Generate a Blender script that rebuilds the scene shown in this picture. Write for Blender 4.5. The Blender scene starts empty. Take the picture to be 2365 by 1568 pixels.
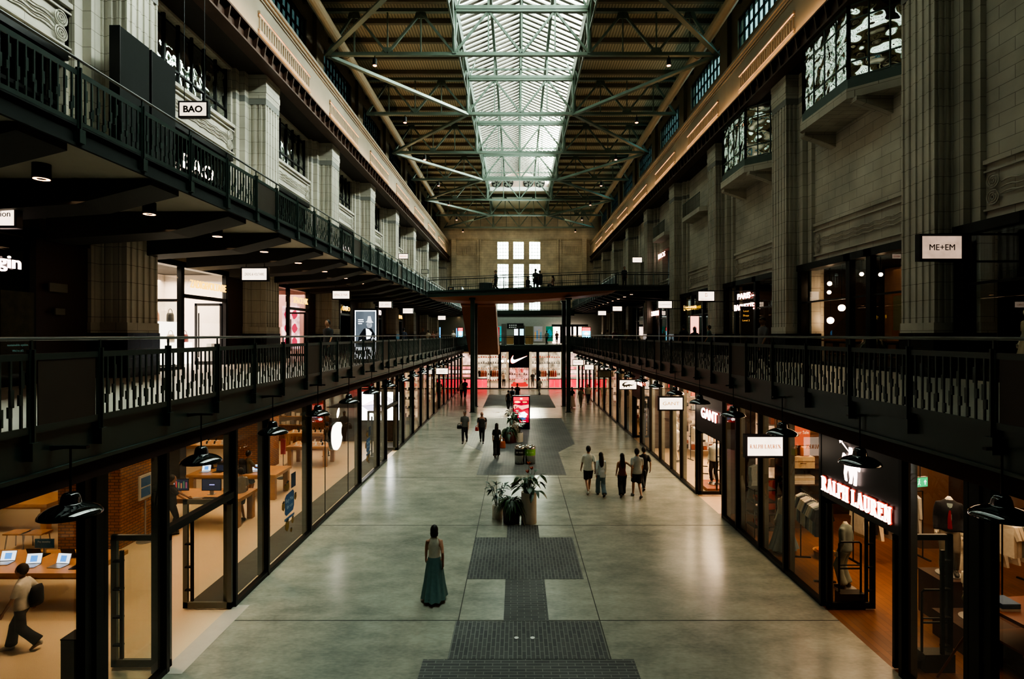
import bpy, bmesh, math, random
from mathutils import Vector, Matrix
SC = bpy.context.scene
COL = SC.collection
DG = bpy.context.evaluated_depsgraph_get
rnd = random.Random(7)
PI = math.pi
F, VX, VY, H = 1280.0, 1195.0, 773.0, 6.0
CEN = 0.255            # hall axis
BAY = 8.7
XL, XR = -6.24, 6.75   # ground shopfronts
WL, WR = -12.25, 12.8  # recessed wall planes
PL, PR = -11.1, 11.85  # pilaster faces
MID = 4.78             # middle gallery floor
UPL, UPR = 9.28, 9.8   # upper gallery floors
ORD = ['nearest the camera', 'second from the camera', 'third from the camera', 'fourth from the camera', 'fifth from the camera',
       'sixth from the camera', 'seventh from the camera', 'eighth from the camera', 'ninth from the camera', 'tenth from the camera',
       'eleventh from the camera', 'twelfth from the camera', 'thirteenth from the camera', 'fourteenth from the camera',
       'fifteenth from the camera', 'sixteenth from the camera', 'seventeenth from the camera', 'eighteenth from the camera',
       'nineteenth from the camera', 'twentieth from the camera', 'twenty-first from the camera', 'twenty-second from the camera']

def at(px, py, z=0.0):
    d = F * (H - z) / (py - VY)
    return Vector(((px - VX) / F * d, d, z))

def atd(px, py, d):
    return Vector(((px - VX) / F * d, d, H - (py - VY) / F * d))

# ------------------------------------------------------------------ materials
MATS = {}
def newmat(name):
    m = bpy.data.materials.new(name)
    m.use_nodes = True
    nt = m.node_tree
    nt.nodes.clear()
    out = nt.nodes.new('ShaderNodeOutputMaterial')
    MATS[name] = m
    return m, nt, out

def nd(nt, t, **kw):
    n = nt.nodes.new(t)
    for k, v in kw.items():
        if k in n.inputs.keys():
            n.inputs[k].default_value = v
        else:
            setattr(n, k, v)
    return n

def mth(nt, op, a, b=None):
    n = nt.nodes.new('ShaderNodeMath'); n.operation = op
    for i, x in enumerate((a, b)):
        if x is None: continue
        if isinstance(x, (int, float)): n.inputs[i].default_value = x
        else: nt.links.new(x, n.inputs[i])
    return n.outputs[0]

def c4(c): return (c[0], c[1], c[2], 1.0)

def mat(name, c, rough=0.6, metal=0.0, em=None, es=0.0, var=0.12, scale=4.0, bump=0.0, coat=0.0):
    if name in MATS: return MATS[name]
    m, nt, out = newmat(name)
    p = nd(nt, 'ShaderNodeBsdfPrincipled')
    p.inputs['Roughness'].default_value = rough
    p.inputs['Metallic'].default_value = metal
    p.inputs['Coat Weight'].default_value = coat
    geo = nd(nt, 'ShaderNodeNewGeometry')
    no = nd(nt, 'ShaderNodeTexNoise'); no.inputs['Scale'].default_value = scale; no.inputs['Detail'].default_value = 4
    nt.links.new(geo.outputs['Position'], no.inputs['Vector'])
    rmp = nd(nt, 'ShaderNodeMix'); rmp.data_type = 'RGBA'
    rmp.inputs[6].default_value = c4([x * (1 - var) for x in c])
    rmp.inputs[7].default_value = c4([min(1, x * (1 + var)) for x in c])
    nt.links.new(no.outputs['Fac'], rmp.inputs[0])
    nt.links.new(rmp.outputs[2], p.inputs['Base Color'])
    if bump:
        b = nd(nt, 'ShaderNodeBump'); b.inputs['Strength'].default_value = bump; b.inputs['Distance'].default_value = 0.02
        nt.links.new(no.outputs['Fac'], b.inputs['Height']); nt.links.new(b.outputs[0], p.inputs['Normal'])
    if em:
        p.inputs['Emission Color'].default_value = c4(em)
        p.inputs['Emission Strength'].default_value = es
    nt.links.new(p.outputs[0], out.inputs[0])
    return m

def wall_uv(nt):
    """metric (u, v) on any axis-aligned face, from world position"""
    g = nd(nt, 'ShaderNodeNewGeometry')
    sp = nd(nt, 'ShaderNodeSeparateXYZ'); nt.links.new(g.outputs['Position'], sp.inputs[0])
    sn = nd(nt, 'ShaderNodeSeparateXYZ'); nt.links.new(g.outputs['True Normal'], sn.inputs[0])
    sx = mth(nt, 'GREATER_THAN', mth(nt, 'ABSOLUTE', sn.outputs[0]), 0.6)
    sz = mth(nt, 'GREATER_THAN', mth(nt, 'ABSOLUTE', sn.outputs[2]), 0.6)
    def pick(a, b, s):
        mx = nt.nodes.new('ShaderNodeMix'); mx.data_type = 'FLOAT'
        nt.links.new(s, mx.inputs[0]); nt.links.new(a, mx.inputs[2]); nt.links.new(b, mx.inputs[3])
        return mx.outputs[0]
    u = pick(sp.outputs[0], sp.outputs[1], sx)
    v = pick(sp.outputs[2], sp.outputs[1], sz)
    cb = nd(nt, 'ShaderNodeCombineXYZ')
    nt.links.new(u, cb.inputs[0]); nt.links.new(v, cb.inputs[1])
    return cb.outputs[0], g

def brick(name, c1, c2, cm, w, h, mortar=0.01, rough=0.7, offset=0.5, rot=False, bump=0.3, stain=0.25, nscale=0.6):
    m, nt, out = newmat(name)
    uv, g = wall_uv(nt)
    if rot:
        mp = nd(nt, 'ShaderNodeMapping'); mp.inputs['Rotation'].default_value = (0, 0, PI / 2)
        nt.links.new(uv, mp.inputs[0]); uv = mp.outputs[0]
    b = nd(nt, 'ShaderNodeTexBrick'); b.offset = offset
    b.inputs['Color1'].default_value = c4(c1); b.inputs['Color2'].default_value = c4(c2); b.inputs['Mortar'].default_value = c4(cm)
    b.inputs['Scale'].default_value = 1; b.inputs['Mortar Size'].default_value = mortar
    b.inputs['Brick Width'].default_value = w; b.inputs['Row Height'].default_value = h; b.inputs['Mortar Smooth'].default_value = 0.1
    nt.links.new(uv, b.inputs['Vector'])
    no = nd(nt, 'ShaderNodeTexNoise'); no.inputs['Scale'].default_value = nscale; no.inputs['Detail'].default_value = 6
    nt.links.new(g.outputs['Position'], no.inputs['Vector'])
    mx = nd(nt, 'ShaderNodeMix'); mx.data_type = 'RGBA'; mx.blend_type = 'MULTIPLY'; mx.inputs[0].default_value = 1
    mr = nd(nt, 'ShaderNodeMapRange'); mr.inputs['To Min'].default_value = 1 - stain; mr.inputs['To Max'].default_value = 1 + stain
    mr.inputs['From Min'].default_value = 0.3; mr.inputs['From Max'].default_value = 0.7
    nt.links.new(no.outputs['Fac'], mr.inputs[0])
    nt.links.new(b.outputs['Color'], mx.inputs[6]); nt.links.new(mr.outputs[0], mx.inputs[7])
    p = nd(nt, 'ShaderNodeBsdfPrincipled'); p.inputs['Roughness'].default_value = rough
    nt.links.new(mx.outputs[2], p.inputs['Base Color'])
    if bump:
        bp = nd(nt, 'ShaderNodeBump'); bp.invert = True; bp.inputs['Strength'].default_value = bump; bp.inputs['Distance'].default_value = 0.01
        nt.links.new(b.outputs['Fac'], bp.inputs['Height']); nt.links.new(bp.outputs[0], p.inputs['Normal'])
    nt.links.new(p.outputs[0], out.inputs[0])
    return m

def emit(name, c, s, var=0.0, scale=3.0):
    if name in MATS: return MATS[name]
    m, nt, out = newmat(name)
    e = nd(nt, 'ShaderNodeEmission'); e.inputs['Strength'].default_value = s
    e.inputs['Color'].default_value = c4(c)
    if var:
        g = nd(nt, 'ShaderNodeNewGeometry')
        no = nd(nt, 'ShaderNodeTexNoise'); no.inputs['Scale'].default_value = scale
        nt.links.new(g.outputs['Position'], no.inputs['Vector'])
        mx = nd(nt, 'ShaderNodeMix'); mx.data_type = 'RGBA'
        mx.inputs[6].default_value = c4([x * (1 - var) for x in c]); mx.inputs[7].default_value = c4(c)
        mr = nd(nt, 'ShaderNodeMapRange'); mr.inputs['From Min'].default_value = 0.35; mr.inputs['From Max'].default_value = 0.65
        nt.links.new(no.outputs['Fac'], mr.inputs[0]); nt.links.new(mr.outputs[0], mx.inputs[0])
        nt.links.new(mx.outputs[2], e.inputs['Color'])
    nt.links.new(e.outputs[0], out.inputs[0])
    return m

def glass(name, tint=(0.9, 0.95, 0.92), base=0.05, graze=0.75, pw=4.0, wavy=0.0, wscale=1.0, gcol=(1, 1, 1)):
    m, nt, out = newmat(name)
    tr = nd(nt, 'ShaderNodeBsdfTransparent'); tr.inputs[0].default_value = c4(tint)
    gl = nd(nt, 'ShaderNodeBsdfGlossy'); gl.inputs['Roughness'].default_value = 0.01; gl.inputs['Color'].default_value = c4(gcol)
    lw = nd(nt, 'ShaderNodeLayerWeight'); lw.inputs['Blend'].default_value = 0.5
    f = mth(nt, 'POWER', lw.outputs['Facing'], pw)
    f = mth(nt, 'ADD', mth(nt, 'MULTIPLY', f, graze), base)
    mx = nd(nt, 'ShaderNodeMixShader')
    nt.links.new(f, mx.inputs[0]); nt.links.new(tr.outputs[0], mx.inputs[1]); nt.links.new(gl.outputs[0], mx.inputs[2])
    if wavy:
        g = nd(nt, 'ShaderNodeNewGeometry')
        no = nd(nt, 'ShaderNodeTexNoise'); no.inputs['Scale'].default_value = wscale; no.inputs['Detail'].default_value = 1
        nt.links.new(g.outputs['Position'], no.inputs['Vector'])
        b = nd(nt, 'ShaderNodeBump'); b.inputs['Strength'].default_value = 1.0; b.inputs['Distance'].default_value = wavy
        nt.links.new(no.outputs['Fac'], b.inputs['Height']); nt.links.new(b.outputs[0], gl.inputs['Normal'])
    nt.links.new(mx.outputs[0], out.inputs[0])
    return m

# ------------------------------------------------------------------ mesh builder
class MB:
    def __init__(s): s.v = []; s.f = []
    def add(s, vs, fs):
        n = len(s.v); s.v += [tuple(v) for v in vs]; s.f += [tuple(i + n for i in f) for f in fs]; return s
    def box(s, x0, x1, y0, y1, z0, z1):
        if x0 > x1: x0, x1 = x1, x0
        if y0 > y1: y0, y1 = y1, y0
        if z0 > z1: z0, z1 = z1, z0
        return s.add([(x, y, z) for z in (z0, z1) for y in (y0, y1) for x in (x0, x1)],
              [(0, 2, 3, 1), (4, 5, 7, 6), (0, 1, 5, 4), (2, 6, 7, 3), (0, 4, 6, 2), (1, 3, 7, 5)])
    def quad(s, a, b, c, d): return s.add([a, b, c, d], [(0, 1, 2, 3)])
    def bar(s, p, q, w, h=None, up=(0, 0, 1)):
        h = h or w; p = Vector(p); q = Vector(q); d = (q - p).normalized(); u = Vector(up)
        if abs(d.dot(u)) > 0.98: u = Vector((1, 0, 0)) if abs(d.x) < 0.9 else Vector((0, 1, 0))
        a = d.cross(u).normalized(); b = a.cross(d).normalized()
        a *= w / 2; b *= h / 2
        vs = [p - a - b, p + a - b, p + a + b, p - a + b, q - a - b, q + a - b, q + a + b, q - a + b]
        return s.add(vs, [(0, 1, 2, 3), (7, 6, 5, 4), (0, 4, 5, 1), (1, 5, 6, 2), (2, 6, 7, 3), (3, 7, 4, 0)])
    def limb(s, pts, rad, n=10, cap=True):
        """swept rings; rad entries are r or (r_side, r_front)"""
        pts = [Vector(p) for p in pts]; rings = []
        for i, p in enumerate(pts):
            d = (pts[min(i + 1, len(pts) - 1)] - pts[max(i - 1, 0)]).normalized()
            ref = Vector((0, 1, 0)) if abs(d.y) < 0.8 else Vector((0, 0, 1))
            a = d.cross(ref).normalized(); b = a.cross(d).normalized()
            r = rad[i] if isinstance(rad[i], tuple) else (rad[i], rad[i])
            rings.append([p + a * (r[0] * math.cos(2 * PI * k / n)) + b * (r[1] * math.sin(2 * PI * k / n)) for k in range(n)])
        vs = [v for r in rings for v in r]; fs = []
        for i in range(len(rings) - 1):
            for k in range(n):
                k2 = (k + 1) % n
                fs.append((i * n + k, i * n + k2, (i + 1) * n + k2, (i + 1) * n + k))
        if cap:
            fs.append(tuple(reversed(range(n)))); fs.append(tuple((len(rings) - 1) * n + k for k in range(n)))
        return s.add(vs, fs)
    def tube(s, p, q, r, r2=None, n=8): return s.limb([p, q], [r, r if r2 is None else r2], n)
    def lathe(s, prof, c=(0, 0, 0), n=20, close=False):
        vs = []; fs = []; m = len(prof)
        for r, z in prof:
            for k in range(n):
                t = 2 * PI * k / n; vs.append((c[0] + r * math.cos(t), c[1] + r * math.sin(t), c[2] + z))
        for i in range(m - 1):
            for k in range(n):
                k2 = (k + 1) % n; fs.append((i * n + k, i * n + k2, (i + 1) * n + k2, (i + 1) * n + k))
        if close:
            fs.append(tuple(reversed(range(n)))); fs.append(tuple((m - 1) * n + k for k in range(n)))
        return s.add(vs, fs)
    def ball(s, c, rx, ry=None, rz=None, n=10, m=7):
        ry = ry or rx; rz = rz or rx; vs = [(c[0], c[1], c[2] - rz)]; fs = []
        for i in range(1, m):
            t = PI * i / m
            for k in range(n):
                a = 2 * PI * k / n
                vs.append((c[0] + rx * math.sin(t) * math.cos(a), c[1] + ry * math.sin(t) * math.sin(a), c[2] - rz * math.cos(t)))
        vs.append((c[0], c[1], c[2] + rz))
        for k in range(n):
            k2 = (k + 1) % n
            fs.append((0, 1 + k2, 1 + k))
            for i in range(m - 2):
                fs.append((1 + i * n + k, 1 + i * n + k2, 1 + (i + 1) * n + k2, 1 + (i + 1) * n + k))
            fs.append((len(vs) - 1, 1 + (m - 2) * n + k, 1 + (m - 2) * n + k2))
        return s.add(vs, fs)
    def prism(s, poly, a, b, ax='y'):
        """polygon in the plane across axis ax, extruded a..b ; poly coords: x->(y,z) y->(x,z) z->(x,y)"""
        def P(u, v, t): return {'x': (t, u, v), 'y': (u, t, v), 'z': (u, v, t)}[ax]
        n = len(poly)
        vs = [P(u, v, a) for u, v in poly] + [P(u, v, b) for u, v in poly]
        fs = [tuple(range(n)), tuple(reversed(range(n, 2 * n)))]
        for i in range(n):
            j = (i + 1) % n; fs.append((i, i + n, j + n, j))
        return s.add(vs, fs)
    def xf(s, M):
        s.v = [tuple(M @ Vector(v)) for v in s.v]; return s
    def mesh(s, name, m, smooth=False):
        me = bpy.data.meshes.new(name)
        me.from_pydata(s.v, [], s.f)
        bm = bmesh.new(); bm.from_mesh(me); bmesh.ops.recalc_face_normals(bm, faces=bm.faces); bm.to_mesh(me); bm.free()
        if smooth: me.polygons.foreach_set('use_smooth', [True] * len(me.polygons))
        me.materials.append(m)
        return me
    def build(s, name, m, parent=None, smooth=False, recenter=True):
        loc = None
        if parent is None and recenter and s.v:
            xs = [v[0] for v in s.v]; ys = [v[1] for v in s.v]; zs = [v[2] for v in s.v]
            loc = Vector(((min(xs) + max(xs)) / 2, (min(ys) + max(ys)) / 2, min(zs)))
            s.v = [tuple(Vector(v) - loc) for v in s.v]
        return link(name, s.mesh(name, m, smooth), parent, loc)

def link(name, data, parent=None, loc=None):
    o = bpy.data.objects.new(name, data); COL.objects.link(o)
    if parent is not None: o.parent = parent
    if loc is not None: o.location = loc
    return o

def tag(o, label, cat, group=None, kind=None):
    if label: o['label'] = label
    if cat: o['category'] = cat
    if group: o['group'] = group
    if kind: o['kind'] = kind
    return o

def thing(name, label, cat, loc=(0, 0, 0), rz=0.0, group=None):
    o = bpy.data.objects.new(name, None); COL.objects.link(o)
    o.empty_display_size = 0.1
    o.location = loc; o.rotation_euler = (0, 0, rz)
    return tag(o, label, cat, group)

def struct(name, mb, m, parent=None, smooth=False):
    o = mb.build(name, m, parent, smooth)
    if parent is None: o['kind'] = 'structure'
    return o

def sroot(name, loc=(0, 0, 0)):
    o = bpy.data.objects.new(name, None); COL.objects.link(o); o.location = loc; o['kind'] = 'structure'
    return o

def kids(o): return [c for c in COL.objects if c.parent == o]
def tree(root):
    out = []
    for c in root.children:
        out.append((c, tree(c)))
    return out
def dup(root, loc, label, rz=None, group=None, T=None):
    """a copy of a thing, of its parts and of their sub-parts"""
    r = root.copy(); COL.objects.link(r); r.location = loc
    if rz is not None: r.rotation_euler = (0, 0, rz)
    r['label'] = label
    if group: r['group'] = group
    def rec(src, dst):
        for c, sub in src:
            k = c.copy(); COL.objects.link(k); k.parent = dst
            rec(sub, k)
    rec(T if T is not None else tree(root), r)
    return r

# text -> mesh (built-in font)
TXT = {}
def text_mesh(s, size, depth=0.02, bold=0.0, wide=1.0, spacing=1.0):
    cu = bpy.data.curves.new('lettering', 'FONT'); cu.body = s; cu.size = size; cu.extrude = depth / 2
    cu.offset = bold; cu.align_x = 'CENTER'; cu.align_y = 'CENTER'; cu.space_character = spacing; cu.resolution_u = 3
    o = bpy.data.objects.new('tmp_text', cu); COL.objects.link(o)
    bpy.context.view_layer.update()
    me = bpy.data.meshes.new_from_object(o.evaluated_get(DG()))
    bpy.data.objects.remove(o); bpy.data.curves.remove(cu)
    vs = [Vector(v.co) for v in me.vertices]; fs = [tuple(p.vertices) for p in me.polygons]
    bpy.data.meshes.remove(me)
    if vs:
        cx = (min(v.x for v in vs) + max(v.x for v in vs)) / 2; cy = (min(v.y for v in vs) + max(v.y for v in vs)) / 2
        for v in vs: v.x = (v.x - cx) * wide; v.y -= cy
    return vs, fs
FACE = {'cam': ((1, 0, 0), (0, 0, 1), (0, -1, 0)), 'right': ((0, -1, 0), (0, 0, 1), (-1, 0, 0)), 'left': ((0, 1, 0), (0, 0, 1), (1, 0, 0))}
def place2d(vs, face, c):
    a, b, n = (Vector(t) for t in FACE[face]); c = Vector(c)
    return [c + a * v[0] + b * v[1] + n * (v[2] if len(v) > 2 else 0) for v in vs]
def lettering(s, size, face, c, m, parent=None, name='lettering', fit=None, **kw):
    vs, fs = text_mesh(s, size, **kw)
    if fit and vs:
        w = max(v.x for v in vs) - min(v.x for v in vs)
        for v in vs: v.x *= fit / w
    mb = MB(); mb.add(place2d(vs, face, c), fs)
    return mb.build(name, m, parent)
def flat(poly, face, c, depth=0.02):
    """extruded flat outline, centred at c, facing the hall or the camera"""
    n = len(poly)
    vs = place2d([(u, v, depth / 2) for u, v in poly] + [(u, v, -depth / 2) for u, v in poly], face, c)
    fs = [tuple(range(n)), tuple(reversed(range(n, 2 * n)))] + [(i, (i + 1) % n, (i + 1) % n + n, i + n) for i in range(n)]
    return MB().add(vs, fs)
def area(name, loc, sx, sy, power, c, rot=(0, 0, 0), spread=PI):
    l = bpy.data.lights.new(name, 'AREA'); l.shape = 'RECTANGLE'; l.size = sx; l.size_y = sy; l.energy = power; l.color = c; l.spread = spread
    o = bpy.data.objects.new(name, l); COL.objects.link(o); o.location = loc; o.rotation_euler = rot
    return o
def spot(name, loc, power, c, ang=1.6, blend=.6, rot=(0, 0, 0), r=.08):
    l = bpy.data.lights.new(name, 'SPOT'); l.energy = power; l.color = c; l.spot_size = ang; l.spot_blend = blend; l.shadow_soft_size = r
    o = bpy.data.objects.new(name, l); COL.objects.link(o); o.location = loc; o.rotation_euler = rot
    return o
# ------------------------------------------------------------------ palette
stone = brick('pale_stone_blocks', (.50, .47, .40), (.46, .43, .36), (.22, .20, .16), 0.95, 0.36, 0.008, 0.75)
tile = brick('fluted_stone_tile', (.52, .49, .42), (.48, .45, .38), (.20, .18, .14), 0.42, 0.5, 0.008, 0.6, offset=0.0, stain=0.15)
blacktile = brick('black_glazed_tile', (.012, .013, .013), (.016, .017, .016), (.05, .045, .035), 0.55, 0.28, 0.008, 0.25, bump=0.2)
orange_brick = brick('orange_brick', (.42, .19, .08), (.34, .15, .065), (.16, .09, .05), 0.23, 0.085, 0.012, 0.8)
paver_a = brick('dark_brick_pavers', (.066, .071, .072), (.095, .099, .096), (.17, .175, .16), 0.30, 0.085, 0.009, 0.75, stain=0.2, bump=0.15)
paver_b = brick('dark_brick_pavers_turned', (.066, .071, .072), (.095, .099, .096), (.17, .175, .16), 0.30, 0.085, 0.009, 0.75, rot=True, stain=0.2, bump=0.15)
wood_floor = brick('brown_floor_boards', (.20, .085, .035), (.15, .065, .028), (.06, .025, .01), 1.4, 0.14, 0.004, 0.35, rot=True, bump=0.05)
gal_floor = mat('gallery_floor_stone', (.42, .40, .34), .45, var=.1, scale=2)
cream_floor = mat('cream_shop_floor', (.62, .50, .34), .35, var=.12, scale=60)
green_steel = mat('dark_green_painted_steel', (.034, .055, .047), .38, .3, var=.2, scale=3)
truss_paint = mat('grey_green_truss_paint', (.15, .20, .165), .38, .35, var=.15, scale=2)
truss_dark = mat('dark_purlin_paint', (.17, .15, .10), .5, .1, var=.15)
girder_brown = mat('red_brown_riveted_steel', (.085, .045, .032), .5, .3, var=.25, scale=2)
fascia_brown = mat('red_brown_fascia', (.045, .018, .012), .9, .0, var=.15)
beam_dark = mat('near_black_green_beam_paint', (.012, .017, .015), .95, .0, var=.2)
black_frame = mat('black_metal_frame', (.012, .013, .013), .35, .4, var=.15)
grey_frame = mat('bronze_grey_metal_frame', (.15, .15, .125), .4, .2, var=.12)
black_panel = mat('black_fascia_panel', (.011, .011, .011), .4, var=.1)
brown_panel = mat('dark_brown_panel', (.05, .022, .014), .45, var=.15)
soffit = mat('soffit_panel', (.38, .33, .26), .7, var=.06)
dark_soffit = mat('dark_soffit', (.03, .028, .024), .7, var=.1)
cream_wall = mat('cream_plaster', (.62, .55, .43), .7, var=.06)
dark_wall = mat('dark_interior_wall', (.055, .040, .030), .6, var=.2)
warm_white = mat('white_shop_wall', (.78, .70, .62), .6, var=.04)
parapet_stone = mat('plain_parapet_stone', (.34, .29, .22), .7, var=.15, scale=1.2)
pipe_paint = mat('buff_pipe_paint', (.40, .33, .22), .4, var=.1)
pane = glass('clear_shop_glass', (.86, .90, .86), 0.045, 0.8, 4.0)
rail_glass = glass('clear_glass', (.8, .86, .82), 0.08, 0.7, 3.0)
wavy = glass('wavy_old_glass', (.04, .05, .05), 0.80, 0.2, 2.0, wavy=0.13, wscale=1.5, gcol=(.95, 1, .97))
sky_pane = glass('roof_glass', (.97, .985, .97), 0.05, 0.9, 1.6)
halo_white = emit('white_sign_light', (1, .86, .70), 9.0)

# polished concrete
def concrete():
    m, nt, out = newmat('polished_concrete')
    g = nd(nt, 'ShaderNodeNewGeometry')
    n1 = nd(nt, 'ShaderNodeTexNoise'); n1.inputs['Scale'].default_value = .45; n1.inputs['Detail'].default_value = 8; n1.inputs['Roughness'].default_value = .62
    mp = nd(nt, 'ShaderNodeMapping'); mp.inputs['Scale'].default_value = (1, 2.2, 1)
    n2 = nd(nt, 'ShaderNodeTexNoise'); n2.inputs['Scale'].default_value = 1.1; n2.inputs['Detail'].default_value = 9; n2.inputs['Roughness'].default_value = .58
    nt.links.new(g.outputs['Position'], n1.inputs['Vector']); nt.links.new(g.outputs['Position'], mp.inputs[0]); nt.links.new(mp.outputs[0], n2.inputs['Vector'])
    n3 = nd(nt, 'ShaderNodeTexNoise'); n3.inputs['Scale'].default_value = 9; n3.inputs['Detail'].default_value = 6; nt.links.new(mp.outputs[0], n3.inputs['Vector'])
    s = mth(nt, 'ADD', mth(nt, 'ADD', mth(nt, 'MULTIPLY', n1.outputs['Fac'], .45), mth(nt, 'MULTIPLY', n2.outputs['Fac'], .35)), mth(nt, 'MULTIPLY', n3.outputs['Fac'], .2))
    cr = nd(nt, 'ShaderNodeValToRGB')
    e = cr.color_ramp.elements
    e[0].position = .28; e[0].color = (.115, .125, .108, 1); e[1].position = .72; e[1].color = (.46, .455, .375, 1)
    nt.links.new(s, cr.inputs[0])
    p = nd(nt, 'ShaderNodeBsdfPrincipled')
    nt.links.new(cr.outputs[0], p.inputs['Base Color'])
    p.inputs['Roughness'].default_value = .24
    p.inputs['Specular IOR Level'].default_value = .55
    nt.links.new(p.outputs[0], out.inputs[0])
    return m
concrete_m = concrete()

def corrugated():
    m, nt, out = newmat('corrugated_roof_deck')
    g = nd(nt, 'ShaderNodeNewGeometry')
    w = nd(nt, 'ShaderNodeTexWave'); w.bands_direction = 'X'; w.inputs['Scale'].default_value = 1.7; w.inputs['Distortion'].default_value = 0
    nt.links.new(g.outputs['Position'], w.inputs['Vector'])
    mx = nd(nt, 'ShaderNodeMix'); mx.data_type = 'RGBA'
    mx.inputs[6].default_value = (.27, .24, .16, 1); mx.inputs[7].default_value = (.58, .51, .35, 1)
    nt.links.new(w.outputs['Fac'], mx.inputs[0])
    p = nd(nt, 'ShaderNodeBsdfPrincipled'); p.inputs['Roughness'].default_value = .6
    nt.links.new(mx.outputs[2], p.inputs['Base Color']); nt.links.new(p.outputs[0], out.inputs[0])
    return m
deck_m = corrugated()

# ------------------------------------------------------------------ floors
Y0, Y1, YE = -18.0, 61.4, 87.0
struct('floor', MB().box(XL, XR, Y0, Y1, -.2, 0), concrete_m)
j = MB()
for k in range(1, 11): j.box(XL, XR, 5.82 * k - .012, 5.82 * k + .012, 0, .003)
for x in (-1.24, 1.73):
    j.box(x - .01, x + .01, Y0, Y1, 0, .003)
struct('floor_joints', j, mat('floor_joint_filler', (.05, .05, .045), .8))
def pave(poly, m, z=.006):
    mb = MB(); mb.prism(poly, .001, z, 'z'); return struct('floor_paving', mb, m)
def rect(x0, x1, y0, y1): return [(x0, y0), (x1, y0), (x1, y1), (x0, y1)]
pave(rect(-1.74, 2.15, 6.0, 10.24), paver_a)
pave(rect(-1.29, 1.71, 10.25, 11.6), paver_b)
pave(rect(-.29, .66, 11.61, 13.6), paver_a)
pave(rect(-1.24, 1.63, 13.61, 16.4), paver_b)
pave(rect(-.31, .65, 16.41, 17.45), paver_b)
pave([(-1.75, 23.7), (2.1, 23.7), (2.1, 28.3), (3.17, 30.5), (3.17, 39.9), (-2.84, 39.9), (-2.84, 30.5), (-1.75, 28.3)], paver_a)
pave(rect(-2.85, 3.15, 45.5, 55.5), paver_a)
sp = MB()
for x in (-.02, .30): sp.lathe([(.045, .0), (.045, .012), (0, .014)], (x, 10.95, .006), 12)
struct('floor_boxes', sp, mat('brushed_steel_cap', (.45, .45, .42), .3, .9))
struct('floor_left_shops', MB().box(-22, XL, Y0, 37, -.2, -.001), cream_floor)
struct('floor_left_far_shops', MB().box(-16, XL, 37, Y1, -.2, -.001), mat('grey_shop_floor', (.30, .27, .22), .3))
struct('floor_right_shop', MB().box(XR, 16, Y0, 18.6, -.2, -.001), wood_floor)
struct('floor_right_far_shops', MB().box(XR, 16, 18.6, Y1, -.2, -.001), mat('honey_shop_floor', (.50, .36, .23), .35))
struct('floor_end_shop', MB().box(-16, 16, Y1, 80, -.2, -.001), mat('pale_end_floor', (.55, .46, .38), .25))
# door mats let into the left shop floor
struct('trim_1', MB().box(XL - 1.1, XL - .25, 12.4, 31, 0, .004), mat('dark_entrance_strip', (.07, .065, .055), .8))
struct('trim_2', MB().box(XL - .9, XL - .2, 9.0, 9.65, 0, .006), MATS['dark_entrance_strip'])
struct('trim_3', MB().box(XL - .1, XL + .3, 9.8, 12.3, 0, .004), mat('pale_threshold', (.45, .42, .36), .4))

# ------------------------------------------------------------------ middle galleries
EL, ER = -5.9, 6.1      # gallery edges
struct('floor_left_gallery', MB().box(-22, EL - .1, Y0, YE, 4.3, MID), gal_floor)
struct('floor_right_gallery', MB().box(ER + .1, 17, Y0, YE, 4.3, MID), gal_floor)
struct('floor_end_gallery', MB().box(EL, ER, 61, YE, 4.35, MID), gal_floor)
for nm, x, sg in (('beam_left', EL, -1), ('beam_right', ER, 1)):
    mb = MB()
    mb.box(x, x + .10 * sg, Y0, 61, 4.26, MID + .07)          # edge channel
    mb.box(x, x - .05 * sg, Y0, 61, MID + .02, MID + .07)
    mb.box(x, x - .05 * sg, Y0, 61, 4.26, 4.31)
    struct(nm, mb, green_steel)
    mb = MB(); mb.box(x + .02 * sg, x + .50 * sg, Y0, 61.2, 4.0, 4.25)
    struct('lintel_' + nm[5:], mb, fascia_brown)
mb = MB(); mb.box(EL, ER, 60.8, 61, 4.32, MID + .06)
struct('beam_end', mb, green_steel)
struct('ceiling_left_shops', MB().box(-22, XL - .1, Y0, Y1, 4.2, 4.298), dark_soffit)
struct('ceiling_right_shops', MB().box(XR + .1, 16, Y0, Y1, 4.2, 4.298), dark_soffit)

# ------------------------------------------------------------------ pilasters
def pil_profile(wall, sg, y0, w, proud, flutes=True):
    """outline (x, y) of a stepped, fluted pilaster; sg=-1 left, +1 right"""
    P = lambda p, y: (wall - sg * p, y)
    pts = [P(-.25, y0 - .62), P(.16, y0 - .62), P(.16, y0 - .34), P(.40, y0 - .34), P(.40, y0)]
    def run(a, b, n, nrm, g=.045):
        out = []
        if not flutes: return [a, b]
        ax, ay = a; bx, by = b
        L = math.hypot(bx - ax, by - ay); dx, dy = (bx - ax) / L, (by - ay) / L
        nx, ny = nrm
        out.append(a)
        s = L / n
        for i in range(n):
            p0, p1 = s * (i + .22), s * (i + .78)
            for t, d in ((p0, 0), (p0 + .01, g), (p1 - .01, g), (p1, 0)):
                out.append((ax + dx * t + nx * d, ay + dy * t + ny * d))
        out.append(b)
        return out
    pts += run(P(.40, y0), P(proud, y0), 3, (0, 1))[1:]
    pts += run(P(proud, y0), P(proud, y0 + w), 5, (sg, 0))[1:]
    pts += [P(.40, y0 + w), P(.40, y0 + w + .34), P(.16, y0 + w + .34), P(.16, y0 + w + .62), P(-.25, y0 + w + .62)]
    return pts
PW = 1.35
COLY = [15.75 + BAY * k for k in range(0, 9)]
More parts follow.
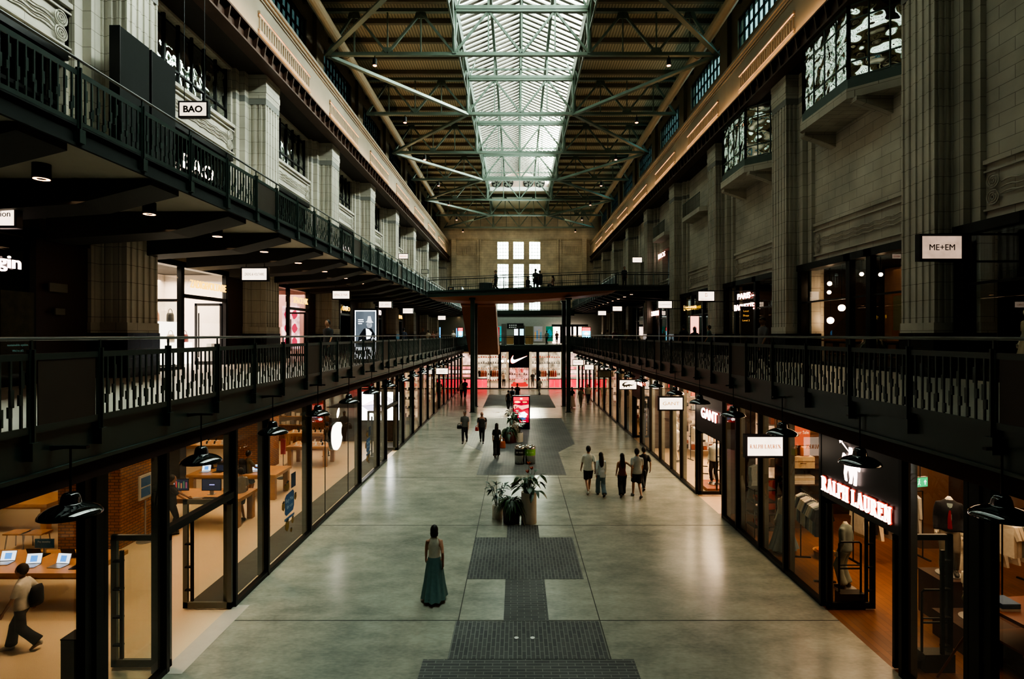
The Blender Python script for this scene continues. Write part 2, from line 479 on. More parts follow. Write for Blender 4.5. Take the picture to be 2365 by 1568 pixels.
def pilaster(side, y0):
    sg = -1 if side == 'left' else 1
    wall = WL if sg < 0 else WR
    proud = abs(wall - (PL if sg < 0 else PR))
    r = sroot('pillar_' + side)
    mb = MB(); mb.prism(pil_profile(wall, sg, y0, PW, proud), 6.35, 16.15, 'z'); mb.build('shaft', tile, r)
    mb = MB(); mb.prism(pil_profile(wall, sg, y0 - .02, PW + .04, proud + .03, False), 6.05, 6.35, 'z'); mb.build('base_course', stone, r)
    mb = MB(); mb.prism(pil_profile(wall, sg, y0 - .04, PW + .08, proud + .05, False), MID, 6.05, 'z'); mb.build('plinth', blacktile, r)
    mb = MB(); mb.prism(pil_profile(wall, sg, y0 - .01, PW + .02, proud + .012, False), 16.15, 16.42, 'z'); mb.build('grey_band', mat('grey_stone_band', (.22, .22, .20), .6), r)
    mb = MB()
    zz = 16.42
    for i in range(4):
        mb.prism(pil_profile(wall, sg, y0 - .02 - .015 * (i % 2), PW + .04 + .03 * (i % 2), proud + .02 + .02 * (i % 2), False), zz, zz + .26, 'z'); zz += .26
    mb.build('capital', stone, r)
for k, y in enumerate(COLY):
    pilaster('left', y); pilaster('right', y)

# ------------------------------------------------------------------ side walls between pilasters
def bays():
    out = [(-1, 4.0, COLY[0])]
    for k in range(9):
        a = COLY[k] + PW; b = COLY[k + 1] if k < 8 else YE
        out.append((k, a, min(b, YE)))
    return out
wl = MB(); wr = MB(); sill_l = MB(); sill_r = MB()
T = .5
wl.box(WL - T, WL, Y0, YE, 8.5, 9.0)
wl.box(WL - T, WL, Y0, YE, 17.35, 18.3)
wr.box(WR, WR + T, Y0, YE, 17.5, 18.3)
carved = []
for k, a, b in bays():
    wl.box(WL - T, WL, a, b, 13.55, 14.98)
    wl.box(WL - T, WL, a, a + .75, 9.0, 17.35); wl.box(WL - T, WL, b - .75, b, 9.0, 17.35)
    sill_l.box(WL, WL + .12, a + .5, b - .5, 14.86, 15.0); sill_l.box(WL, WL + .06, a + .5, b - .5, 13.55, 13.68)
    if k >= 3:
        wr.box(WR, WR + T, a, b, 8.95, 9.8); wr.box(WR, WR + T, a, b, 13.4, 17.5)
        wr.box(WR, WR + T, a, a + 1.6, 9.8, 13.4); wr.box(WR, WR + T, b - 1.6, b, 9.8, 13.4)
    else:
        wr.box(WR, WR + T, a, b, 8.95, 17.5)
    sill_r.box(WR - .10, WR, a + .45, b - .45, 10.62, 10.74)
    wr.box(WR, WR + T, a, a + .4, MID, 8.95); wr.box(WR, WR + T, b - .4, b, MID, 8.95)
    wl.box(WL - T, WL, a, a + .3, MID, 8.5); wl.box(WL - T, WL, b - .3, b, MID, 8.5)
struct('wall_left', wl, stone)
struct('wall_right', wr, stone)
struct('trim_sill_left', sill_l, stone)
struct('trim_sill_right', sill_r, stone)
# carved stone panels
carve_m = mat('carved_stone', (.50, .47, .40), .7, var=.08)
def carved_panel(side, y0, y1, z0, z1, n):
    sg = -1 if side == 'left' else 1
    X = WL if sg < 0 else WR
    f = lambda p: X - sg * (p + .03)
    mb = MB(); h = z1 - z0
    mb.box(f(0), f(.05), y0, y1, z0, z0 + .05); mb.box(f(0), f(.05), y0, y1, z1 - .05, z1)
    mb.box(f(0), f(.05), y0, y0 + .05, z0, z1); mb.box(f(0), f(.05), y1 - .05, y1, z0, z1)
    for yc, d in ((y0 + .42, 1), (y1 - .42, -1)):
        for zc in (z0 + h * .30, z0 + h * .70):
            for r in (.19, .12, .05):
                pts = [(f(.05), yc + r * math.cos(t * PI / 8) * min(1, h), zc + r * math.sin(t * PI / 8) * min(1, h)) for t in range(17)]
                mb.limb(pts, [.022] * 17, 5)
    for zz in (.36, .5, .64):
        yy = [y0 + .65 + (y1 - y0 - 1.3) * i / 30 for i in range(31)]
        mb.limb([(f(.03), y, z0 + h * zz + .025 * math.sin(i * 1.6)) for i, y in enumerate(yy)], [.025] * 31, 4)
    o = mb.build('carved_panel', carve_m)
    tag(o, f'carved stone scroll panel on the {side} wall, {ORD[n]}', 'wall carving', f'carved panels along the {side} wall')
for k, a, b in bays()[:7]:
    carved_panel('left', max(a, 8.6) + .55 if k >= 0 else 9.0, b - .55, 13.75, 14.75, k + 1)
for k, a, b in bays()[:6]:
    carved_panel('right', a + .5 if k >= 0 else 9.0, b - .5, 9.35, 10.45, k + 1)

# steel crane girders and stone parapets
for side, sg, X in (('left', -1, -10.75), ('right', 1, 11.5)):
    f = lambda p: X + sg * p
    mb = MB()
    mb.box(f(.05), f(.10), Y0, YE, 17.5, 18.2)
    mb.box(f(-.2), f(.35), Y0, YE, 17.44, 17.52); mb.box(f(-.2), f(.35), Y0, YE, 18.16, 18.24)
    y = Y0
    while y < YE:
        mb.prism([(f(.06), 17.52), (f(-.06), 17.52), (f(-.17), 18.16), (f(.06), 18.16)], y, y + .07, 'y')
        y += BAY / 12
    struct('beam_crane_' + side, mb, girder_brown)
    struct('slab_girder_' + side, MB().box(f(.2), f(2.2), Y0, YE, 17.46, 18.2), mat('dark_girder_soffit', (.03, .022, .017), .7))
    Xp = X + sg * -.02
    g = lambda p: Xp + sg * p
    mb = MB(); mb.box(g(0), g(.5), Y0, YE, 18.24, 20.1)
    struct('wall_parapet_' + side, mb, parapet_stone); mb = MB()
    mb.box(g(-.10), g(.5), Y0, YE, 20.1, 20.22); mb.box(g(-.18), g(1.6), Y0, YE, 20.22, 20.36); mb.box(g(-.05), g(0), Y0, YE, 19.95, 20.02)
    struct('trim_cornice_' + side, mb, parapet_stone)
    for k in range(7):
        ya = 22.9 + BAY * k + (0 if sg < 0 else .0)
        yb = ya + 5.7
        if yb > YE: break
        mb = MB()
        mb.box(g(-.09), g(0), ya, yb, 19.30, 19.40); mb.box(g(-.06), g(0), ya, yb, 19.18, 19.24)
        mb.box(g(-.09), g(0), ya, yb, 18.46, 18.56); mb.box(g(-.06), g(0), ya, yb, 18.62, 18.68)
        y = ya + .1
        while y < yb:
            mb.box(g(-.05), g(0), y, y + .11, 18.68, 19.18); y += .235
        mb.v = [(v[0] - sg * .004, v[1], v[2]) for v in mb.v]; pg = mb.build('parapet_grille', parapet_stone); lo = Vector(pg.location)
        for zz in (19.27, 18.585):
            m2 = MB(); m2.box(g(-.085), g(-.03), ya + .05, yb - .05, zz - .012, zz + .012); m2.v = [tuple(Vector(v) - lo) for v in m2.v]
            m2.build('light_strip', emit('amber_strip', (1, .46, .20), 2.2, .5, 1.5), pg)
        tag(pg, f'ribbed stone panel in the {side} parapet under the roof, {ORD[k]}', 'parapet panel', f'ribbed panels of the {side} parapet')
    # clerestory wall with window openings
    Xc = WL if sg < 0 else WR
    h = lambda p: Xc + sg * p
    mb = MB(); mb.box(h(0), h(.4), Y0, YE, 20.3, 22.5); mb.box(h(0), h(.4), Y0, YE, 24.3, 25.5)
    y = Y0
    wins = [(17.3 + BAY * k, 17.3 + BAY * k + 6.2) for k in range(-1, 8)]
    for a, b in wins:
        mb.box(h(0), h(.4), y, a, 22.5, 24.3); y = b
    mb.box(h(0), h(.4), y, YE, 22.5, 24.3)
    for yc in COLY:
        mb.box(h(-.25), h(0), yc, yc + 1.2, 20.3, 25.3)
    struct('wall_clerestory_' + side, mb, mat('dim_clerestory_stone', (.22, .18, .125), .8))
    for k, (a, b) in enumerate(wins):
        w = sroot('window_%d' % (k + (10 if sg < 0 else 20)))
        fr = MB(); n = 10
        for i in range(n + 1):
            yy = a + (b - a) * i / n; fr.box(h(.1), h(.2), yy - .04, yy + .04, 22.5, 24.3)
        fr.box(h(.1), h(.2), a, b, 23.3, 23.38); fr.box(h(.1), h(.2), a, b, 22.5, 22.6); fr.box(h(.1), h(.2), a, b, 24.2, 24.3)
        fr.build('window_frame', black_frame, w)
        gp = MB(); gp.quad((h(.15), a, 22.5), (h(.15), b, 22.5), (h(.15), b, 24.3), (h(.15), a, 24.3))
        gp.build('pane', glass('clerestory_glass', (.03, .05, .055), .05, .5) if 'clerestory_glass' not in MATS else MATS['clerestory_glass'], w)
    # buff pipe
    mb = MB(); px = -10.55 if sg < 0 else 11.1
    mb.tube((px, Y0, 23.3), (px, 84, 23.3), .3, n=14)
    for i in range(9): mb.tube((px, 8 + 8.7 * i, 23.3), (px, 8.12 + 8.7 * i, 23.3), .34, n=14)
    o = mb.build('roof_pipe', pipe_paint, smooth=False)
    tag(o, f'long buff round duct below the roof along the {side} wall', 'duct')

# ------------------------------------------------------------------ end wall
mb = MB(); ex0, ex1 = WL, WR
wx = [(-3.15, -1.4), (-.67, 1.02), (1.85, 3.6)]
zs = [(8.3, 17.1), (17.9, 20.6)]
mb.box(ex0, wx[0][0], YE, YE + .6, 0, 25.5); mb.box(wx[2][1], ex1, YE, YE + .6, 0, 25.5)
for (a, b), (c, d) in ((wx[0], wx[1]), (wx[1], wx[2])): mb.box(b, c, YE, YE + .6, 0, 25.5)
for a, b in wx:
    mb.box(a, b, YE, YE + .6, 0, 8.3); mb.box(a, b, YE, YE + .6, 17.1, 17.9); mb.box(a, b, YE, YE + .6, 20.6, 25.5)
for x in (-6.3, -5.9, 6.2, 6.6): mb.box(x, x + .25, YE - .25, YE, 9.5, 21.0)
mb.box(ex0, ex1, YE - .5, YE, 21.0, 22.6); mb.box(ex0, ex1, YE - .3, YE, 20.85, 21.0)
for s in (-1, 1):
    cx = CEN + s * 8.2
    for i in range(16): mb.box(cx - 2.5 + i * .31, cx - 2.33 + i * .31, YE - .12, YE, 18.6, 19.9)
    mb.box(cx - 2.6, cx + 2.6, YE - .1, YE, 18.45, 18.55)
    mb.box(CEN + s * 10.2 - .35, CEN + s * 10.2 + .35, YE - .6, YE, 4.8, 21)
struct('wall_end', mb, brick('lightened_end_stone', (.66, .60, .48), (.60, .55, .44), (.30, .27, .21), 0.95, 0.36, 0.008, 0.75))  # lighter copy of the wall stone, brightness of a lit wall put into its colour
n = 1
for a, b in wx:
    for z0, z1 in zs:
        w = sroot('window_%d' % n); n += 1
        fr = MB()
        for i in range(5):
            x = a + (b - a) * i / 4; fr.box(x - .03, x + .03, YE + .2, YE + .28, z0, z1)
        z = z0
        while z < z1:
            fr.box(a, b, YE + .2, YE + .28, z - .03, z + .03); z += .55
        fr.build('glazing_bars', black_frame, w)
        MB().quad((a, YE + .24, z0), (b, YE + .24, z0), (b, YE + .24, z1), (a, YE + .24, z1)).build('pane', MATS['clear_glass'], w)

# ------------------------------------------------------------------ roof
LX0, LX1 = CEN - 3.95, CEN + 3.95
LY0, LY1 = 1.0, 73.0
ZD, ZE, ZR = 25.25, 25.95, 27.6
mb = MB()
mb.box(WL - .4, LX0, Y0 - .6, YE + .6, ZD, ZD + .2); mb.box(LX1, WR + .4, Y0 - .6, YE + .6, ZD, ZD + .2); mb.box(LX0, LX1, Y0 - .6, LY0, ZD, ZD + .2); mb.box(LX0, LX1, LY0 - .2, LY0, ZD + .2, ZR + .3); mb.box(LX0, LX1, LY1, YE + .6, ZD, ZD + .2)
struct('ceiling', mb, deck_m)
y = 4.0; 
for k in range(1, 37):
    y = 3.2 + 2.18 * k
    for x0, x1 in ((WL, LX0), (LX1, WR)):
        mb = MB(); mb.box(x0, x1, y, y + .22, ZD - .30, ZD)
        struct('beam_purlin', mb, truss_dark)
lan = sroot('window_30')
mb = MB()
y = LY0; 
while y < LY1:
    for sx, xe in ((-1, LX0), (1, LX1)):
        mb.bar((xe, y, ZE), (CEN, y, ZR), .25, .10, up=(0, 0, 1))
    y += .60
mb.build('glazing_bars', mat('pale_lantern_bar_paint', (.30, .27, .24), .5, var=.08), lan)
mb = MB(); mb.box(CEN - .12, CEN + .12, LY0, LY1, ZR - .35, ZR + .1)
for t in (.48,):
    for s in (-1, 1):
        x = CEN + s * 3.95 * t; z = ZR - (ZR - ZE) * t
        mb.box(x - .09, x + .09, LY0, LY1, z - .42, z - .12)
mb.box(LX0 - .1, LX0 + .1, LY0, LY1, ZD - .05, ZE); mb.box(LX1 - .1, LX1 + .1, LY0, LY1, ZD - .05, ZE)
mb.build('ridge_and_purlins', truss_paint, lan)
mb = MB()
for xe in (LX0, LX1): mb.quad((xe, LY0, ZE + .16), (CEN, LY0, ZR + .16), (CEN, LY1, ZR + .16), (xe, LY1, ZE + .16))
mb.build('pane', sky_pane, lan)
# lantern end gable with four round fans
mb = MB(); mb.prism([(LX0, ZD), (LX1, ZD), (LX1, ZE), (CEN, ZR + .1), (LX0, ZE)], LY1, LY1 + .3, 'y')
struct('wall_lantern_end', mb, mat('pinkish_gable_boards', (.42, .30, .25), .7))
struct('trim_5', MB().box(LX0, LX1, LY1 - .15, LY1, ZD - .35, ZD + .18), mat('white_gable_band', (.7, .7, .66), .6))
for i, x in enumerate((-2.75, -1.2, 1.45, 2.95)):
    f = thing('extractor_fan', f'round dark extractor fan in the end gable of the roof light, {["first", "second", "third", "fourth"][i]} from the left', 'fan', (x, LY1 - .02, 26.0), 0, 'fans in the gable')
    mb = MB(); mb.limb([(0, .0, 0), (0, -.14, 0)], [.66, .66], 24); mb.build('casing', black_frame, f)
    mb = MB()
    for b in range(5):
        a = b * 2 * PI / 5; mb.prism([(.1 * math.cos(a), .1 * math.sin(a)), (.58 * math.cos(a), .58 * math.sin(a)), (.58 * math.cos(a + .7), .58 * math.sin(a + .7)), (.1 * math.cos(a + .7), .1 * math.sin(a + .7))], -.18, -.15, 'y')
    mb.build('blades', grey_frame, f)

TRY = [23.7 + 8.73 * k for k in range(0, 8)]
ZB, ZT = 22.35, 24.95
XA, XB = -11.2, 11.75
def truss(y, n):
    t = thing('roof_truss', f'grey-green lattice roof truss spanning the hall, {ORD[n]}', 'roof truss', (0, y, 0), 0, 'roof trusses')
    mb = MB(); mb.bar((XA, 0, ZB), (XB, 0, ZB), .22, .10); mb.bar((XA, 0, ZB + .11), (XB, 0, ZB + .11), .05, .16); mb.build('bottom_chord', truss_paint, t)
    mb = MB(); mb.bar((XA, 0, ZT), (XB, 0, ZT), .24, .2); mb.bar((LX0, 0, ZT + .15), (LX1, 0, ZT + .15), .3, .22); mb.build('top_chord', truss_paint, t)
    for s in (-1, 1):
        e = XA if s < 0 else XB; L = LX0 if s < 0 else LX1
        W = e - L
        P = [(e, ZB), (L + W * .78, ZT - .1), (L + W * .52, ZB + .1), (L + W * .26, ZT - .1), (L, ZB + .1)]
        mb = MB()
        for a, b in zip(P, P[1:]): mb.bar((a[0], 0, a[1]), (b[0], 0, b[1]), .13, .13)
        for x, z in P[1:4]: 
            mb.bar((x, 0, ZB), (x, 0, ZT), .08, .08)
            zz = ZT - .45 if z > 24 else ZB
            mb.prism([(x - .4, zz), (x + .4, zz), (x + .25, zz + .45), (x - .25, zz + .45)], -.03, .03, 'y')
        mb.build('side_web', truss_paint, t)
        mb = MB(); mb.bar((L, 0, ZB), (L, 0, ZE + .1), .22, .26)
        mb.limb([(L, 0, ZT - .6), (L - s * .15, 0, ZT + .1), (L - s * .6, 0, ZE + .5)], [.06, .06, .06], 6)
        mb.build('lantern_post', truss_paint, t)
        mb = MB(); m = CEN + s * 1.95
        mb.bar((L, 0, ZB + .1), (m, 0, ZT), .12); mb.bar((m, 0, ZT), (CEN, 0, ZB + .1), .12); mb.bar((m, 0, ZB), (m, 0, ZT + .2), .08); 
        mb.bar((m, 0, ZT + .2), (m, 0, ZR - .9), .12)
        mb.build('lantern_web', truss_paint, t)
    mb = MB(); mb.bar((CEN, 0, ZB), (CEN, 0, ZR - .2), .10); mb.build('king_post', truss_paint, t)
    mb = MB(); mb.bar((LX0, 0, ZT + .75), (LX1, 0, ZT + .75), .1, .12)
    mb.build('tie', truss_paint, t)
for n_, y in enumerate(TRY): truss(y, n_)
# intermediate lantern frames and edge lattices
for s, L in ((-1, LX0), (1, LX1)):
    for k in range(len(TRY) - 1):
        a, b = TRY[k], TRY[k + 1]
        t = thing('lantern_side_lattice', f'grey-green lattice frame along the {"left" if s < 0 else "right"} edge of the roof light, {ORD[k]}', 'lattice frame', (L, a, 0), 0, 'lattices beside the roof light')
        d = b - a
        mb = MB(); mb.bar((0, 0, ZT + .1), (0, d, ZT + .1), .22, .26); mb.build('top_rail', truss_paint, t)
        mb = MB(); mb.bar((0, 0, ZB + 1.3), (0, d, ZB + 1.3), .10, .12); mb.build('bottom_rail', truss_paint, t)
        mb = MB()
        for i in range(6):
            mb.bar((0, d * i / 6, ZT if i % 2 else ZB + 1.3), (0, d * (i + 1) / 6, ZB + 1.3 if i % 2 else ZT), .09)
        mb.limb([(0, 0, ZB), (0, .25, ZB + 1.0), (0, 1.2, ZT)], [.09] * 3, 6); mb.limb([(0, d, ZB), (0, d - .25, ZB + 1.0), (0, d - 1.2, ZT)], [.09] * 3, 6)
        mb.build('web', truss_paint, t)
# flat zig-zag bracing between trusses
zig = [TRY[0] - 8.73] + TRY
for k in range(len(zig) - 1):
    for s in (-1, 1):
        w = XA if s < 0 else XB; l = LX0 if s < 0 else LX1
        odd = k % 2 == 0
        p = (w if odd else l, zig[k], ZB - .02); q = (l if odd else w, zig[k + 1], ZB - .02)
        mb = MB(); mb.bar(p, q, .26, .1); mb.bar((p[0], p[1], ZB + .08), (q[0], q[1], ZB + .08), .05, .18)
        tag(mb.build('roof_brace', truss_paint), f'flat diagonal steel brace under the roof, {"left" if s < 0 else "right"} of the roof light, {ORD[k]}', 'roof brace', 'diagonal roof braces')
# roof spot lamps
spot_em = emit('lamp_face', (1, .42, .20), 7.0)
for k, y in enumerate(TRY):
    for s in (-1, 1):
        x = CEN + s * 8.6
        t = thing('roof_spotlight', f'small black spotlight hung under the roof truss {ORD[k].replace(" from the camera", "")}, {"left" if s < 0 else "right"} side', 'spotlight', (x, y, ZB - .1), 0, 'roof spotlights')
        MB().tube((0, 0, -.10), (0, 0, .1), .03).build('stem', black_frame, t)
        MB().lathe([(.0, -.1), (.12, -.1), (.14, -.5), (.10, -.5)], n=14).build('housing', black_frame, t)
        MB().lathe([(0, -.46), (.125, -.47), (.11, -.52), (0, -.55)], n=14).build('lamp', spot_em, t)
# ------------------------------------------------------------------ upper galleries
UEL, UER = -7.0, 7.8
struct('floor_upper_left', MB().box(-18, UEL - .015, Y0, YE, 9.05, UPL), soffit)
struct('floor_upper_right', MB().box(UER, WR, 43.7, YE, 9.6, UPR), soffit)
struct('floor_upper_end', MB().box(UEL, UER, 76, YE, 9.0, 9.3), soffit)
mb = MB(); mb.box(UEL - .01, UEL + .0, Y0, YE, 8.98, UPL + .06); mb.box(UEL, UEL + .05, Y0, YE, UPL + .01, UPL + .06); mb.box(UEL, UEL + .05, Y0, YE, 8.98, 9.03)
struct('beam_upper_left', mb, beam_dark)
mb = MB(); mb.box(UER - .09, UER, 43.7, YE, 9.5, UPR + .06)
struct('beam_upper_right', mb, beam_dark)
struct('beam_upper_right_end', MB().box(UER, WR, 43.6, 43.7, 9.5, UPR + .05), green_steel)
struct('beam_upper_end', MB().box(UEL, UER, 75.9, 76, 8.75, 9.35), green_steel)
nb = 0
for k in range(26):
    y = 5.0 + 2.9 * k
    if y > 82: break
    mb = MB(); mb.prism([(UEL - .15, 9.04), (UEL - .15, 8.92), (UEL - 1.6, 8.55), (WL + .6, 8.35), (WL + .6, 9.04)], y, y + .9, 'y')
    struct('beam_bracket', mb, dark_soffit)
    if y > 43:
        mb = MB(); mb.prism([(UER + .15, 9.58), (UER + .15, 9.46), (UER + 1.6, 9.1), (WR - .2, 8.95), (WR - .2, 9.58)], y, y + .9, 'y')
        struct('beam_bracket', mb, dark_soffit)
# downlights under the upper galleries
down_em = emit('downlight_face', (1, .50, .24), 9.0)
t0 = thing('gallery_downlight', 'x', 'downlight', (-8.5, 9.9, 8.78), 0, 'downlights under the upper left gallery')
MB().lathe([(0, .0), (.14, 0), (.14, .34), (0, .34)], n=18).build('housing', black_frame, t0)
MB().lathe([(.0, .006), (.125, -.004), (.10, .02)], n=18).build('lens', down_em, t0)
MB().tube((0, 0, .3), (0, 0, .5), .02).build('stem', black_frame, t0)
T0 = tree(t0); t0['label'] = 'black cylinder downlight under the upper left gallery, nearest the camera'
for k in range(1, 22):
    dup(t0, (-8.5, 9.9 + 2.9 * k, 8.78), 'black cylinder downlight under the upper left gallery, ' + ORD[k], T=T0)
for k in range(12):
    dup(t0, (9.3, 45.2 + 2.9 * k, 9.28), 'black cylinder downlight under the upper right gallery, ' + ORD[k], T=T0, group='downlights under the upper right gallery')

# ------------------------------------------------------------------ balustrades
def bal_panel(L, h0, h1, seed, px, sx):
    """stepped flat-bar infill"""
    mb = MB(); n = int(L / .135); hh = h1 - h0
    for i in range(1, n):
        y = L * i / n
        mb.box(px - .012, px + .012, y - .012, y + .012, h0, h1)
        z = h0 + hh * (.06 + .62 * ((i * 3 + seed) % 7) / 7)
        mb.box(px - .014, px + .014, y - .012, y + .036, z, z + hh * .26)
        z2 = h0 + hh * (.02 + .16 * ((i + seed) % 3))
        mb.box(px - .014, px + .014, y - .036, y + .012, z2, z2 + hh * .16)
    return mb
MESHES = {}
def balustrade(name, label, loc, group, solid=1.1, seg=1.52, nseg=5, drop=.30, hrail=1.17, first_solid=True):
    """one bay: runs along +Y from loc; origin on the floor edge"""
    key = (solid, seg, nseg, drop, hrail)
    t = thing(name, label, 'balustrade', loc, 0, group)
    def part(nm, mk, y, m, par=None):
        kk = key + (nm, mk[0])
        if kk not in MESHES: MESHES[kk] = mk[1]().mesh(nm, m)
        return link(nm, MESHES[kk], par or t, (0, y, 0))
    L = solid + seg * nseg
    ys = [0, solid] + [solid + seg * (i + 1) for i in range(nseg - 1)]
    top = hrail - .13
    for y in ys:
        part('post', ('p', lambda: MB().box(-.02, .02, -.045, .045, -drop, top).box(-.05, .05, -.012, .012, -drop, top).box(-.07, .07, -.06, .06, -drop, -drop + .22)), y, green_steel)
    hr_ = part('handrail', ('h', lambda: MB().tube((0, 0, hrail), (0, L, hrail), .024, n=8)), 0, mat('worn_steel_handrail', (.16, .17, .16), .3, .7))
    for y in ys: part('stem', ('s', lambda: MB().box(-.012, .012, -.012, .012, top, hrail)), y, green_steel, hr_)
    part('top_bar', ('t', lambda: MB().box(-.012, .012, 0, L, top - .13, top - .05)), 0, green_steel)
    part('bottom_bar', ('b', lambda: MB().box(-.012, .012, 0, L, .04, .11)), 0, green_steel)
    part('solid_panel', ('sp', lambda: MB().box(-.006, .006, .09, solid - .09, .11, top - .13)), 0, mat('perforated_brown_panel', (.045, .034, .024), .55, .2))
    for i in range(nseg):
        part('baluster_panel', ('bp%d' % (i % 3), lambda i=i: bal_panel(seg, .11, top - .13, i * 2, 0, 0)), solid + seg * i, green_steel)
    return t
for k in range(-1, 7):
    y = 6.68 + BAY * k
    if y < 3: continue
    balustrade('balustrade', f'dark green balustrade bay on the middle left gallery, {ORD[k]}', (EL + .04, y, MID), 'middle left gallery balustrade')
for k in range(-1, 7):
    y = 5.95 + BAY * k
    if y < 3: continue
    balustrade('balustrade', f'dark green balustrade bay on the middle right gallery, {ORD[k]}', (ER - .04, y, MID), 'middle right gallery balustrade')
# short near ends
def short_bal(x, ya, yb, label):
    t = thing('balustrade', label, 'balustrade', (x, ya, MID), 0)
    L = yb - ya
    bal_panel(L, .11, .91, 1, 0, 0).build('baluster_panel', green_steel, t)
    MB().tube((0, 0, 1.17), (0, L, 1.17), .024).build('handrail', MATS['worn_steel_handrail'], t)
    MB().box(-.012, .012, 0, L, .91, .99).build('top_bar', green_steel, t); MB().box(-.012, .012, 0, L, .04, .11).build('bottom_bar', green_steel, t)
    for y in (L - 1.52,): MB().box(-.02, .02, y - .045, y + .045, -.3, 1.04).build('post', green_steel, t)
short_bal(EL + .04, 3.1, 6.68, 'short dark balustrade end at the extreme left of the middle gallery')
short_bal(ER - .04, 3.1, 5.95, 'short dark balustrade end at the right edge of the photo')
for k in range(9):
    y = 6.05 + BAY * k
    if y > 78: break
    balustrade('balustrade', f'dark green balustrade bay on the upper left gallery, {ORD[k]}', (UEL + .04, y, UPL), 'upper left gallery balustrade', 1.25, 1.49, 5, .25, 1.08)
for k in range(4):
    balustrade('balustrade', f'dark steel balustrade bay of the upper right gallery, {ORD[k]}', (UER - .04, 43.75 + BAY * k, UPR), 'upper right gallery balustrade', 1.25, 1.49, 5, .25, 1.08)
def rail_x(x0, x1, y, z, label, glassy=False, z1=None, hr=1.1):
    z1 = z if z1 is None else z1
    t = thing('balustrade', label, 'balustrade', (x0, y, z), 0)
    L = x1 - x0; sl = (z1 - z) / L
    n = max(2, int(L / 1.45))
    for i in range(n + 1):
        x = L * i / n; MB().box(x - .02, x + .02, -.03, .03, sl * x - .1, sl * x + hr - .1).build('post', green_steel, t)
    MB().bar((0, 0, hr), (L, 0, sl * L + hr), .05, .05).build('handrail', MATS['worn_steel_handrail'], t)
    MB().bar((0, 0, hr - .16), (L, 0, sl * L + hr - .16), .03, .06).build('top_bar', green_steel, t)
    MB().bar((0, 0, .1), (L, 0, sl * L + .1), .03, .06).build('bottom_bar', green_steel, t)
    mb = MB(); m = int(L / .14)
    for i in range(1, m):
        x = L * i / m; mb.box(x - .008, x + .008, -.008, .008, sl * x + .1, sl * x + hr - .16)
    mb.build('balusters', green_steel, t)
    return t
rail_x(UER, 12.2, 43.65, UPR, 'steel balustrade across the end of the upper right landing')
rail_x(EL, ER, 60.9, MID, 'steel balustrade of the cross gallery above the end shop')
rail_x(UEL, UER, 75.95, 9.3, 'far steel balustrade below the tall end windows')

# ------------------------------------------------------------------ footbridge
bx0, bx1 = -6.85, 7.7
def bz(x): return 9.22 + (x - bx0) / (bx1 - bx0) * .55
br = thing('footbridge', 'steel footbridge crossing the hall at upper level with a bellied brown soffit', 'bridge', (0, 0, 0))
BY0, BY1 = 42.3, 47.6
mb = MB(); mb.bar((bx0, (BY0 + BY1) / 2, bz(bx0) - .1), (bx1, (BY0 + BY1) / 2, bz(bx1) - .1), BY1 - BY0, .2); mb.build('deck', dark_soffit, br)
for y in (BY0, BY1):
    mb = MB(); mb.bar((bx0, y, bz(bx0) - .16), (bx1, y, bz(bx1) - .16), .12, .42); mb.bar((bx0, y - .05, bz(bx0) + .02), (bx1, y - .05, bz(bx1) + .02), .2, .07)
    mb.build('edge_beam', green_steel, br)
mb = MB(); N = 24
def belly(x): 
    u = (x - bx0) / (bx1 - bx0); return bz(x) - .36 - .52 * max(0, 4 * u * (1 - u)) ** .8 * (1 - .25 * u)
vs = []; fs = []
for i in range(N + 1):
    x = bx0 + (bx1 - bx0) * i / N
    vs += [(x, BY0 + .15, bz(x) - .34), (x, BY0 + .8, belly(x)), (x, BY1 - .8, belly(x)), (x, BY1 - .15, bz(x) - .34)]
for i in range(N):
    for j_ in range(3):
        a = i * 4 + j_; fs.append((a, a + 1, a + 5, a + 4))
mb.add(vs, fs).build('soffit', mat('rust_brown_soffit', (.44, .15, .07), .5), br)
rail_x(bx0, bx1, BY0, bz(bx0), 'near steel balustrade of the footbridge', z1=bz(bx1))
rail_x(bx0 + 1, bx1 - .6, BY1, bz(bx0) + .04, 'far steel balustrade of the footbridge', z1=bz(bx1) - .02, hr=1.0)
for i, (x, y) in enumerate(((-3.47, 42.95), (-3.52, 46.5), (3.95, 42.95), (3.9, 46.5))):
    t = thing('bridge_column', ['dark steel column under the footbridge, front left', 'dark steel column under the footbridge, rear left', 'dark steel column under the footbridge, front right', 'dark steel column under the footbridge, rear right'][i], 'column', (x, y, 0), 0, 'steel columns under the footbridge')
    MB().box(-.16, .16, -.16, .16, .0, 8.75).build('shaft', green_steel, t)
    MB().box(-.24, .24, -.24, .24, 0, .04).build('base_plate', green_steel, t)
    MB().box(-.24, .24, -.3, .3, 8.7, 8.85).build('head_plate', green_steel, t)
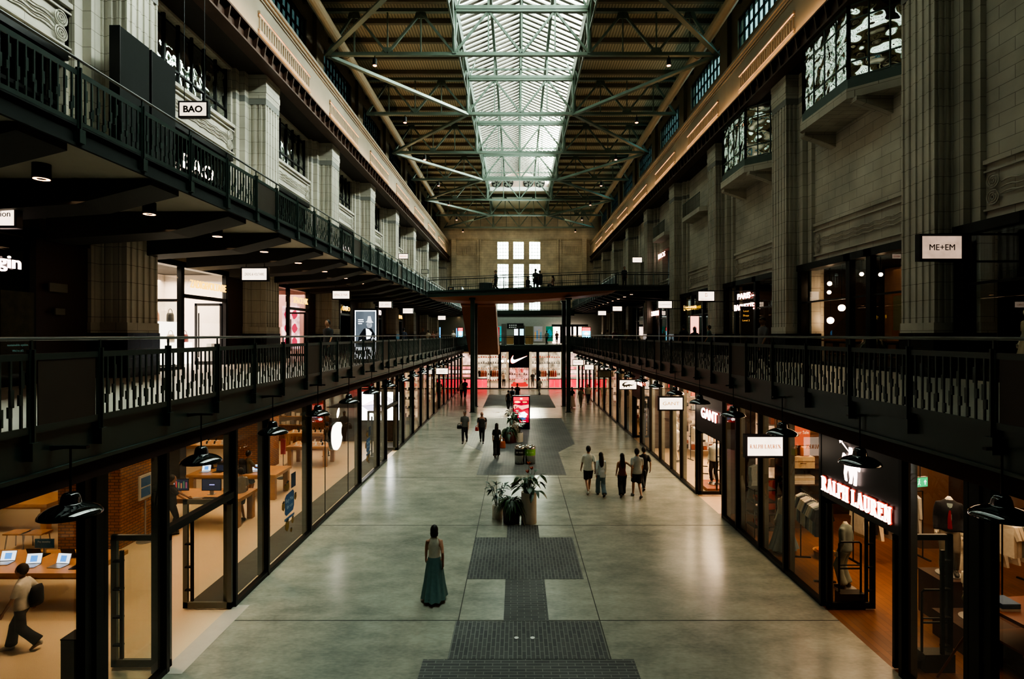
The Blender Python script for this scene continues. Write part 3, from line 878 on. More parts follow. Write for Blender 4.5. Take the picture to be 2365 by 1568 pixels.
# escalator behind the bridge
es = thing('escalator', 'escalator in brown cladding descending behind the footbridge', 'escalator', (0, 0, 0))
ex0_, ex1_ = -4.88, -1.93
mb = MB(); mb.prism([(47.7, 9.2), (47.7, 8.55), (49.0, 8.45), (56.4, 3.95), (60.6, 3.95), (60.6, 4.8), (57.5, 4.9), (49.6, 9.25)], ex0_, ex1_, 'x')
mb.build('cladding', mat('brown_escalator_cladding', (.46, .17, .08), .5), es)
for x in (ex0_, ex1_ - .06):
    mb = MB(); mb.prism([(48.0, 9.2), (49.7, 9.25), (57.6, 4.9), (60.0, 4.8), (60.0, 5.7), (57.4, 5.8), (49.6, 10.15), (48.0, 10.15)], x, x + .06, 'x')
    mb.build('balustrade_side', mat('dark_escalator_side', (.03, .03, .028), .3), es)
mb = MB()
for i in range(26):
    y = 49.6 + 7.6 * i / 26; z = 9.1 - 4.2 * i / 26; mb.box(ex0_ + .5, ex1_ - .5, y, y + .32, z - .2, z)
mb.build('steps', grey_frame, es)
MB().prism([(47.7, 9.2), (49.6, 9.25), (60.6, 4.8), (60.6, 3.95), (56.4, 3.95)], ex0_ - .04, ex0_ - .01, 'x').build('red_edge', mat('red_escalator_edge', (.45, .04, .03), .5), es)

# ------------------------------------------------------------------ shade pendants under the middle galleries
enamel = mat('black_enamel', (.006, .008, .008), .07, .0, var=.1, coat=1.0)
shade_in = mat('cream_enamel_inside', (.75, .66, .48), .5)
p0 = thing('shade_pendant', 'x', 'pendant lamp', (-5.66, 7.02, 3.72), 0, 'enamel pendants along the left gallery')
pr = [(.342, 0), (.338, .02), (.315, .055), (.265, .09), (.20, .12), (.135, .142), (.12, .15), (.118, .155), (.105, .225), (.085, .27), (.06, .285), (.0, .29)]
sh_ = MB().lathe(pr, n=28).build('shade', enamel, p0, smooth=True)
MB().lathe([(.33, .005), (.325, .02), (.29, .06), (.2, .115), (.0, .15)], n=28).build('lining', shade_in, sh_, smooth=True)
MB().ball((0, 0, .06), .05, n=10).build('bulb', mat('frosted_bulb', (.7, .65, .55), .5), sh_)
MB().tube((0, 0, .27), (0, 0, .86), .014, n=6).build('rod', black_frame, p0)
MB().box(-.32, .22, -.03, .03, .84, .875).add(*(lambda m: (m.v, m.f))(MB().prism([(-.32, .875), (-.32, .80), (-.05, .84), (.18, .875)], -.01, .01, 'y'))).build('bracket', black_frame, p0)
P0 = tree(p0); p0['label'] = 'black enamel dome pendant below the left gallery edge, nearest the camera'
for k in range(1, 18):
    dup(p0, (-5.66, 7.02 + 2.9 * k, 3.72), 'black enamel dome pendant below the left gallery edge, ' + ORD[k], T=P0)
for k in range(0, 18):
    dup(p0, (6.05, 6.92 + 2.87 * k, 3.72), 'black enamel dome pendant below the right gallery edge, ' + ORD[k], rz=PI, T=P0, group='enamel pendants along the right gallery')

# ------------------------------------------------------------------ ground shopfronts
wn = 40
def front(side, posts, doors=(), blanks=(), thin=()):
    """posts: y of uprights; one window per gap, doors are open gaps"""
    global wn
    sg = -1 if side == 'left' else 1
    X = XL if sg < 0 else XR
    f = lambda p: X + sg * p
    for i, (a, b) in enumerate(zip(posts, posts[1:])):
        w = sroot('window_%d' % wn); wn += 1
        if a in thin: MB().box(f(.03), f(.05), a - .012, a + .012, 0, 4.2).build('glass_joint', black_frame, w)
        else:
          m = MB(); m.box(f(-.04), f(.08), a - .04, a + .04, 0, 4.2); m.build('mullion', black_frame, w)
          m = MB(); m.box(f(.08), f(.24), a - .035, a + .035, 0, 4.2); m.build('mullion_back', grey_frame, w)
        if (a, b) in doors:
            m = MB(); m.box(f(-.02), f(.12), a, b, 2.42, 2.56); m.build('transom', black_frame, w)
            MB().quad((f(.04), a, 2.56), (f(.04), b, 2.56), (f(.04), b, 4.2), (f(.04), a, 4.2)).build('pane', pane, w)
        elif (a, b) in blanks:
            MB().box(f(-.03), f(.10), a + .05, b - .05, 2.45, 4.2).build('fascia_panel', black_panel, w)
        else:
            MB().box(f(-.03), f(.10), a, b, 0, .10).build('sill', black_frame, w)
            MB().quad((f(.04), a, .10), (f(.04), b, .10), (f(.04), b, 4.2), (f(.04), a, 4.2)).build('pane', pane, w)
    a = posts[-1]
    struct('trim_mullion', MB().box(f(-.05), f(.2), a - .05, a + .05, 0, 4.2), black_frame)
left_posts = [3.0, 5.6, 8.36, 9.84, 12.25, 13.85, 16.7, 18.1, 20.56, 22.06, 25.0, 26.4, 28.9, 30.4, 33.3, 36.0, 38.8, 41.6, 44.4, 47.2, 50, 52.8, 55.6, 58.4, Y1]
front('left', left_posts, doors=((9.84, 12.25), (26.4, 28.9)), thin=(18.1, 20.56))
right_posts = [3.0, 5.5, 8.3, 9.72, 12.3, 14.0, 15.45, 17.05, 18.2, 20.9, 22.9, 24.4, 26.3, 28.2, 30.4, 32.4, 34.8, 37.6, 40.5, 43.4, 46.3, 49.2, 52.1, 55.0, 58.0, Y1]
front('right', right_posts, doors=(), blanks=((9.72, 12.3), (18.2, 20.9), (30.4, 32.4)))
# heavy near posts
for side, x, y in (('left', XL - .02, 7.95), ('right', XR + .02, 7.85)):
    mb = MB(); mb.box(x - .07, x + .06, y, y + .38, 0, 4.26); mb.box(x - .10, x + .10, y + .16, y + .22, 0, 4.26)
    struct('pillar_shop_' + side, mb, mat('black_steel_post', (.008, .009, .009), .4, .3))
# open glass doors
dn = 1
def door(hinge, dirx, w, h, label_unused=None, rz=0.0):
    """leaf swings into the shop, parallel to the picture"""
    global dn
    d = sroot('door_%d' % dn, hinge); dn += 1
    s = dirx
    mb = MB(); t = .10
    mb.box(0, s * t, -.03, .03, .03, h); mb.box(s * (w - t), s * w, -.03, .03, .03, h); mb.box(0, s * w, -.03, .03, h - .1, h); mb.box(0, s * w, -.03, .03, .03, .16)
    mb.build('door_frame', grey_frame if s < 0 else black_frame, d)
    MB().quad((s * t, 0, .16), (s * (w - t), 0, .16), (s * (w - t), 0, h - .1), (s * t, 0, h - .1)).build('pane', pane, d)
    mb = MB(); x = s * (w - .24)
    mb.box(x - .03, x + .03, -.11, -.07, .22, h - .25)
    for i in range(4): z = .45 + i * (h - .9) / 3; mb.box(min(x, x + s * .16), max(x, x + s * .16), -.10, -.02, z - .015, z + .015)
    mb.build('handle', black_frame, d)
door((XL, 9.98, 0), -1, 1.06, 2.40)
door((XL, 12.12, 0), -1, 1.06, 2.40)
door((XL, 26.55, 0), -1, .95, 2.35)
door((XL, 28.75, 0), -1, .95, 2.35)
door((XR, 12.1, 0), 1, 1.05, 2.42)
door((XR, 9.95, 0), 1, 1.05, 2.42)
door((XR, 20.7, 0), 1, .9, 2.42)
door((XR, 32.2, 0), 1, .9, 2.42)
# ------------------------------------------------------------------ figures
def col(c, rough=.8):
    n = 'cloth_%02x%02x%02x_%d' % tuple([int(x * 255) for x in c] + [int(rough * 10)])
    return mat(n, c, rough, var=.18, scale=14)
def skinm(c): return mat('skin_%02x%02x%02x' % tuple(int(x * 255) for x in c), c, .55, var=.06, scale=8)
def remeshed(mb, vox, m, name, extra=None, smooth=2):
    me = mb.mesh('tmp', m); o = bpy.data.objects.new('tmp_figure', me); COL.objects.link(o)
    r = o.modifiers.new('r', 'REMESH'); r.mode = 'VOXEL'; r.voxel_size = vox; r.use_smooth_shade = True
    s = o.modifiers.new('s', 'SMOOTH'); s.iterations = smooth; s.factor = .5
    bpy.context.view_layer.update()
    dg = DG()
    me2 = bpy.data.meshes.new_from_object(o.evaluated_get(dg), depsgraph=dg)
    bpy.data.objects.remove(o); bpy.data.meshes.remove(me)
    if extra is not None and extra.v:
        b = MB(); b.v = [tuple(v.co) for v in me2.vertices]; b.f = [tuple(p.vertices) for p in me2.polygons]
        b.add(extra.v, extra.f)
        bpy.data.meshes.remove(me2); me2 = b.mesh(name, m, True)
    else:
        me2.name = name; me2.materials.clear(); me2.materials.append(m)
        me2.polygons.foreach_set('use_smooth', [True] * len(me2.polygons))
    return me2
def ik(S, T, l1, l2, hint):
    d = T - S; L = min(d.length, (l1 + l2) * .995); dn = d.normalized()
    a = (l1 * l1 - l2 * l2 + L * L) / (2 * L); hh = math.sqrt(max(0, l1 * l1 - a * a))
    hv = Vector(hint); hv = (hv - dn * hv.dot(dn)).normalized()
    return S + dn * a + hv * hh, S + dn * L
def figure(label, loc, rz, h=1.72, top=(.6, .6, .55), sleeve='short', bottom=(.02, .02, .022), legs='trousers', hair='short', hairc=(.012, .010, .008),
           skin=(.34, .18, .11), pose='walk', phase=1, arms=None, vox=.02, name='person', cat='person', group=None, shoes=(.03, .03, .03), build_=1.0, face=False, head=True, torso_open=False, female=False):
    """arms: {1: hand target, -1: hand target} with +1 the figure's right; facing +Y before rz"""
    arms = arms or {}
    V = Vector; s = h / 1.75
    t = thing(name, label, cat, loc, rz, group)
    sit = pose == 'sit'
    pz = .50 if sit else .93
    P = V((0, 0, pz)); B = build_; sw = .185 if not female else .165
    hipw = .09 if not female else .1
    J = {}
    for sd in (1, -1):
        hip = V((sd * hipw, 0, pz - .03))
        fwd = phase * sd
        if sit: ank = V((sd * .1, .46, .09)); hint = (0, .2, 1)
        elif pose == 'walk':
            ank = V((sd * .075, .24, .085)) if fwd > 0 else V((sd * .075, -.30, .17)); hint = (0, 1, .1)
        else: ank = V((sd * .11, .0, .085)); hint = (0, 1, 0)
        kn, ank = ik(hip, ank, .43, .42, hint)
        toe = ank + (V((0, .17, -.06)) if not (pose == 'walk' and fwd < 0) else V((0, .12, -.14)))
        J['leg', sd] = (hip, kn, ank, toe)
        sh = V((sd * sw * B, -.01, pz + .465))
        if sd in arms: T = V(arms[sd])
        elif pose == 'walk': T = V((sd * (sw + .045), -.17 * fwd + .05, pz - .05))
        elif sit: T = V((sd * .12, .33, pz + .18))
        else: T = V((sd * (sw + .04), .06, pz - .08))
        el, wr = ik(sh, T, .30, .27, (sd * .15, -1, -.1))
        J['arm', sd] = (sh, el, wr)
    tors = [(0, .02 if sit else 0, pz - .10), (0, 0, pz), (0, 0, pz + .13), (0, .005, pz + .28), (0, .0, pz + .42), (0, -.005, pz + .50), (0, 0, pz + .56)]
    wst = .135 if not female else .118
    tr = [(.13, .09), (.165 if not female else .172, .115), (wst, .10), (.158 * B if not female else .14, .115), (.17 * B if not female else .145, .112), (.125, .085), (.058, .055)]
    tors2 = tors; k = B if B > 1 else 1
    body = MB(); body.limb(tors, [(a * k, b * k) for a, b in tr], 14)
    hc = V((0, .02, pz + .705))
    if head:
        body.limb([(0, -.01, pz + .50), (0, .01, pz + .63)], [.056, .052], 10)
        body.ball(hc, .084, .106, .128, 14, 10); body.ball(hc + V((0, .03, -.06)), .055, .06, .055, 10, 7)
        body.ball(hc + V((0, .098, -.018)), .016, .022, .026, 8, 6)
        for sd in (1, -1): body.ball(hc + V((sd * .078, -.005, -.01)), .012, .022, .032, 8, 6)
    else:
        body.limb([(0, -.01, pz + .50), (0, .01, pz + .60)], [.056, .05], 10)
    fing = MB()
    for sd in (1, -1):
        sh, el, wr = J['arm', sd]
        d = (wr - el).normalized(); pe = wr + d * .085
        body.limb([sh + V((-sd * .07, 0, .0)), sh + V((-sd * .008, 0, -.004)), sh.lerp(el, .5), el, el.lerp(wr, .35), wr], [.04, .048 * k, .044 * k, .037, .036, .026], 10)
        body.limb([wr - d * .01, wr + d * .04, pe], [(.028, .02), (.026, .040), (.022, .038)], 10)
        lat = V((0, 1, 0)); lat = (lat - d * lat.dot(d)).normalized(); nrm = d.cross(lat)
        inn = V((-sd, 0, 0)); inn = (inn - d * inn.dot(d)); inn = inn.normalized() if inn.length > .05 else nrm
        for q in range(4):
            o_ = pe - d * .012 + lat * (.028 - .0185 * q); ln = (.072, .082, .076, .058)[q]
            fing.limb([o_, o_ + d * ln * .5 + inn * .006, o_ + d * ln * .95 + inn * .03], [.0105, .0095, .007], 6)
        tb = wr + d * .03 + lat * .034
        fing.limb([tb - lat * .015, tb + d * .03 + lat * .022 + inn * .01, tb + d * .062 + lat * .022 + inn * .022], [.013, .0115, .008], 6)
        hip, kn, ank, toe = J['leg', sd]
        body.limb([hip + V((0, 0, .06)), hip, hip.lerp(kn, .5), kn, kn.lerp(ank, .35), ank], [.085, .086, .07, .052, .053, .035], 12)
        body.limb([ank + V((0, -.03, -.0)), ank + V((0, 0, -.045)), toe], [.036, .042, (.04, .022)], 8)
    sc = Matrix.Scale(s, 4)
    sk = skinm(skin)
    link('body', (lambda me: (me.transform(sc), me)[1])(remeshed(body, vox, sk, 'body', fing)), t)
    def child(nm, mb, m, rem=None, smooth=True):
        me = remeshed(mb, rem, m, nm) if rem else mb.mesh(nm, m, smooth)
        me.transform(sc); return link(nm, me, t)
    if top is not None:
        mb = MB(); lo = pz - .07 if legs != 'skirt' else pz + .03
        ch_ = (.178 * k, .128 * k) if not female else (.150, .122)
        ws_ = (.166 * k, .122 * k) if not female else (.134, .110)
        pts = [(0, 0, lo), (0, 0, lo + .06), (0, 0, pz + .16), (0, .005, pz + .32), (0, .0, pz + .41), (0, -.005, pz + .475), (0, -.004, pz + .525), (0, 0, pz + .56)]
        rr = [(.190 * k, .138 * k) if not female else (.180 if legs != 'skirt' else .145, .135 if legs != 'skirt' else .115), (.190 * k, .138 * k) if not female else (.172 if legs != 'skirt' else .142, .13 if legs != 'skirt' else .115), ws_, ch_, (ch_[0] * .98, ch_[1] * .96), (ch_[0] * .86, .100), (.105, .078), (.066, .062)]
        mb.limb(pts, rr, 18)
        if sleeve != 'none':
            for sd in (1, -1):
                sh, el, wr = J['arm', sd]
                if sleeve == 'short': mb.limb([sh + V((-sd * .08, 0, .0)), sh + V((-sd * .01, 0, -.005)), sh.lerp(el, .3), sh.lerp(el, .6), sh.lerp(el, .84)], [.045, .058 * k, .06 * k, .058 * k, .058 * k], 10)
                else: mb.limb([sh + V((-sd * .08, 0, .0)), sh + V((-sd * .01, 0, -.005)), sh.lerp(el, .5), el, el.lerp(wr, .5), wr], [.045, .058 * k, .055 * k, .05, .045, .04], 10)
        child('shirt' if sleeve != 'long' else 'jacket', mb, col(top), vox * 1.1)
    if legs in ('trousers', 'shorts', 'wide'):
        mb = MB(); mb.limb([(0, 0, pz + .06), (0, 0, pz), (0, 0, pz - .11)], [(.150 * k, .112), (.174 * k, .128), (.15, .11)], 14)
        for sd in (1, -1):
            hip, kn, ank, toe = J['leg', sd]
            if legs == 'shorts': mb.limb([hip + V((-sd * .035, 0, .03)), hip + V((0, 0, -.04)), hip.lerp(kn, .5), hip.lerp(kn, .88)], [.08, .104, .1, .098], 12)
            else:
                e = 1.35 if legs == 'wide' else 1
                mb.limb([hip + V((-sd * .035, 0, .03)), hip + V((0, 0, -.04)), hip.lerp(kn, .5), kn, kn.lerp(ank, .5), ank + V((0, -.01, .0))], [.08, .102, .09, .075 * e, .068 * e, .058 * e * e], 12)
        child('trousers' if legs != 'shorts' else 'shorts', mb, col(bottom), vox * 1.1)
    elif legs == 'skirt':
        mb = MB(); n = 44; rows = [(pz + .10, .135, .11, 0), (pz, .18, .14, .01), (pz - .25, .215, .19, .03), (pz - .55, .25, .30, .05), (.09, .30, .44, .06)]
        vs = []; fs = []
        for z, rx, ry, am in rows:
            for q in range(n):
                a = 2 * PI * q / n; w_ = 1 + am * math.cos(11 * a) * 1.6; vs.append((rx * w_ * math.cos(a), ry * w_ * math.sin(a), z))
        for i in range(len(rows) - 1):
            for q in range(n):
                q2 = (q + 1) % n; fs.append((i * n + q, i * n + q2, (i + 1) * n + q2, (i + 1) * n + q))
        mb.add(vs, fs); child('skirt', mb, col(bottom))
    if shoes is not None:
        for sd in (1, -1):
            hip, kn, ank, toe = J['leg', sd]
            u = (toe - ank); mb = MB()
            mb.limb([ank + V((0, -.065, -.04)), ank + V((0, -.01, -.042)), ank + u * .6 + V((0, 0, -.015)), toe + u * .12 + V((0, 0, .0))], [(.035, .04), (.046, .046), (.05, .036), (.034, .02)], 10)
            child('shoe', mb, col(shoes, .5))
    if head and hair:
        mb = MB()
        if hair == 'bald':
            mb = None
        elif hair == 'cap':
            mb.ball(hc + V((0, -.012, .035)), .084, .1, .095, 12, 8); mb.limb([hc + V((0, .06, .06)), hc + V((0, .16, .045))], [(.07, .012), (.055, .006)], 10)
            child('cap', mb, col(hairc)); mb = None
        else:
            mb.ball(hc + V((0, -.022, .022)), .096, .110, .124, 14, 10)
            if hair == 'long':
                mb.limb([hc + V((0, -.04, .06)), hc + V((0, -.085, -.06)), hc + V((0, -.12, -.2)), hc + V((.01, -.13, -.36)), hc + V((.01, -.12, -.48))], [(.08, .06), (.098, .06), (.105, .055), (.085, .045), (.03, .02)], 12)
            elif hair == 'bob':
                mb.limb([hc + V((0, -.03, .05)), hc + V((0, -.05, -.06)), hc + V((0, -.05, -.13))], [(.085, .07), (.1, .085), (.085, .07)], 12)
            else:
                mb.ball(hc + V((0, -.05, -.04)), .07, .06, .06, 10, 7)
            child('hair', mb, col(hairc, .6), vox)
    if head and face:
        for sd in (1, -1):
            mb = MB(); mb.ball(hc + V((sd * .03, .086, .012)), .009, .006, .006, 8, 6); child('eye', mb, mat('dark_eye', (.02, .015, .012), .3))
        mb = MB(); mb.ball(hc + V((0, .088, -.065)), .022, .008, .007, 8, 6); child('mouth', mb, mat('lips', (.30, .10, .08), .5))
    t['joints'] = 0
    del t['joints']
    return t, J, s

def bag(name, label, loc, w, d, h, m, rz=0, strap=True, cat='bag'):
    t = thing(name, label, cat, loc, rz)
    mb = MB(); mb.limb([(0, 0, 0), (0, 0, h * .15), (0, 0, h * .8), (0, 0, h)], [(w * .46, d * .45), (w * .5, d * .5), (w * .48, d * .45), (w * .40, d * .3)], 12); mb.build('pouch', m, t, True)
    if strap:
        pts = [(w * .32 * math.cos(a), 0, h + h * .45 * math.sin(a)) for a in [PI * i / 8 for i in range(9)]]
        mb = MB(); mb.limb(pts, [.012] * 9, 6); mb.build('handle', m, t)
    return t
# ------------------------------------------------------------------ people on the hall floor
def P2(px, py): return at(px, py, 0)
def W(t, J, s, v):            # figure-local -> world
    R = Matrix.Rotation(t.rotation_euler.z, 4, 'Z'); return Vector(t.location) + R @ (Vector(v) * s)
DK = (.012, .012, .014)
figure('woman in cream sleeveless top and long blue-green skirt walking away', P2(1003, 1383), .10, 1.66, (.62, .58, .47), 'none', (.10, .19, .18), 'skirt', 'bob', (.015, .012, .01), (.40, .20, .13), 'walk', 1, female=True, vox=.016)
figure('man in white T-shirt and black shorts, outermost left of the walking group', P2(1359, 1139), .08, 1.78, (.66, .64, .55), 'short', DK, 'shorts', 'short', pose='walk', phase=1, shoes=(.62, .6, .55), vox=.018)
f3 = figure('woman with long dark hair, pale blue top and jeans in the walking group', P2(1388, 1146), .05, 1.62, (.50, .56, .56), 'long', (.13, .20, .23), 'wide', 'long', (.014, .009, .007), pose='walk', phase=-1, female=True, vox=.018)
f4 = figure('woman in maroon top and black trousers reaching an arm round her companion', P2(1437, 1147), -.05, 1.60, (.13, .035, .03), 'none', DK, 'wide', 'long', (.012, .010, .008), (.42, .22, .13), 'walk', 1, arms={1: (.55, -.10, 1.12)}, female=True, vox=.018)
f5 = figure('man in grey T-shirt and black shorts with a shoulder strap bag', P2(1471, 1149), .06, 1.80, (.36, .39, .36), 'short', DK, 'shorts', 'short', pose='walk', phase=-1, shoes=(.10, .10, .09), vox=.018)
figure('person in dark clothes half hidden behind the man in grey T-shirt', P2(1487, 1132), .05, 1.66, (.02, .02, .02), 'short', DK, 'trousers', 'short', pose='walk', phase=1, vox=.022)
L5 = W(*f5, (.0, -.17, 1.05))
bag('shoulder_bag', 'slim dark bag at the right hip of the man in grey T-shirt', W(*f5, (.27, -.06, .78)), .10, .2, .22, col(DK), .06, False)
L3 = W(*f3, (.20, -.02, .82)); bag('shoulder_bag', 'white bag hanging at the back of the woman in jeans', W(*f3, (.02, -.20, .80)), .20, .07, .26, col((.55, .58, .58)), .05)
f7 = figure('man in grey T-shirt and dark cap walking with a camera bag', P2(1073.5, 1022), PI - .05, 1.76, (.10, .105, .10), 'short', DK, 'trousers', 'cap', (.02, .02, .025), (.36, .2, .13), 'walk', 1, arms={1: (.16, .24, 1.10)}, face=True, vox=.022)
bag('camera_bag', 'black camera bag hanging at the hip of the man in the cap', W(*f7, (.30, .08, .78)), .26, .16, .2, col(DK), 0)
f8 = figure('bald man in black shirt walking with a red bag', P2(1113, 1022), PI + .05, 1.70, (.035, .035, .035), 'short', DK, 'trousers', 'bald', DK, (.36, .17, .12), 'walk', -1, build_=1.12, face=True, vox=.022)
bag('red_bag', 'small red bag carried by the bald man', W(*f8, (.28, .14, .70)), .2, .14, .2, col((.40, .03, .03)), 0)
f9 = figure('woman in black with very long dark hair walking away', P2(1147, 1056), .0, 1.66, (.014, .013, .013), 'short', DK, 'wide', 'long', (.018, .012, .009), pose='walk', phase=1, female=True, vox=.02)
bag('carrier_bag', 'orange and red carrier bag held by the long haired woman in black', W(*f9, (.30, .04, .46)), .30, .12, .34, col((.45, .12, .06)), .0)
figure('slim person in dark clothes beside the red advertising totem', P2(1174, 948), .1, 1.60, (.02, .02, .02), 'none', DK, 'trousers', 'short', pose='walk', phase=1, female=True, vox=.03)
p = atd(1183, 935, 45.5); f11 = figure('person in blue shirt with a black backpack behind the red totem', (p.x, 45.5, 0), 0, 1.72, (.16, .24, .32), 'short', DK, 'trousers', 'short', pose='walk', phase=1, vox=.03)
bag('backpack', 'black backpack on the person in blue shirt', W(*f11, (0, -.20, .98)), .3, .2, .42, col(DK), 0, False)
p = atd(1195, 930, 48.3); figure('person in black behind the backpack wearer near the shop entrance', (p.x, 48.3, 0), PI, 1.74, (.02, .02, .022), 'short', DK, 'trousers', 'short', pose='walk', phase=1, vox=.03)
figure('person in pale grey standing before the end shop, right of its doorway', P2(1246, 912), .4, 1.70, (.42, .38, .34), 'short', (.28, .24, .2), 'trousers', 'short', pose='walk', phase=1, vox=.03)
figure('person in white top and dark trousers by the left bridge columns', P2(1066, 920), .3, 1.66, (.5, .45, .4), 'short', DK, 'trousers', 'short', pose='walk', phase=1, vox=.03)
figure('tall person in black by the left bridge columns', P2(1074, 920), .0, 1.84, DK, 'short', DK, 'trousers', 'short', pose='walk', phase=-1, vox=.03)
figure('person in dark top and pale skirt behind the right bridge column', P2(1321, 941), .1, 1.68, DK, 'short', (.45, .33, .28), 'skirt', 'long', pose='walk', phase=1, female=True, vox=.03)
figure('person in olive clothes walking right of the bridge columns', P2(1341.5, 941), .1, 1.66, (.14, .13, .08), 'short', (.15, .13, .09), 'trousers', 'short', pose='walk', phase=1, vox=.03)
figure('bald man in white shirt and jeans near the right shopfront', P2(1358, 933), PI, 1.74, (.5, .46, .4), 'short', (.06, .07, .09), 'trousers', 'bald', pose='walk', phase=1, build_=1.15, vox=.03)
# ------------------------------------------------------------------ people in the left shop
f19 = figure('person in white T-shirt and black trousers walking inside the left shop', P2(52, 1500), PI / 2 + .3, 1.62, (.60, .56, .48), 'short', DK, 'wide', 'short', (.03, .018, .01), (.36, .2, .13), 'walk', 1, shoes=(.45, .42, .36), vox=.016)
bag('backpack', 'black bag on the back of the person in white inside the left shop', W(*f19, (.05, -.22, .88)), .28, .16, .36, col(DK), PI / 2, False)
p = atd(392, 1250, 16.6); figure('man in black T-shirt leaning on the table with the two big monitors', (p.x, 16.7, 0), -1.0, 1.76, DK, 'short', DK, 'trousers', 'short', pose='stand', arms={1: (.25, .42, .98), -1: (-.1, .45, .98)}, vox=.02)
figure('person in grey shirt and dark shorts bending to the monitor table', P2(556, 1203), 1.0, 1.70, (.24, .22, .18), 'short', (.05, .06, .07), 'shorts', 'short', pose='stand', arms={-1: (-.3, .5, .98)}, vox=.02)
f22 = figure('man with a black backpack using a laptop in the left shop', P2(574, 1149), -.7, 1.72, (.10, .08, .035), 'short', (.03, .05, .06), 'shorts', 'short', pose='stand', arms={1: (.2, .4, 1.05), -1: (-.15, .42, 1.05)}, vox=.02)
bag('backpack', 'big black backpack worn by the man at the laptop', W(*f22, (0, -.24, .95)), .36, .24, .52, col(DK), -.7, False)
p = atd(471, 1000, 26.9); figure('shop assistant in white T-shirt behind the far phone table', (p.x, 26.9, 0), PI, 1.72, (.62, .55, .42), 'short', DK, 'trousers', 'short', pose='stand', arms={1: (.25, .4, 1.0)}, vox=.026)
p = atd(755, 1052, 27.3); figure('person in brown top browsing beside the glowing fruit emblem', (p.x, 27.3, 0), 1.2, 1.70, (.09, .06, .03), 'short', DK, 'trousers', 'short', pose='stand', arms={1: (.2, .4, 1.05)}, vox=.026)
p = atd(388, 1100, 22); figure('person in dark top standing behind the left brick pier', (p.x, 22.0, 0), .3, 1.7, (.05, .03, .02), 'short', DK, 'trousers', 'short', pose='stand', vox=.03)
# ------------------------------------------------------------------ people on the middle galleries
def gal(px, d, label, rz, top, hgt=1.7, z=MID, **k):
    figure(label, ((px - VX) / F * d, d, z), rz, hgt, top, vox=.03, **k)
gal(757, 20.5, 'man in black T-shirt walking along the left middle gallery', PI - .3, DK, 1.76, bottom=DK)
gal(933, 40, 'person in blue jacket at the left middle gallery rail', 0, (.03, .04, .07), 1.7, sleeve='long')
gal(977, 46, 'person in black and white on the left middle gallery', PI, (.10, .10, .10), 1.78)
gal(989, 49, 'person in pale top further along the left middle gallery', 0, (.5, .44, .36), 1.62)
gal(1000, 54, 'person in reddish top far along the left middle gallery', PI, (.25, .10, .07), 1.58)
gal(1009, 57, 'person in brown top far along the left middle gallery', .3, (.16, .09, .06), 1.6)
gal(1047, 63, 'person in white shirt at the far end of the left middle gallery', PI, (.6, .55, .5), 1.7)
gal(1762, 16.8, 'person in grey top walking along the right middle gallery', 1.8, (.14, .13, .13), 1.76, bottom=DK, hair='cap', hairc=(.08, .06, .05))
gal(1579, 31, 'man in black at the right middle gallery shops', 0, DK, 1.76)
gal(1604, 30, 'person in dark hooded jacket before the pink lit doorway', 0, (.025, .018, .014), 1.62, sleeve='long', hair='long')
gal(1638, 28.5, 'person in teal shirt walking on the right middle gallery', 1.2, (.05, .10, .10), 1.70)
gal(1403, 50, 'person in cream top far along the right middle gallery', 0, (.45, .4, .33), 1.66)
gal(1420, 48, 'person in red top far along the right middle gallery', PI, (.22, .07, .05), 1.7)
gal(1447, 45, 'woman with fair hair on the right middle gallery', 0, (.30, .22, .15), 1.62, hair='long', hairc=(.35, .22, .10), female=True)
gal(1286, 74, 'person in orange top on the end gallery before the bright shop', 0, (.35, .12, .05), 1.7)
gal(1263, 70, 'person in pale shirt on the end gallery', .5, (.3, .32, .26), 1.74)
# bridge and landing
def brp(px, d, label, rz, top, hgt=1.74, **k):
    x = (px - VX) / F * d; figure(label, (x, d, bz(x)), rz, hgt, top, vox=.028, **k)
brp(1237, 45.2, 'tall person in black standing on the footbridge, left of a pair', 0, DK, 1.84, pose='stand')
brp(1246.5, 45.4, 'person in black shorts standing on the footbridge, right of a pair', .2, DK, 1.72, legs='shorts', pose='stand', skin=(.45, .25, .17))
brp(1145, 44.6, 'dark figure walking on the footbridge beside the left window column', PI / 2, DK, 1.76, hair='cap', hairc=DK)
brp(1219, 44.8, 'person in black sitting on the footbridge floor', -.5, DK, 1.6, pose='sit')
brp(1277, 44.8, 'woman in pink top sitting on the footbridge floor', 1.2, (.30, .16, .12), 1.6, pose='sit', hair='long', skin=(.45, .25, .17), female=True)
figure('person in dark blue leaning on the upper right landing rail', ((1442 - VX) / F * 44.6, 44.6, UPR), PI, 1.68, (.05, .05, .08), pose='stand', vox=.03)

# ------------------------------------------------------------------ planters, bins, totem
leafm = mat('dark_green_leaf', (.022, .055, .020), .4, var=.45, scale=9)
leafm2 = mat('blue_green_leaf', (.028, .06, .04), .45, var=.4, scale=9)
def leaf(mb, base, dirv, L, Wd, droop=.3, n=5):
    d = Vector(dirv).normalized(); base = Vector(base); side = d.cross(Vector((0, 0, 1)))
    side = side.normalized() if side.length > .05 else Vector((1, 0, 0))
    up = side.cross(d)
    vs = []; fs = []
    for i in range(n + 1):
        t = i / n; c = base + d * (L * t) + Vector((0, 0, -droop * L * t * t)); w_ = Wd * math.sin(PI * min(.985, t * .9 + .08)) ** .8
        vs += [c - side * w_ - up * (.12 * w_), c + up * .0, c + side * w_ - up * (.12 * w_)]
    for i in range(n):
        a = i * 3; fs += [(a, a + 1, a + 4, a + 3), (a + 1, a + 2, a + 5, a + 4)]
    mb.add(vs, fs)
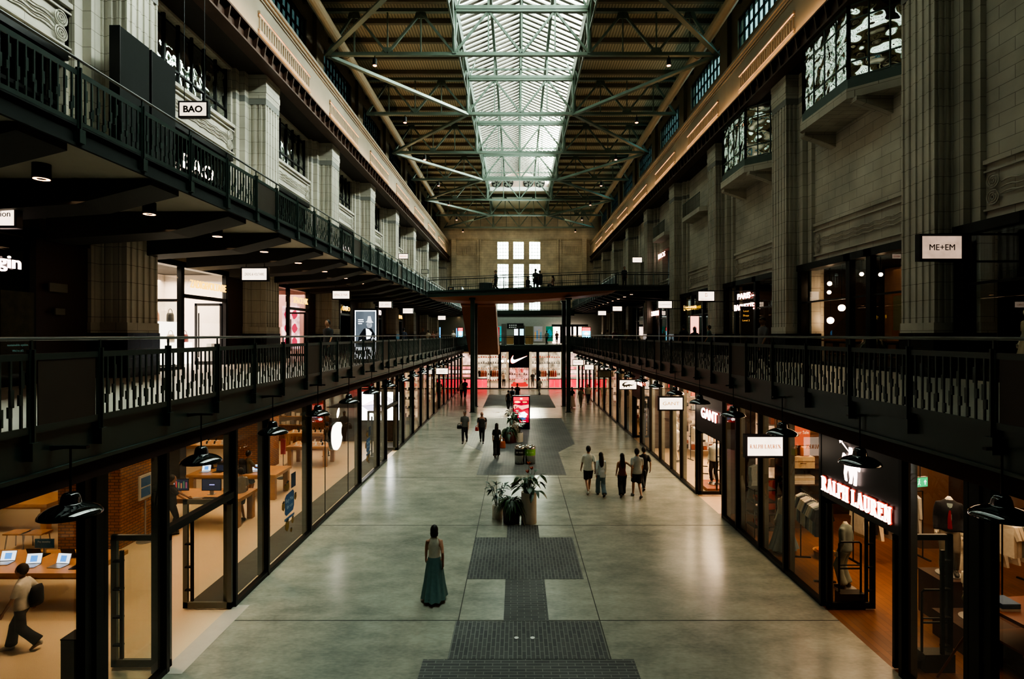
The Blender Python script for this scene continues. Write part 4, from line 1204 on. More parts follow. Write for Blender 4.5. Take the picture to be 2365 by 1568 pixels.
def plant(name, label, loc, pot_r, pot_h, potm, kind, seed, group=None, taper=1.0):
    r = random.Random(seed)
    t = thing(name, label, 'potted plant', loc, 0, group)
    MB().lathe([(0, 0), (pot_r * taper * .97, 0), (pot_r * taper, .02), (pot_r, pot_h - .02), (pot_r * .98, pot_h), (pot_r * .88, pot_h), (pot_r * .86, pot_h - .10), (0, pot_h - .10)], n=32).build('pot', potm, t, True)
    MB().lathe([(0, pot_h - .07), (pot_r * .87, pot_h - .085)], n=24).build('soil', mat('dark_soil', (.03, .02, .014), .9), t)
    st = MB(); lf = MB(); z0 = pot_h - .08
    if kind == 'lily':
        for i in range(40):
            a = r.uniform(0, 2 * PI); rr = r.uniform(.02, pot_r * .5); hgt = r.uniform(.12, .68)
            o = Vector((rr * math.cos(a), rr * math.sin(a), z0)); tip = Vector((math.cos(a) * r.uniform(.1, .42), math.sin(a) * r.uniform(.1, .42), z0 + hgt))
            st.limb([o, o.lerp(tip, .5) + Vector((0, 0, .07)), tip], [.011, .009, .006], 5)
            leaf(lf, tip, (math.cos(a + r.uniform(-.6, .6)), math.sin(a + r.uniform(-.6, .6)), r.uniform(-.1, .6)), r.uniform(.24, .38), r.uniform(.055, .085), r.uniform(.5, 1.1))
        for (x, y, z) in ((.0, -.05, .95), (.09, 0, .78), (-.04, .05, .66)):
            st.limb([(0, 0, z0), (x * .6, y * .6, z0 + z * .6), (x, y, z0 + z)], [.009, .008, .006], 5)
            fl = MB(); 
            for q in range(5): leaf(fl, (x, y, z0 + z), (math.cos(q * 1.26), math.sin(q * 1.26), 1.4), .13, .03, .05)
            fl.build('flower', mat('orange_flower', (.55, .09, .03), .5), t)
    elif kind == 'fiddle':
        for i in range(7):
            a = 2 * PI * i / 7 + r.uniform(-.3, .3); hgt = r.uniform(.45, .85); lean = r.uniform(.08, .30)
            pts = [Vector((.04 * math.cos(a), .04 * math.sin(a), z0)), Vector((lean * .6 * math.cos(a), lean * .6 * math.sin(a), z0 + hgt * .6)), Vector((lean * math.cos(a), lean * math.sin(a), z0 + hgt))]
            st.limb(pts, [.014, .011, .007], 5)
            for q in range(8):
                b = a + r.uniform(-1.6, 1.6); e = r.uniform(-.15, .8); k_ = pts[1].lerp(pts[2], r.uniform(0.2, 1))
                leaf(lf, k_, (math.cos(b), math.sin(b), e), r.uniform(.2, .34), r.uniform(.03, .045), .35)
    elif kind == 'fern':
        for i in range(130):
            a = r.uniform(0, 2 * PI); leaf(lf, (.1 * math.cos(a), .1 * math.sin(a), z0 + r.uniform(0, .22)), (math.cos(a), math.sin(a), r.uniform(.3, 1.5)), r.uniform(.38, .62), r.uniform(.025, .045), r.uniform(.7, 1.4))
    else:
        for i in range(16):
            a = r.uniform(0, 2 * PI); hgt = r.uniform(.3, .9); tip = Vector((math.cos(a) * .3 * hgt, math.sin(a) * .3 * hgt, z0 + hgt))
            st.limb([(0.03 * math.cos(a), .03 * math.sin(a), z0), tip], [.012, .007], 5)
            for q in range(3): leaf(lf, tip, (math.cos(a + q - 1), math.sin(a + q - 1), r.uniform(-.1, .5)), r.uniform(.25, .4), r.uniform(.09, .13), .5)
    if st.v: st.build('stems', mat('plant_stem', (.07, .09, .04), .6), t)
    lf.build('foliage', leafm2 if kind == 'fiddle' else leafm, t, True)
    return t
cream_pot = mat('cream_ceramic_pot', (.60, .55, .45), .35, var=.06)
white_pot = mat('white_ceramic_pot', (.66, .64, .57), .4, var=.05)
dark_pot = mat('dark_plum_pot', (.055, .032, .035), .4, var=.12)
oxb = mat('oxblood_pot', (.10, .022, .018), .4, var=.12)
plant('potted_peace_lily', 'broad leaved plant with orange flowers in the tallest cream pot', P2(1221.5, 1206), .245, .98, cream_pot, 'lily', 3, 'front planters')
plant('potted_shrub', 'small leaved shrub in the short white pot, left of the front planters', P2(1149, 1196), .17, .44, white_pot, 'fiddle', 5, 'front planters')
plant('potted_fern', 'drooping fern in the dark plum pot between the cream and white pots', P2(1181, 1206), .285, .58, dark_pot, 'fern', 8, 'front planters', .92)
plant('potted_rubber_plant', 'dark bushy plant in an oxblood pot before the totem', P2(1176.5, 1021), .39, .62, oxb, 'fern', 11, 'planters at the totem')
plant('potted_palm', 'leggy plant in a small white pot before the totem', P2(1198.5, 1020), .235, .52, white_pot, 'fiddle', 14, 'planters at the totem')
plant('potted_ficus', 'large leaved plant in a tall cream pot behind the oxblood pot', (( 1187 - VX) / F * 32.6, 32.6, 0), .27, 1.0, cream_pot, 'lily', 21, 'planters at the totem')
steel = mat('polished_steel', (.55, .52, .46), .22, 1.0, var=.05)
for i, (px, c, lb) in enumerate(((1200.5, (.012, .012, .012), 'polished steel litter bin with a black band'), (1224.5, (.17, .42, .02), 'polished steel litter bin with a bright green band'))):
    t = thing('litter_bin', lb, 'bin', P2(px, 1071), 0, 'litter bins on the paving')
    r_ = .235
    MB().lathe([(0, 0), (r_, 0), (r_, .42)], n=32).build('drum', steel, t, True)
    bd = MB().lathe([(r_ + .004, .42), (r_ + .004, .70)], n=32).build('band', mat('bin_band_%d' % i, c, .4), t, True)
    MB().lathe([(r_, .70), (r_ + .01, .72), (r_ + .01, .78), (r_ - .03, .84), (r_ - .08, .86), (r_ - .09, .84), (r_ - .10, .7)], n=32).build('lid', steel, t, True)
    MB().lathe([(r_ - .095, .74), (0, .74)], n=24).build('opening', black_frame, t)
    lettering('MIXED' if i == 0 else 'GLASS', .07, 'cam', (.05, -r_ - .012, .57), mat('bin_print', (.7, .7, .65), .5), bd, depth=.004)
    pts = MB(); pts.limb([(-.13 + .03 * math.cos(a), -r_ + .0, .57 + .03 * math.sin(a)) for a in [i_ * PI / 6 for i_ in range(13)]], [.006] * 13, 5); pts.build('symbol', MATS['bin_print'], bd)
# advertising totem
def totem(label, x, y, z, w_, h_, scr, arts, base=.35, name='advertising_totem', d_=.18):
    t = thing(name, label, 'advertising screen', (x, y, z), 0)
    MB().box(-w_ / 2, w_ / 2, -d_ / 2, d_ / 2, 0, h_).build('casing', black_frame, t)
    sw_, sh0, sh1 = w_ / 2 - .07, base, h_ - .08
    sn = MB().box(-sw_, sw_, -d_ / 2 - .006, -d_ / 2, sh0, sh1).build('screen', scr, t)
    for i, (nm, poly, m) in enumerate(arts):
        mb = MB(); pl = [(-sw_ + u * 2 * sw_, sh0 + v * (sh1 - sh0)) for u, v in poly]
        mb.prism(pl, -d_ / 2 - .010 - .0012 * i, -d_ / 2 - .006, 'y'); mb.build(nm, m, sn)
    return t, sw_, sh0, sh1
def R4(a, b, c, d): return [(a, c), (b, c), (b, d), (a, d)]
def blob(cx, cy, rx, ry, n=14, wob=.15, ph=0): return [(cx + rx * math.cos(2 * PI * i / n) * (1 + wob * math.sin(3 * i + ph)), cy + ry * math.sin(2 * PI * i / n) * (1 + wob * math.cos(2 * i + ph))) for i in range(n)]
red_s = emit('red_screen', (1, .012, .04), 1.8)
tt, sw_, a_, b_ = totem('red advertising totem standing on the octagonal paving', (1203.5 - VX) / F * 35.2, 35.2, 0, 1.11, 2.14, emit('crimson_screen', (.70, .015, .05), 1.5, .5, 2.2), [
    ('header', R4(0, 1, .86, 1), red_s),
    ('title', blob(.26, .80, .20, .035, 12, .08), emit('gold_print', (1, .45, .12), 4)), ('title', R4(.56, .92, .775, .825), emit('black_print', (.01, .01, .01), 1)), ('caption', R4(.6, .88, .785, .812), emit('yellow_print', (1, .8, .05), 4)),
    ('picture', [(0, .52), (.3, .60), (.55, .5), (1, .58), (1, .70), (.5, .66), (0, .72)], emit('pink_print', (1, .30, .24), 1.8)),
    ('picture', blob(.62, .30, .30, .11, 15, .2), emit('pale_print', (.8, .75, .9), 4)), ('picture', blob(.55, .14, .28, .05, 12, .2), emit('blue_print', (.05, .12, .25), 1.5)), ('picture', blob(.18, .12, .14, .06, 11, .25), emit('white_print', (1, .8, .7), 4)),
    ('footer', R4(.5, .8, .025, .045), MATS['white_print']), ('emblem', R4(.44, .50, .90, .96), MATS['white_print']), ('emblem', R4(.52, .58, .90, .96), MATS['white_print'])], .45)
# ------------------------------------------------------------------ enclosing shell
struct('wall_back', MB().box(-22, 17, Y0 - .6, Y0, 0, 25.5), mat('dim_back_wall', (.10, .095, .08), .8))
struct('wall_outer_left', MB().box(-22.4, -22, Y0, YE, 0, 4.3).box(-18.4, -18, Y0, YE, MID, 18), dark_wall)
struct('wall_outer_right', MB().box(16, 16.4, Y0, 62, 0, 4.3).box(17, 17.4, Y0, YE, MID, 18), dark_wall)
struct('slab_outer_left', MB().box(-18.4, WL - .5, Y0, YE, 17.3, 17.42), dark_soffit)
struct('slab_outer_right', MB().box(WR + .5, 17.4, Y0, YE, 17.5, 17.6), dark_soffit)
struct('wall_end_shop_back', MB().box(-16, 17, 74.6, 75, 0, 4.35), mat('end_shop_back_wall', (.62, .50, .40), .6))
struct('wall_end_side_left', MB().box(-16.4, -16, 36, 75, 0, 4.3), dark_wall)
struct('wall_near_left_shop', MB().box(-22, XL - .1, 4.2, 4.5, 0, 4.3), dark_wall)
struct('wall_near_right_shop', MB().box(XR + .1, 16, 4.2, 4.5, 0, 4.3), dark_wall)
struct('wall_left_shop_back', MB().box(-21.6, -21.2, 4.5, 31.3, 0, 4.3), cream_wall)
struct('wall_left_shop_end', MB().box(-22, XL - .15, 31.3, 31.6, 0, 4.3), orange_brick)
for y in (38.6, 47.1): struct('wall_left_shops', MB().box(-16, XL - .3, y, y + .2, 0, 4.3), cream_wall)
struct('wall_left_far_back', MB().box(-11.2, -11, 31.6, 61.3, 0, 4.3), mat('warm_far_wall', (.36, .25, .15), .6))
for y, m in ((18.55, brown_panel), (29.3, brown_panel), (38.0, cream_wall), (46.8, cream_wall)): struct('wall_right_shops', MB().box(XR + .35, 16, y, y + .15, 0, 4.3), m)
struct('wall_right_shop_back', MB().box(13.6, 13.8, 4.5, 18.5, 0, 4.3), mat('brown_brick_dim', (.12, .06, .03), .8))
struct('wall_right_mid_back', MB().box(12.2, 12.4, 18.7, 29.3, 0, 4.3), mat('warm_shelf_wall', (.50, .38, .27), .6))
struct('wall_right_far_back', MB().box(11.4, 11.6, 29.5, 61.3, 0, 4.3), mat('warm_shelf_wall_far', (.42, .32, .22), .6))
# upper storeys: back walls and cross walls
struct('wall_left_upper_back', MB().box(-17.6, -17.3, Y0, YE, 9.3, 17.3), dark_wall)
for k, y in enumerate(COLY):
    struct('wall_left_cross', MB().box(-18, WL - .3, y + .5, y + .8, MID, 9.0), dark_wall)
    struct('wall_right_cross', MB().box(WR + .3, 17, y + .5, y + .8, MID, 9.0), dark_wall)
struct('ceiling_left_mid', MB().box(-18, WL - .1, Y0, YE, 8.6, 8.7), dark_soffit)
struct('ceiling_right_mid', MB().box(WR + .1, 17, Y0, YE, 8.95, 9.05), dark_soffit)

# brick piers under the pilasters
for k, y in enumerate(COLY[:2]):
    struct('pillar_brick_left', MB().box(-12.85, -11.1, y - .25, y + 1.35, 0, 4.2), orange_brick)
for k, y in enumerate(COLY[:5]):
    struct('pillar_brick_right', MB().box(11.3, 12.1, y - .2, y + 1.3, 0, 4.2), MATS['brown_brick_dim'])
struct('pillar_left_shop', MB().box(-12.9, -12.55, 20.6, 21.0, 0, 4.2), black_frame)

# ------------------------------------------------------------------ left shop furniture
oak = mat('oak_table_wood', (.50, .27, .12), .4, var=.15, scale=6)
def table(label, x0, x1, y0, y1, z=.92, slots=True):
    t = thing('display_table', label, 'table', ((x0 + x1) / 2, (y0 + y1) / 2, 0), 0, 'oak display tables')
    a, b = (x1 - x0) / 2, (y1 - y0) / 2
    MB().box(-a, a, -b, b, z - .09, z).build('table_top', oak, t)
    MB().box(-a + .1, a - .1, -b + .1, b - .1, z - .17, z - .09).build('apron', oak, t)
    for sx in (-1, 1):
        for sy in (-1, 1): MB().box(sx * (a - .24), sx * (a - .06), sy * (b - .24), sy * (b - .06), 0, z - .09).build('leg', oak, t)
    return t
TB = [('oak table with open laptops, nearest in the left shop', -13.4, -9.2, 11.8, 13.1), ('oak table carrying the two big monitors', -12.5, -8.6, 17.14, 18.35),
      ('oak table with laptops before the second brick pier', -12.0, -8.75, 20.05, 21.5), ('oak phone table at the back left of the shop', -16.2, -13.0, 25.4, 26.8),
      ('oak phone table beside the glowing fruit emblem', -10.5, -8.6, 25.1, 26.4), ('oak phone table furthest back in the left shop', -12.0, -9.6, 28.5, 29.7),
      ('oak seating table at the far left of the shop', -18.0, -14.1, 16.6, 17.9)]
for a in TB: table(*a)
silver = mat('silver_aluminium', (.5, .5, .5), .35, .8, var=.05)
scr_white = emit('laptop_screen_white', (.85, .88, 1), 1.5); scr_blue = emit('screen_blue_patch', (.10, .30, .75), 1.5); scr_dark = emit('screen_dark', (.03, .03, .05), 1.0)
def laptop(label, x, y, z, rz, on=True):
    t = thing('laptop', label, 'laptop', (x, y, z), rz, 'laptops on the oak tables')
    MB().box(-.16, .16, -.11, .11, 0, .016).build('base', silver if on else black_frame, t)
    mb = MB(); mb.box(-.16, .16, 0, .008, 0, .22); mb.xf(Matrix.Translation((0, .11, .016)) @ Matrix.Rotation(-.3, 4, 'X')); ld = mb.build('lid', silver if on else black_frame, t)
    M = Matrix.Translation((0, .108, .018)) @ Matrix.Rotation(-.3, 4, 'X')
    MB().box(-.15, .15, -.004, -.001, .01, .21).xf(M).build('screen', scr_white if on else scr_dark, ld)
    if on: MB().box(-.07, .07, -.007, -.005, .04, .17).xf(M).build('picture', scr_blue, ld)
for i, (px, py, d, on, lb) in enumerate([(68, 1300, 12.15, 1, 'open laptop with white screen on the nearest table, left of three'), (134, 1300, 12.15, 1, 'open laptop with white screen on the nearest table, middle of three'), (184, 1305, 12.1, 0, 'dark screened laptop on the nearest table beside the post'),
        (8, 1296, 12.3, 1, 'open laptop at the extreme left end of the nearest table'), (473, 1085, 20.5, 1, 'white screened laptop on the second laptop table'), (504, 1085, 20.5, 0, 'black screened laptop on the second laptop table'),
        (592, 1085, 20.6, 1, 'laptop being used by the man with the backpack')]):
    p = atd(px, 0, d); laptop(lb, p.x, d, .92, (.12, -.1, .05, .1, .1, -.12, .3)[i], on)
for i, (px, d) in enumerate(((92, 12.75), (170, 12.75), (488, 21.1), (517, 21.2))):
    p = atd(px, 0, d); laptop('laptop seen from behind, ' + ['left on the nearest table', 'right on the nearest table', 'left on the second laptop table', 'right on the second laptop table'][i], p.x, d, .92, PI, False)
for i, px in enumerate((414, 489)):
    d = 17.65; p = atd(px, 0, d)
    t = thing('monitor', 'large black monitor on the oak table, ' + ('left, showing red and white pictures' if i == 0 else 'right, showing a dark star field'), 'monitor', (p.x, d, .92), .0, 'monitors on the oak table')
    MB().box(-.31, .31, -.02, .01, .12, .50).build('casing', black_frame, t)
    sn = MB().box(-.29, .29, -.024, -.021, .14, .48).build('screen', scr_dark, t)
    MB().box(-.10, .10, -.08, .10, 0, .012).box(-.06, .06, 0, .02, 0, .3).build('stand', silver, t)
    if i == 0:
        MB().box(-.28, -.14, -.027, -.025, .30, .46).build('picture', scr_white, sn)
        for q in range(5): MB().box(-.10 + .08 * q, -.06 + .08 * q, -.027, -.025, .2, .42 - .03 * (q % 3)).build('picture', emit('screen_picture_%d' % q, ((.6, .08, .06), (.2, .25, .1), (.5, .2, .1), (.1, .2, .1), (.4, .1, .15))[q], .8), sn)
    else:
        MB().box(-.06, .10, -.027, -.025, .30, .32).build('picture', emit('screen_purple', (.35, .3, .9), 3), sn)
for i, (px, py) in enumerate(((458, 1140), (482, 1152), (500, 1152))):
    d = 17.25; p = atd(px, 0, d); tag(MB().box(p.x - .16, p.x + .16, d - .08, d + .05, .92, .935).build('keyboard', black_frame if i else silver), 'keyboard lying on the monitor table, ' + ['left', 'middle', 'right'][i], 'keyboard', 'keyboards on the monitor table')
def phones(tab, n, rows, where):
    x0, x1, y0, y1 = tab[1:]
    for r_ in range(rows):
        for i in range(n):
            x = x0 + .35 + (x1 - x0 - .7) * i / (n - 1); y = y0 + .3 + (y1 - y0 - .6) * r_ / max(1, rows - 1)
            t = thing('smartphone', f'small {"white" if (i + r_) % 3 == 0 else "dark"} phone on a stand on the {where}', 'phone', (x, y, .92), 0, 'phones on the ' + where)
            mb = MB(); mb.box(-.037, .037, -.006, .004, .02, .16); mb.xf(Matrix.Rotation(-.5, 4, 'X')); mb.build('handset', black_frame if (i + r_) % 3 else mat('white_handset', (.8, .78, .74), .3), t)
            MB().box(-.10, .10, -.05, .10, 0, .012).build('stand', white_pot, t)
phones(TB[3], 8, 2, 'back left phone table'); phones(TB[4], 5, 2, 'phone table by the emblem'); phones(TB[5], 7, 2, 'furthest phone table')
# info card, easel, pedestal
t = thing('information_card', 'blue rounded information card standing on the nearest laptop table', 'sign', (atd(103, 0, 12.9).x, 12.9, .92), 0)
MB().box(-.22, .22, -.01, .01, .12, .33).build('card', mat('mid_blue_card', (.03, .12, .20), .4), t); MB().box(-.02, .02, -.02, .02, 0, .12).build('stem', silver, t)
lettering('Pay monthly', .06, 'cam', (0, -.012, .26), mat('card_print', (.4, .5, .55), .5), t, depth=.004)
t = thing('poster_easel', 'white poster with blue panels on a stand beside the first brick pier', 'poster', (-10.8, 16.08, 0), 0)
MB().box(-.02, .02, -.27, .27, 1.25, 1.95).build('board', white_pot, t)
for z in (1.32, 1.62): MB().box(.02, .026, -.2, .2, z, z + .26).build('panel', mat('blue_poster_print', (.05, .15, .35), .5), t)
MB().tube((0, 0, .03), (0, 0, 1.2), .02).lathe([(0, 0), (.22, 0), (.22, .02), (0, .03)], n=20).build('stand', silver, t)
t = thing('banner_stand', 'slim stand with a pink and blue card by the second brick pier', 'sign', (atd(654, 0, 23.2).x, 23.2, 0), 0)
MB().box(-.10, .10, -.01, .01, 1.0, 1.65).build('card', mat('pink_card', (.5, .12, .16), .5), t); MB().tube((0, 0, .02), (0, 0, 1), .012).lathe([(0, 0), (.25, 0), (.25, .015), (0, .02)], n=20).build('stand', black_frame, t)
t = thing('security_pedestal', 'dark square pedestal just inside the near left shopfront', 'pedestal', (-7.35, 9.25, 0), 0)
MB().box(-.15, .15, -.15, .15, 0, .98).build('body', mat('dark_olive_box', (.035, .035, .022), .5), t); MB().box(-.155, .155, -.155, .155, .98, 1.0).build('cap', black_frame, t)
t = thing('storage_bench', 'plain brown bench end at the bottom left of the shop', 'bench', (-10.6, 10.0, 0), 0); MB().box(-.7, .52, -.5, .4, 0, .62).build('body', oak, t); MB().box(-.72, .54, -.52, .42, .62, .66).build('seat', oak, t)
for i, (px, d) in enumerate(((45, 15.6), (85, 15.6))):
    t = thing('stool', 'small oak stool before the seating table, ' + ('left' if i == 0 else 'right'), 'stool', (atd(px, 0, d).x, d, 0), 0, 'oak stools')
    MB().box(-.3, .3, -.2, .2, .42, .46).build('seat', oak, t)
    for sx in (-1, 1):
        for sy in (-1, 1): MB().tube((sx * .26, sy * .17, 0), (sx * .22, sy * .14, .43), .016).build('leg', silver, t)
for i, y in enumerate((22, 19.5)):
    pass
# wall shelves with boxes on the end wall of the left shop
t = thing('wall_shelving', 'tall white lit shelving on the far wall of the left shop', 'shelving', (-12.7, 31.1, 0), 0)
MB().box(-.85, .85, .1, .18, .9, 3.6).build('back_panel', warm_white, t)
for i in range(6): MB().box(-.85, .85, -.2, .1, .95 + .48 * i, .98 + .48 * i).build('shelf', oak, t)
for i in range(5):
    for j_ in range(6):
        w_ = rnd.uniform(.14, .22); h_ = rnd.uniform(.16, .32); x = -12.7 - .72 + .27 * j_
        tag(MB().box(x, x + w_, 30.93, 31.1, .98 + .48 * i, .98 + .48 * i + h_).build('carton', white_pot if (i + j_) % 3 else silver), 'small carton on the lit shelving of the far wall', 'box', 'cartons on the lit shelving')
# big LED wall
t = thing('video_wall', 'big bright white video screen with a folded kite graphic at the shop end', 'screen', (-7.62, 31.15, 0), 0)
MB().box(-1.25, 1.25, 0, .1, 1.15, 2.82).build('casing', black_frame, t)
MB().box(-1.18, 1.18, -.012, 0, 1.2, 2.78).build('screen', emit('video_white', (1, .95, .95), 9), t)
for i, (pl, m) in enumerate((([(-1.12, 2.0), (.1, 2.62), (.25, 2.38), (-.1, 2.15)], emit('kite_pale', (.85, .62, .68), 6)), ([(-1.12, 2.0), (-.1, 2.15), (.1, 1.75), (-.3, 1.45)], emit('kite_lilac', (.55, .45, .62), 4)), ([(.1, 2.62), (.75, 2.3), (.45, 2.1), (.25, 2.38)], emit('kite_grey', (.7, .6, .68), 5)), ([(-.3, 1.45), (.35, 1.35), (.1, 1.75)], emit('kite_grey2', (.6, .55, .65), 4)))):
    MB().prism(pl, -.016 - .001 * i, -.012, 'y').build('graphic', m, t)
for p_, q_ in (((-1.12, 2.0), (.1, 2.62)), ((.1, 2.62), (.75, 2.3)), ((-1.12, 2.0), (-.3, 1.45)), ((-1.12, 2.0), (.45, 2.1))):
    MB().bar((p_[0], -.02, p_[1]), (q_[0], -.02, q_[1]), .012).build('line', black_frame, t)
struct('wall_video', MB().box(-10.6, XL - .2, 31.2, 31.3, 0, 4.2), dark_wall)
# fruit emblem on the glass
def apple_poly(s):
    pts = []
    for i in range(60):
        a = 2 * PI * i / 60 + PI / 2
        r = .5 * (1 - .10 * math.exp(-((math.sin(a) - 1) * 5) ** 2) * 1.6 - .08 * math.exp(-((math.sin(a) + 1) * 6) ** 2))
        x = r * math.cos(a) * (1.0 + .08 * math.sin(a)); y = r * math.sin(a) * .98
        dx, dy = x - .56, y - .06
        dd = math.hypot(dx, dy)
        if dd < .20: x, y = .56 + dx / dd * .20, .06 + dy / dd * .20
        pts.append((x * s, y * s))
    return pts
leafp = [(.02, .55), (.0, .66), (.06, .77), (.18, .84), (.19, .72), (.13, .61)]
t = thing('emblem_sign', 'glowing white bitten fruit emblem standing inside the left shop glass', 'sign', (0, 0, 0))
ac = (XL - .12, 19.55, 2.45)
halo_apple = emit('fruit_emblem_light', (1, .86, .74), 6)
flat(apple_poly(1.12), 'left', ac, .03).build('fruit', halo_apple, t)
flat([(x * 1.12, y * 1.12) for x, y in leafp], 'left', ac, .03).build('leaf', halo_apple, t)
flat(apple_poly(1.14), 'left', (XL - .2, 19.55, 2.45), .10).build('casing', black_frame, t)
# blue stickers on the glass
def sticker(label, y, z, s=1.0, txt=True):
    t = thing('window_sticker', label, 'sticker', (XL - .03, y, z), 0)
    bl = mat('sticker_blue', (.03, .11, .25), .5); br_ = mat('sticker_brown', (.22, .13, .03), .5)
    f_ = lambda pl, nm, m, o=0.0: flat([(u * s, v * s) for u, v in pl], 'left', (o, 0, 0), .004).build(nm, m, t)
    f_([(-.32, -.26), (-.22, -.34), (.24, -.30), (.32, -.18), (.32, .22), (.24, .30), (-.22, .26), (-.32, .18)], 'panel', bl)
    f_(R4(-.34, .34, -.47, -.40), 'strip', bl); f_(R4(.12, .44, .36, .78), 'code_panel', mat('sticker_dark_blue', (.02, .05, .09), .5))
    for u, v, r_ in ((-.14, .50, .11), (.42, .05, .08), (-.42, .0, .10), (-.16, -.62, .13), (.22, -.58, .08), (-.3, .52, .05), (.12, -.85, .05)):
        f_(blob(u, v, r_, r_ * 1.3, 12, .1), 'face_spot', br_); f_([(u - r_, v + r_), (u, v + r_ * .7), (u + r_, v + r_), (u, v + r_ * 1.5)], 'hat', black_frame, .004)
    if txt:
        pm = mat('sticker_print', (.35, .45, .55), .5)
        lettering('Buy Mac', .16 * s, 'left', (.006, 0, .07 * s), pm, t, depth=.003); lettering('for uni', .16 * s, 'left', (.006, 0, -.10 * s), pm, t, depth=.003)
sticker('blue rounded sticker with small hatted faces on the left shop glass', 15.25, 1.40, .95)
sticker('second blue sticker further along the left shop glass', 23.3, 1.4, .9)

# ------------------------------------------------------------------ lit blade signs
wface = emit('sign_face', (1, .80, .62), 2.4, .12, 4)
oface = mat('sign_orange_letters', (.6, .18, .04), .5, em=(1, .30, .06), es=.45); bface = mat('sign_black_letters', (.015, .012, .01), .5); rface = mat('sign_red_letters', (.6, .03, .02), .5, em=(1, .03, .02), es=.5)
def blade(label, px, py, d, w_, h_, txt=None, m=bface, size=.16, hang=None, wall=None, face=wface, fit=None, grp=None, frame=.05, **kw):
    p = atd(px, py, d)
    t = thing('blade_sign', label, 'sign', (p.x, d, p.z), 0, grp)
    MB().box(-w_ / 2 - frame, w_ / 2 + frame, -.05, .09, -h_ / 2 - frame, h_ / 2 + frame).build('frame', black_frame, t)
    fc = MB().box(-w_ / 2, w_ / 2, -.058, -.05, -h_ / 2, h_ / 2).build('face', face, t)
    if txt:
        for i, ln in enumerate(txt if isinstance(txt, list) else [txt]):
            lettering(ln, size if i == 0 else size * .35, 'cam', (0, -.06, 0 if i == 0 else -h_ * .30), m, fc, depth=.006, fit=fit if i == 0 else w_ * .6, **dict(dict(bold=0.0), **kw))
    if hang is not None:
        for sx in (-1, 1): MB().tube((sx * w_ * .38, 0.02, h_ / 2), (sx * w_ * .38, 0.02, hang - p.z), .012, n=6).build('hanger', black_frame, t)
    if wall is not None:
        for sz in (-1, 1): MB().box(0 if wall > p.x else wall - p.x, wall - p.x if wall > p.x else 0, 0.0, .04, sz * (h_ / 2 + frame) - .02, sz * (h_ / 2 + frame) + .02).build('bracket_arm', black_frame, t)
    return t
GS = 'lit signs over the left middle gallery'
blade('white lit sign ending in bold black letters at the left photo edge', -8, 495, 11.0, .78, .46, 'collection', bface, .17, hang=8.9)
blade('white lit sign with narrow black capitals beside the bright bag shop', 589, 633.5, 19.6, .86, .40, 'ZADIG & VOLTAIRE', bface, .13, hang=8.9, fit=.68)
blade('white lit sign with thin orange capitals over the left middle gallery', 788.5, 681, 28.3, .84, .38, 'SPACE NK', oface, .17, hang=8.9, fit=.70)
blade('white lit sign with two short orange words over the left middle gallery', 890, 703.5, 37, .82, .38, 'LE LABO', oface, .17, hang=8.9, fit=.55)
blade('white lit sign with faint capitals, fourth along the left middle gallery', 942.5, 718, 45.7, .82, .40, 'PENHALIGON', oface, .12, hang=8.9, fit=.66)
blade('white lit sign with faint letters, last along the left middle gallery', 1020.5, 734, 62, .82, .42, 'MALIN', oface, .12, hang=8.9, fit=.6)
blade('white lit sign with spaced black capitals hung on two long rods', 448, 253.5, 16.75, .80, .40, 'BAO', bface, .27, hang=17.4, fit=.58, bold=.010, face=emit('sign_face_soft', (1, .82, .62), 1.5, .1, 4))
blade('white sign with red letters over the upper left gallery', 932, 592, 51.8, .82, .42, '&BAB', rface, .26, hang=17.4, fit=.6, frame=.06)
blade('blank pale framed sign over the far upper left gallery', 981.5, 627, 67, .8, .42, None, hang=17.4, face=mat('blank_sign_face', (.42, .40, .34), .5))
blade('large dim white sign with bold black letters on the right wall bracket', 2171, 572, 11.4, .80, .46, 'ME+EM', bface, .175, wall=12.3, fit=.52, face=emit('sign_face_dim', (1, .70, .52), .6, .2, 5))
t = blade('white lit sign with an orange monogram on the right wall bracket', 1630.5, 684, 28.5, .80, .46, None, wall=12.3)
lettering('B', .26, 'cam', (0, -.06, .06), oface, t, depth=.006); lettering('B', .17, 'cam', (.0, -.062, .06), wface, t, depth=.006); lettering('PARIS BAGUETTE', .06, 'cam', (0, -.06, -.16), oface, t, depth=.006, fit=.6)
blade('white lit sign with fine grey capitals, third along the right wall', 1535.5, 703.5, 35.5, .85, .42, 'CLARENDON', mat('sign_grey_letters', (.25, .2, .16), .5), .11, wall=12.3, fit=.7)
blade('small white lit sign with faint lettering, fourth along the right gallery', 1425.5, 713, 52, .84, .40, 'REISS', oface, .10, hang=9.4, fit=.6)
blade('small white lit sign, fifth along the right gallery', 1390.5, 723, 60, .84, .44, 'CALVIN', oface, .10, hang=9.4, fit=.5)
blade('white lit sign with red edge hung high above the upper right landing', 1471.5, 600.5, 49.5, .82, .42, 'WRIGHT BROS', rface, .11, hang=17.4, fit=.6)
blade('white lit sign with black capitals above small print on the left shopfront', 1021, 857, 41.8, .88, .42, ['IWC', 'SCHAFFHAUSEN'], bface, .20, hang=4.3, fit=.45)
RLB = blade('large white lit sign with spaced orange capitals before the right shopfront', 1765, 1030, 13.7, .86, .46, None, hang=4.3, frame=.06)
blade('white lit sign with wide gold capitals before the right shopfront', 1549, 931.5, 22.05, .90, .46, 'GANT', mat('sign_gold_letters', (.55, .33, .10), .5, em=(1, .5, .1), es=.4), .19, hang=4.3, fit=.66, frame=.06)
t = blade('white lit sign with a green crocodile emblem before the right shopfront', 1450, 888, 30.6, .92, .48, None, hang=4.3)
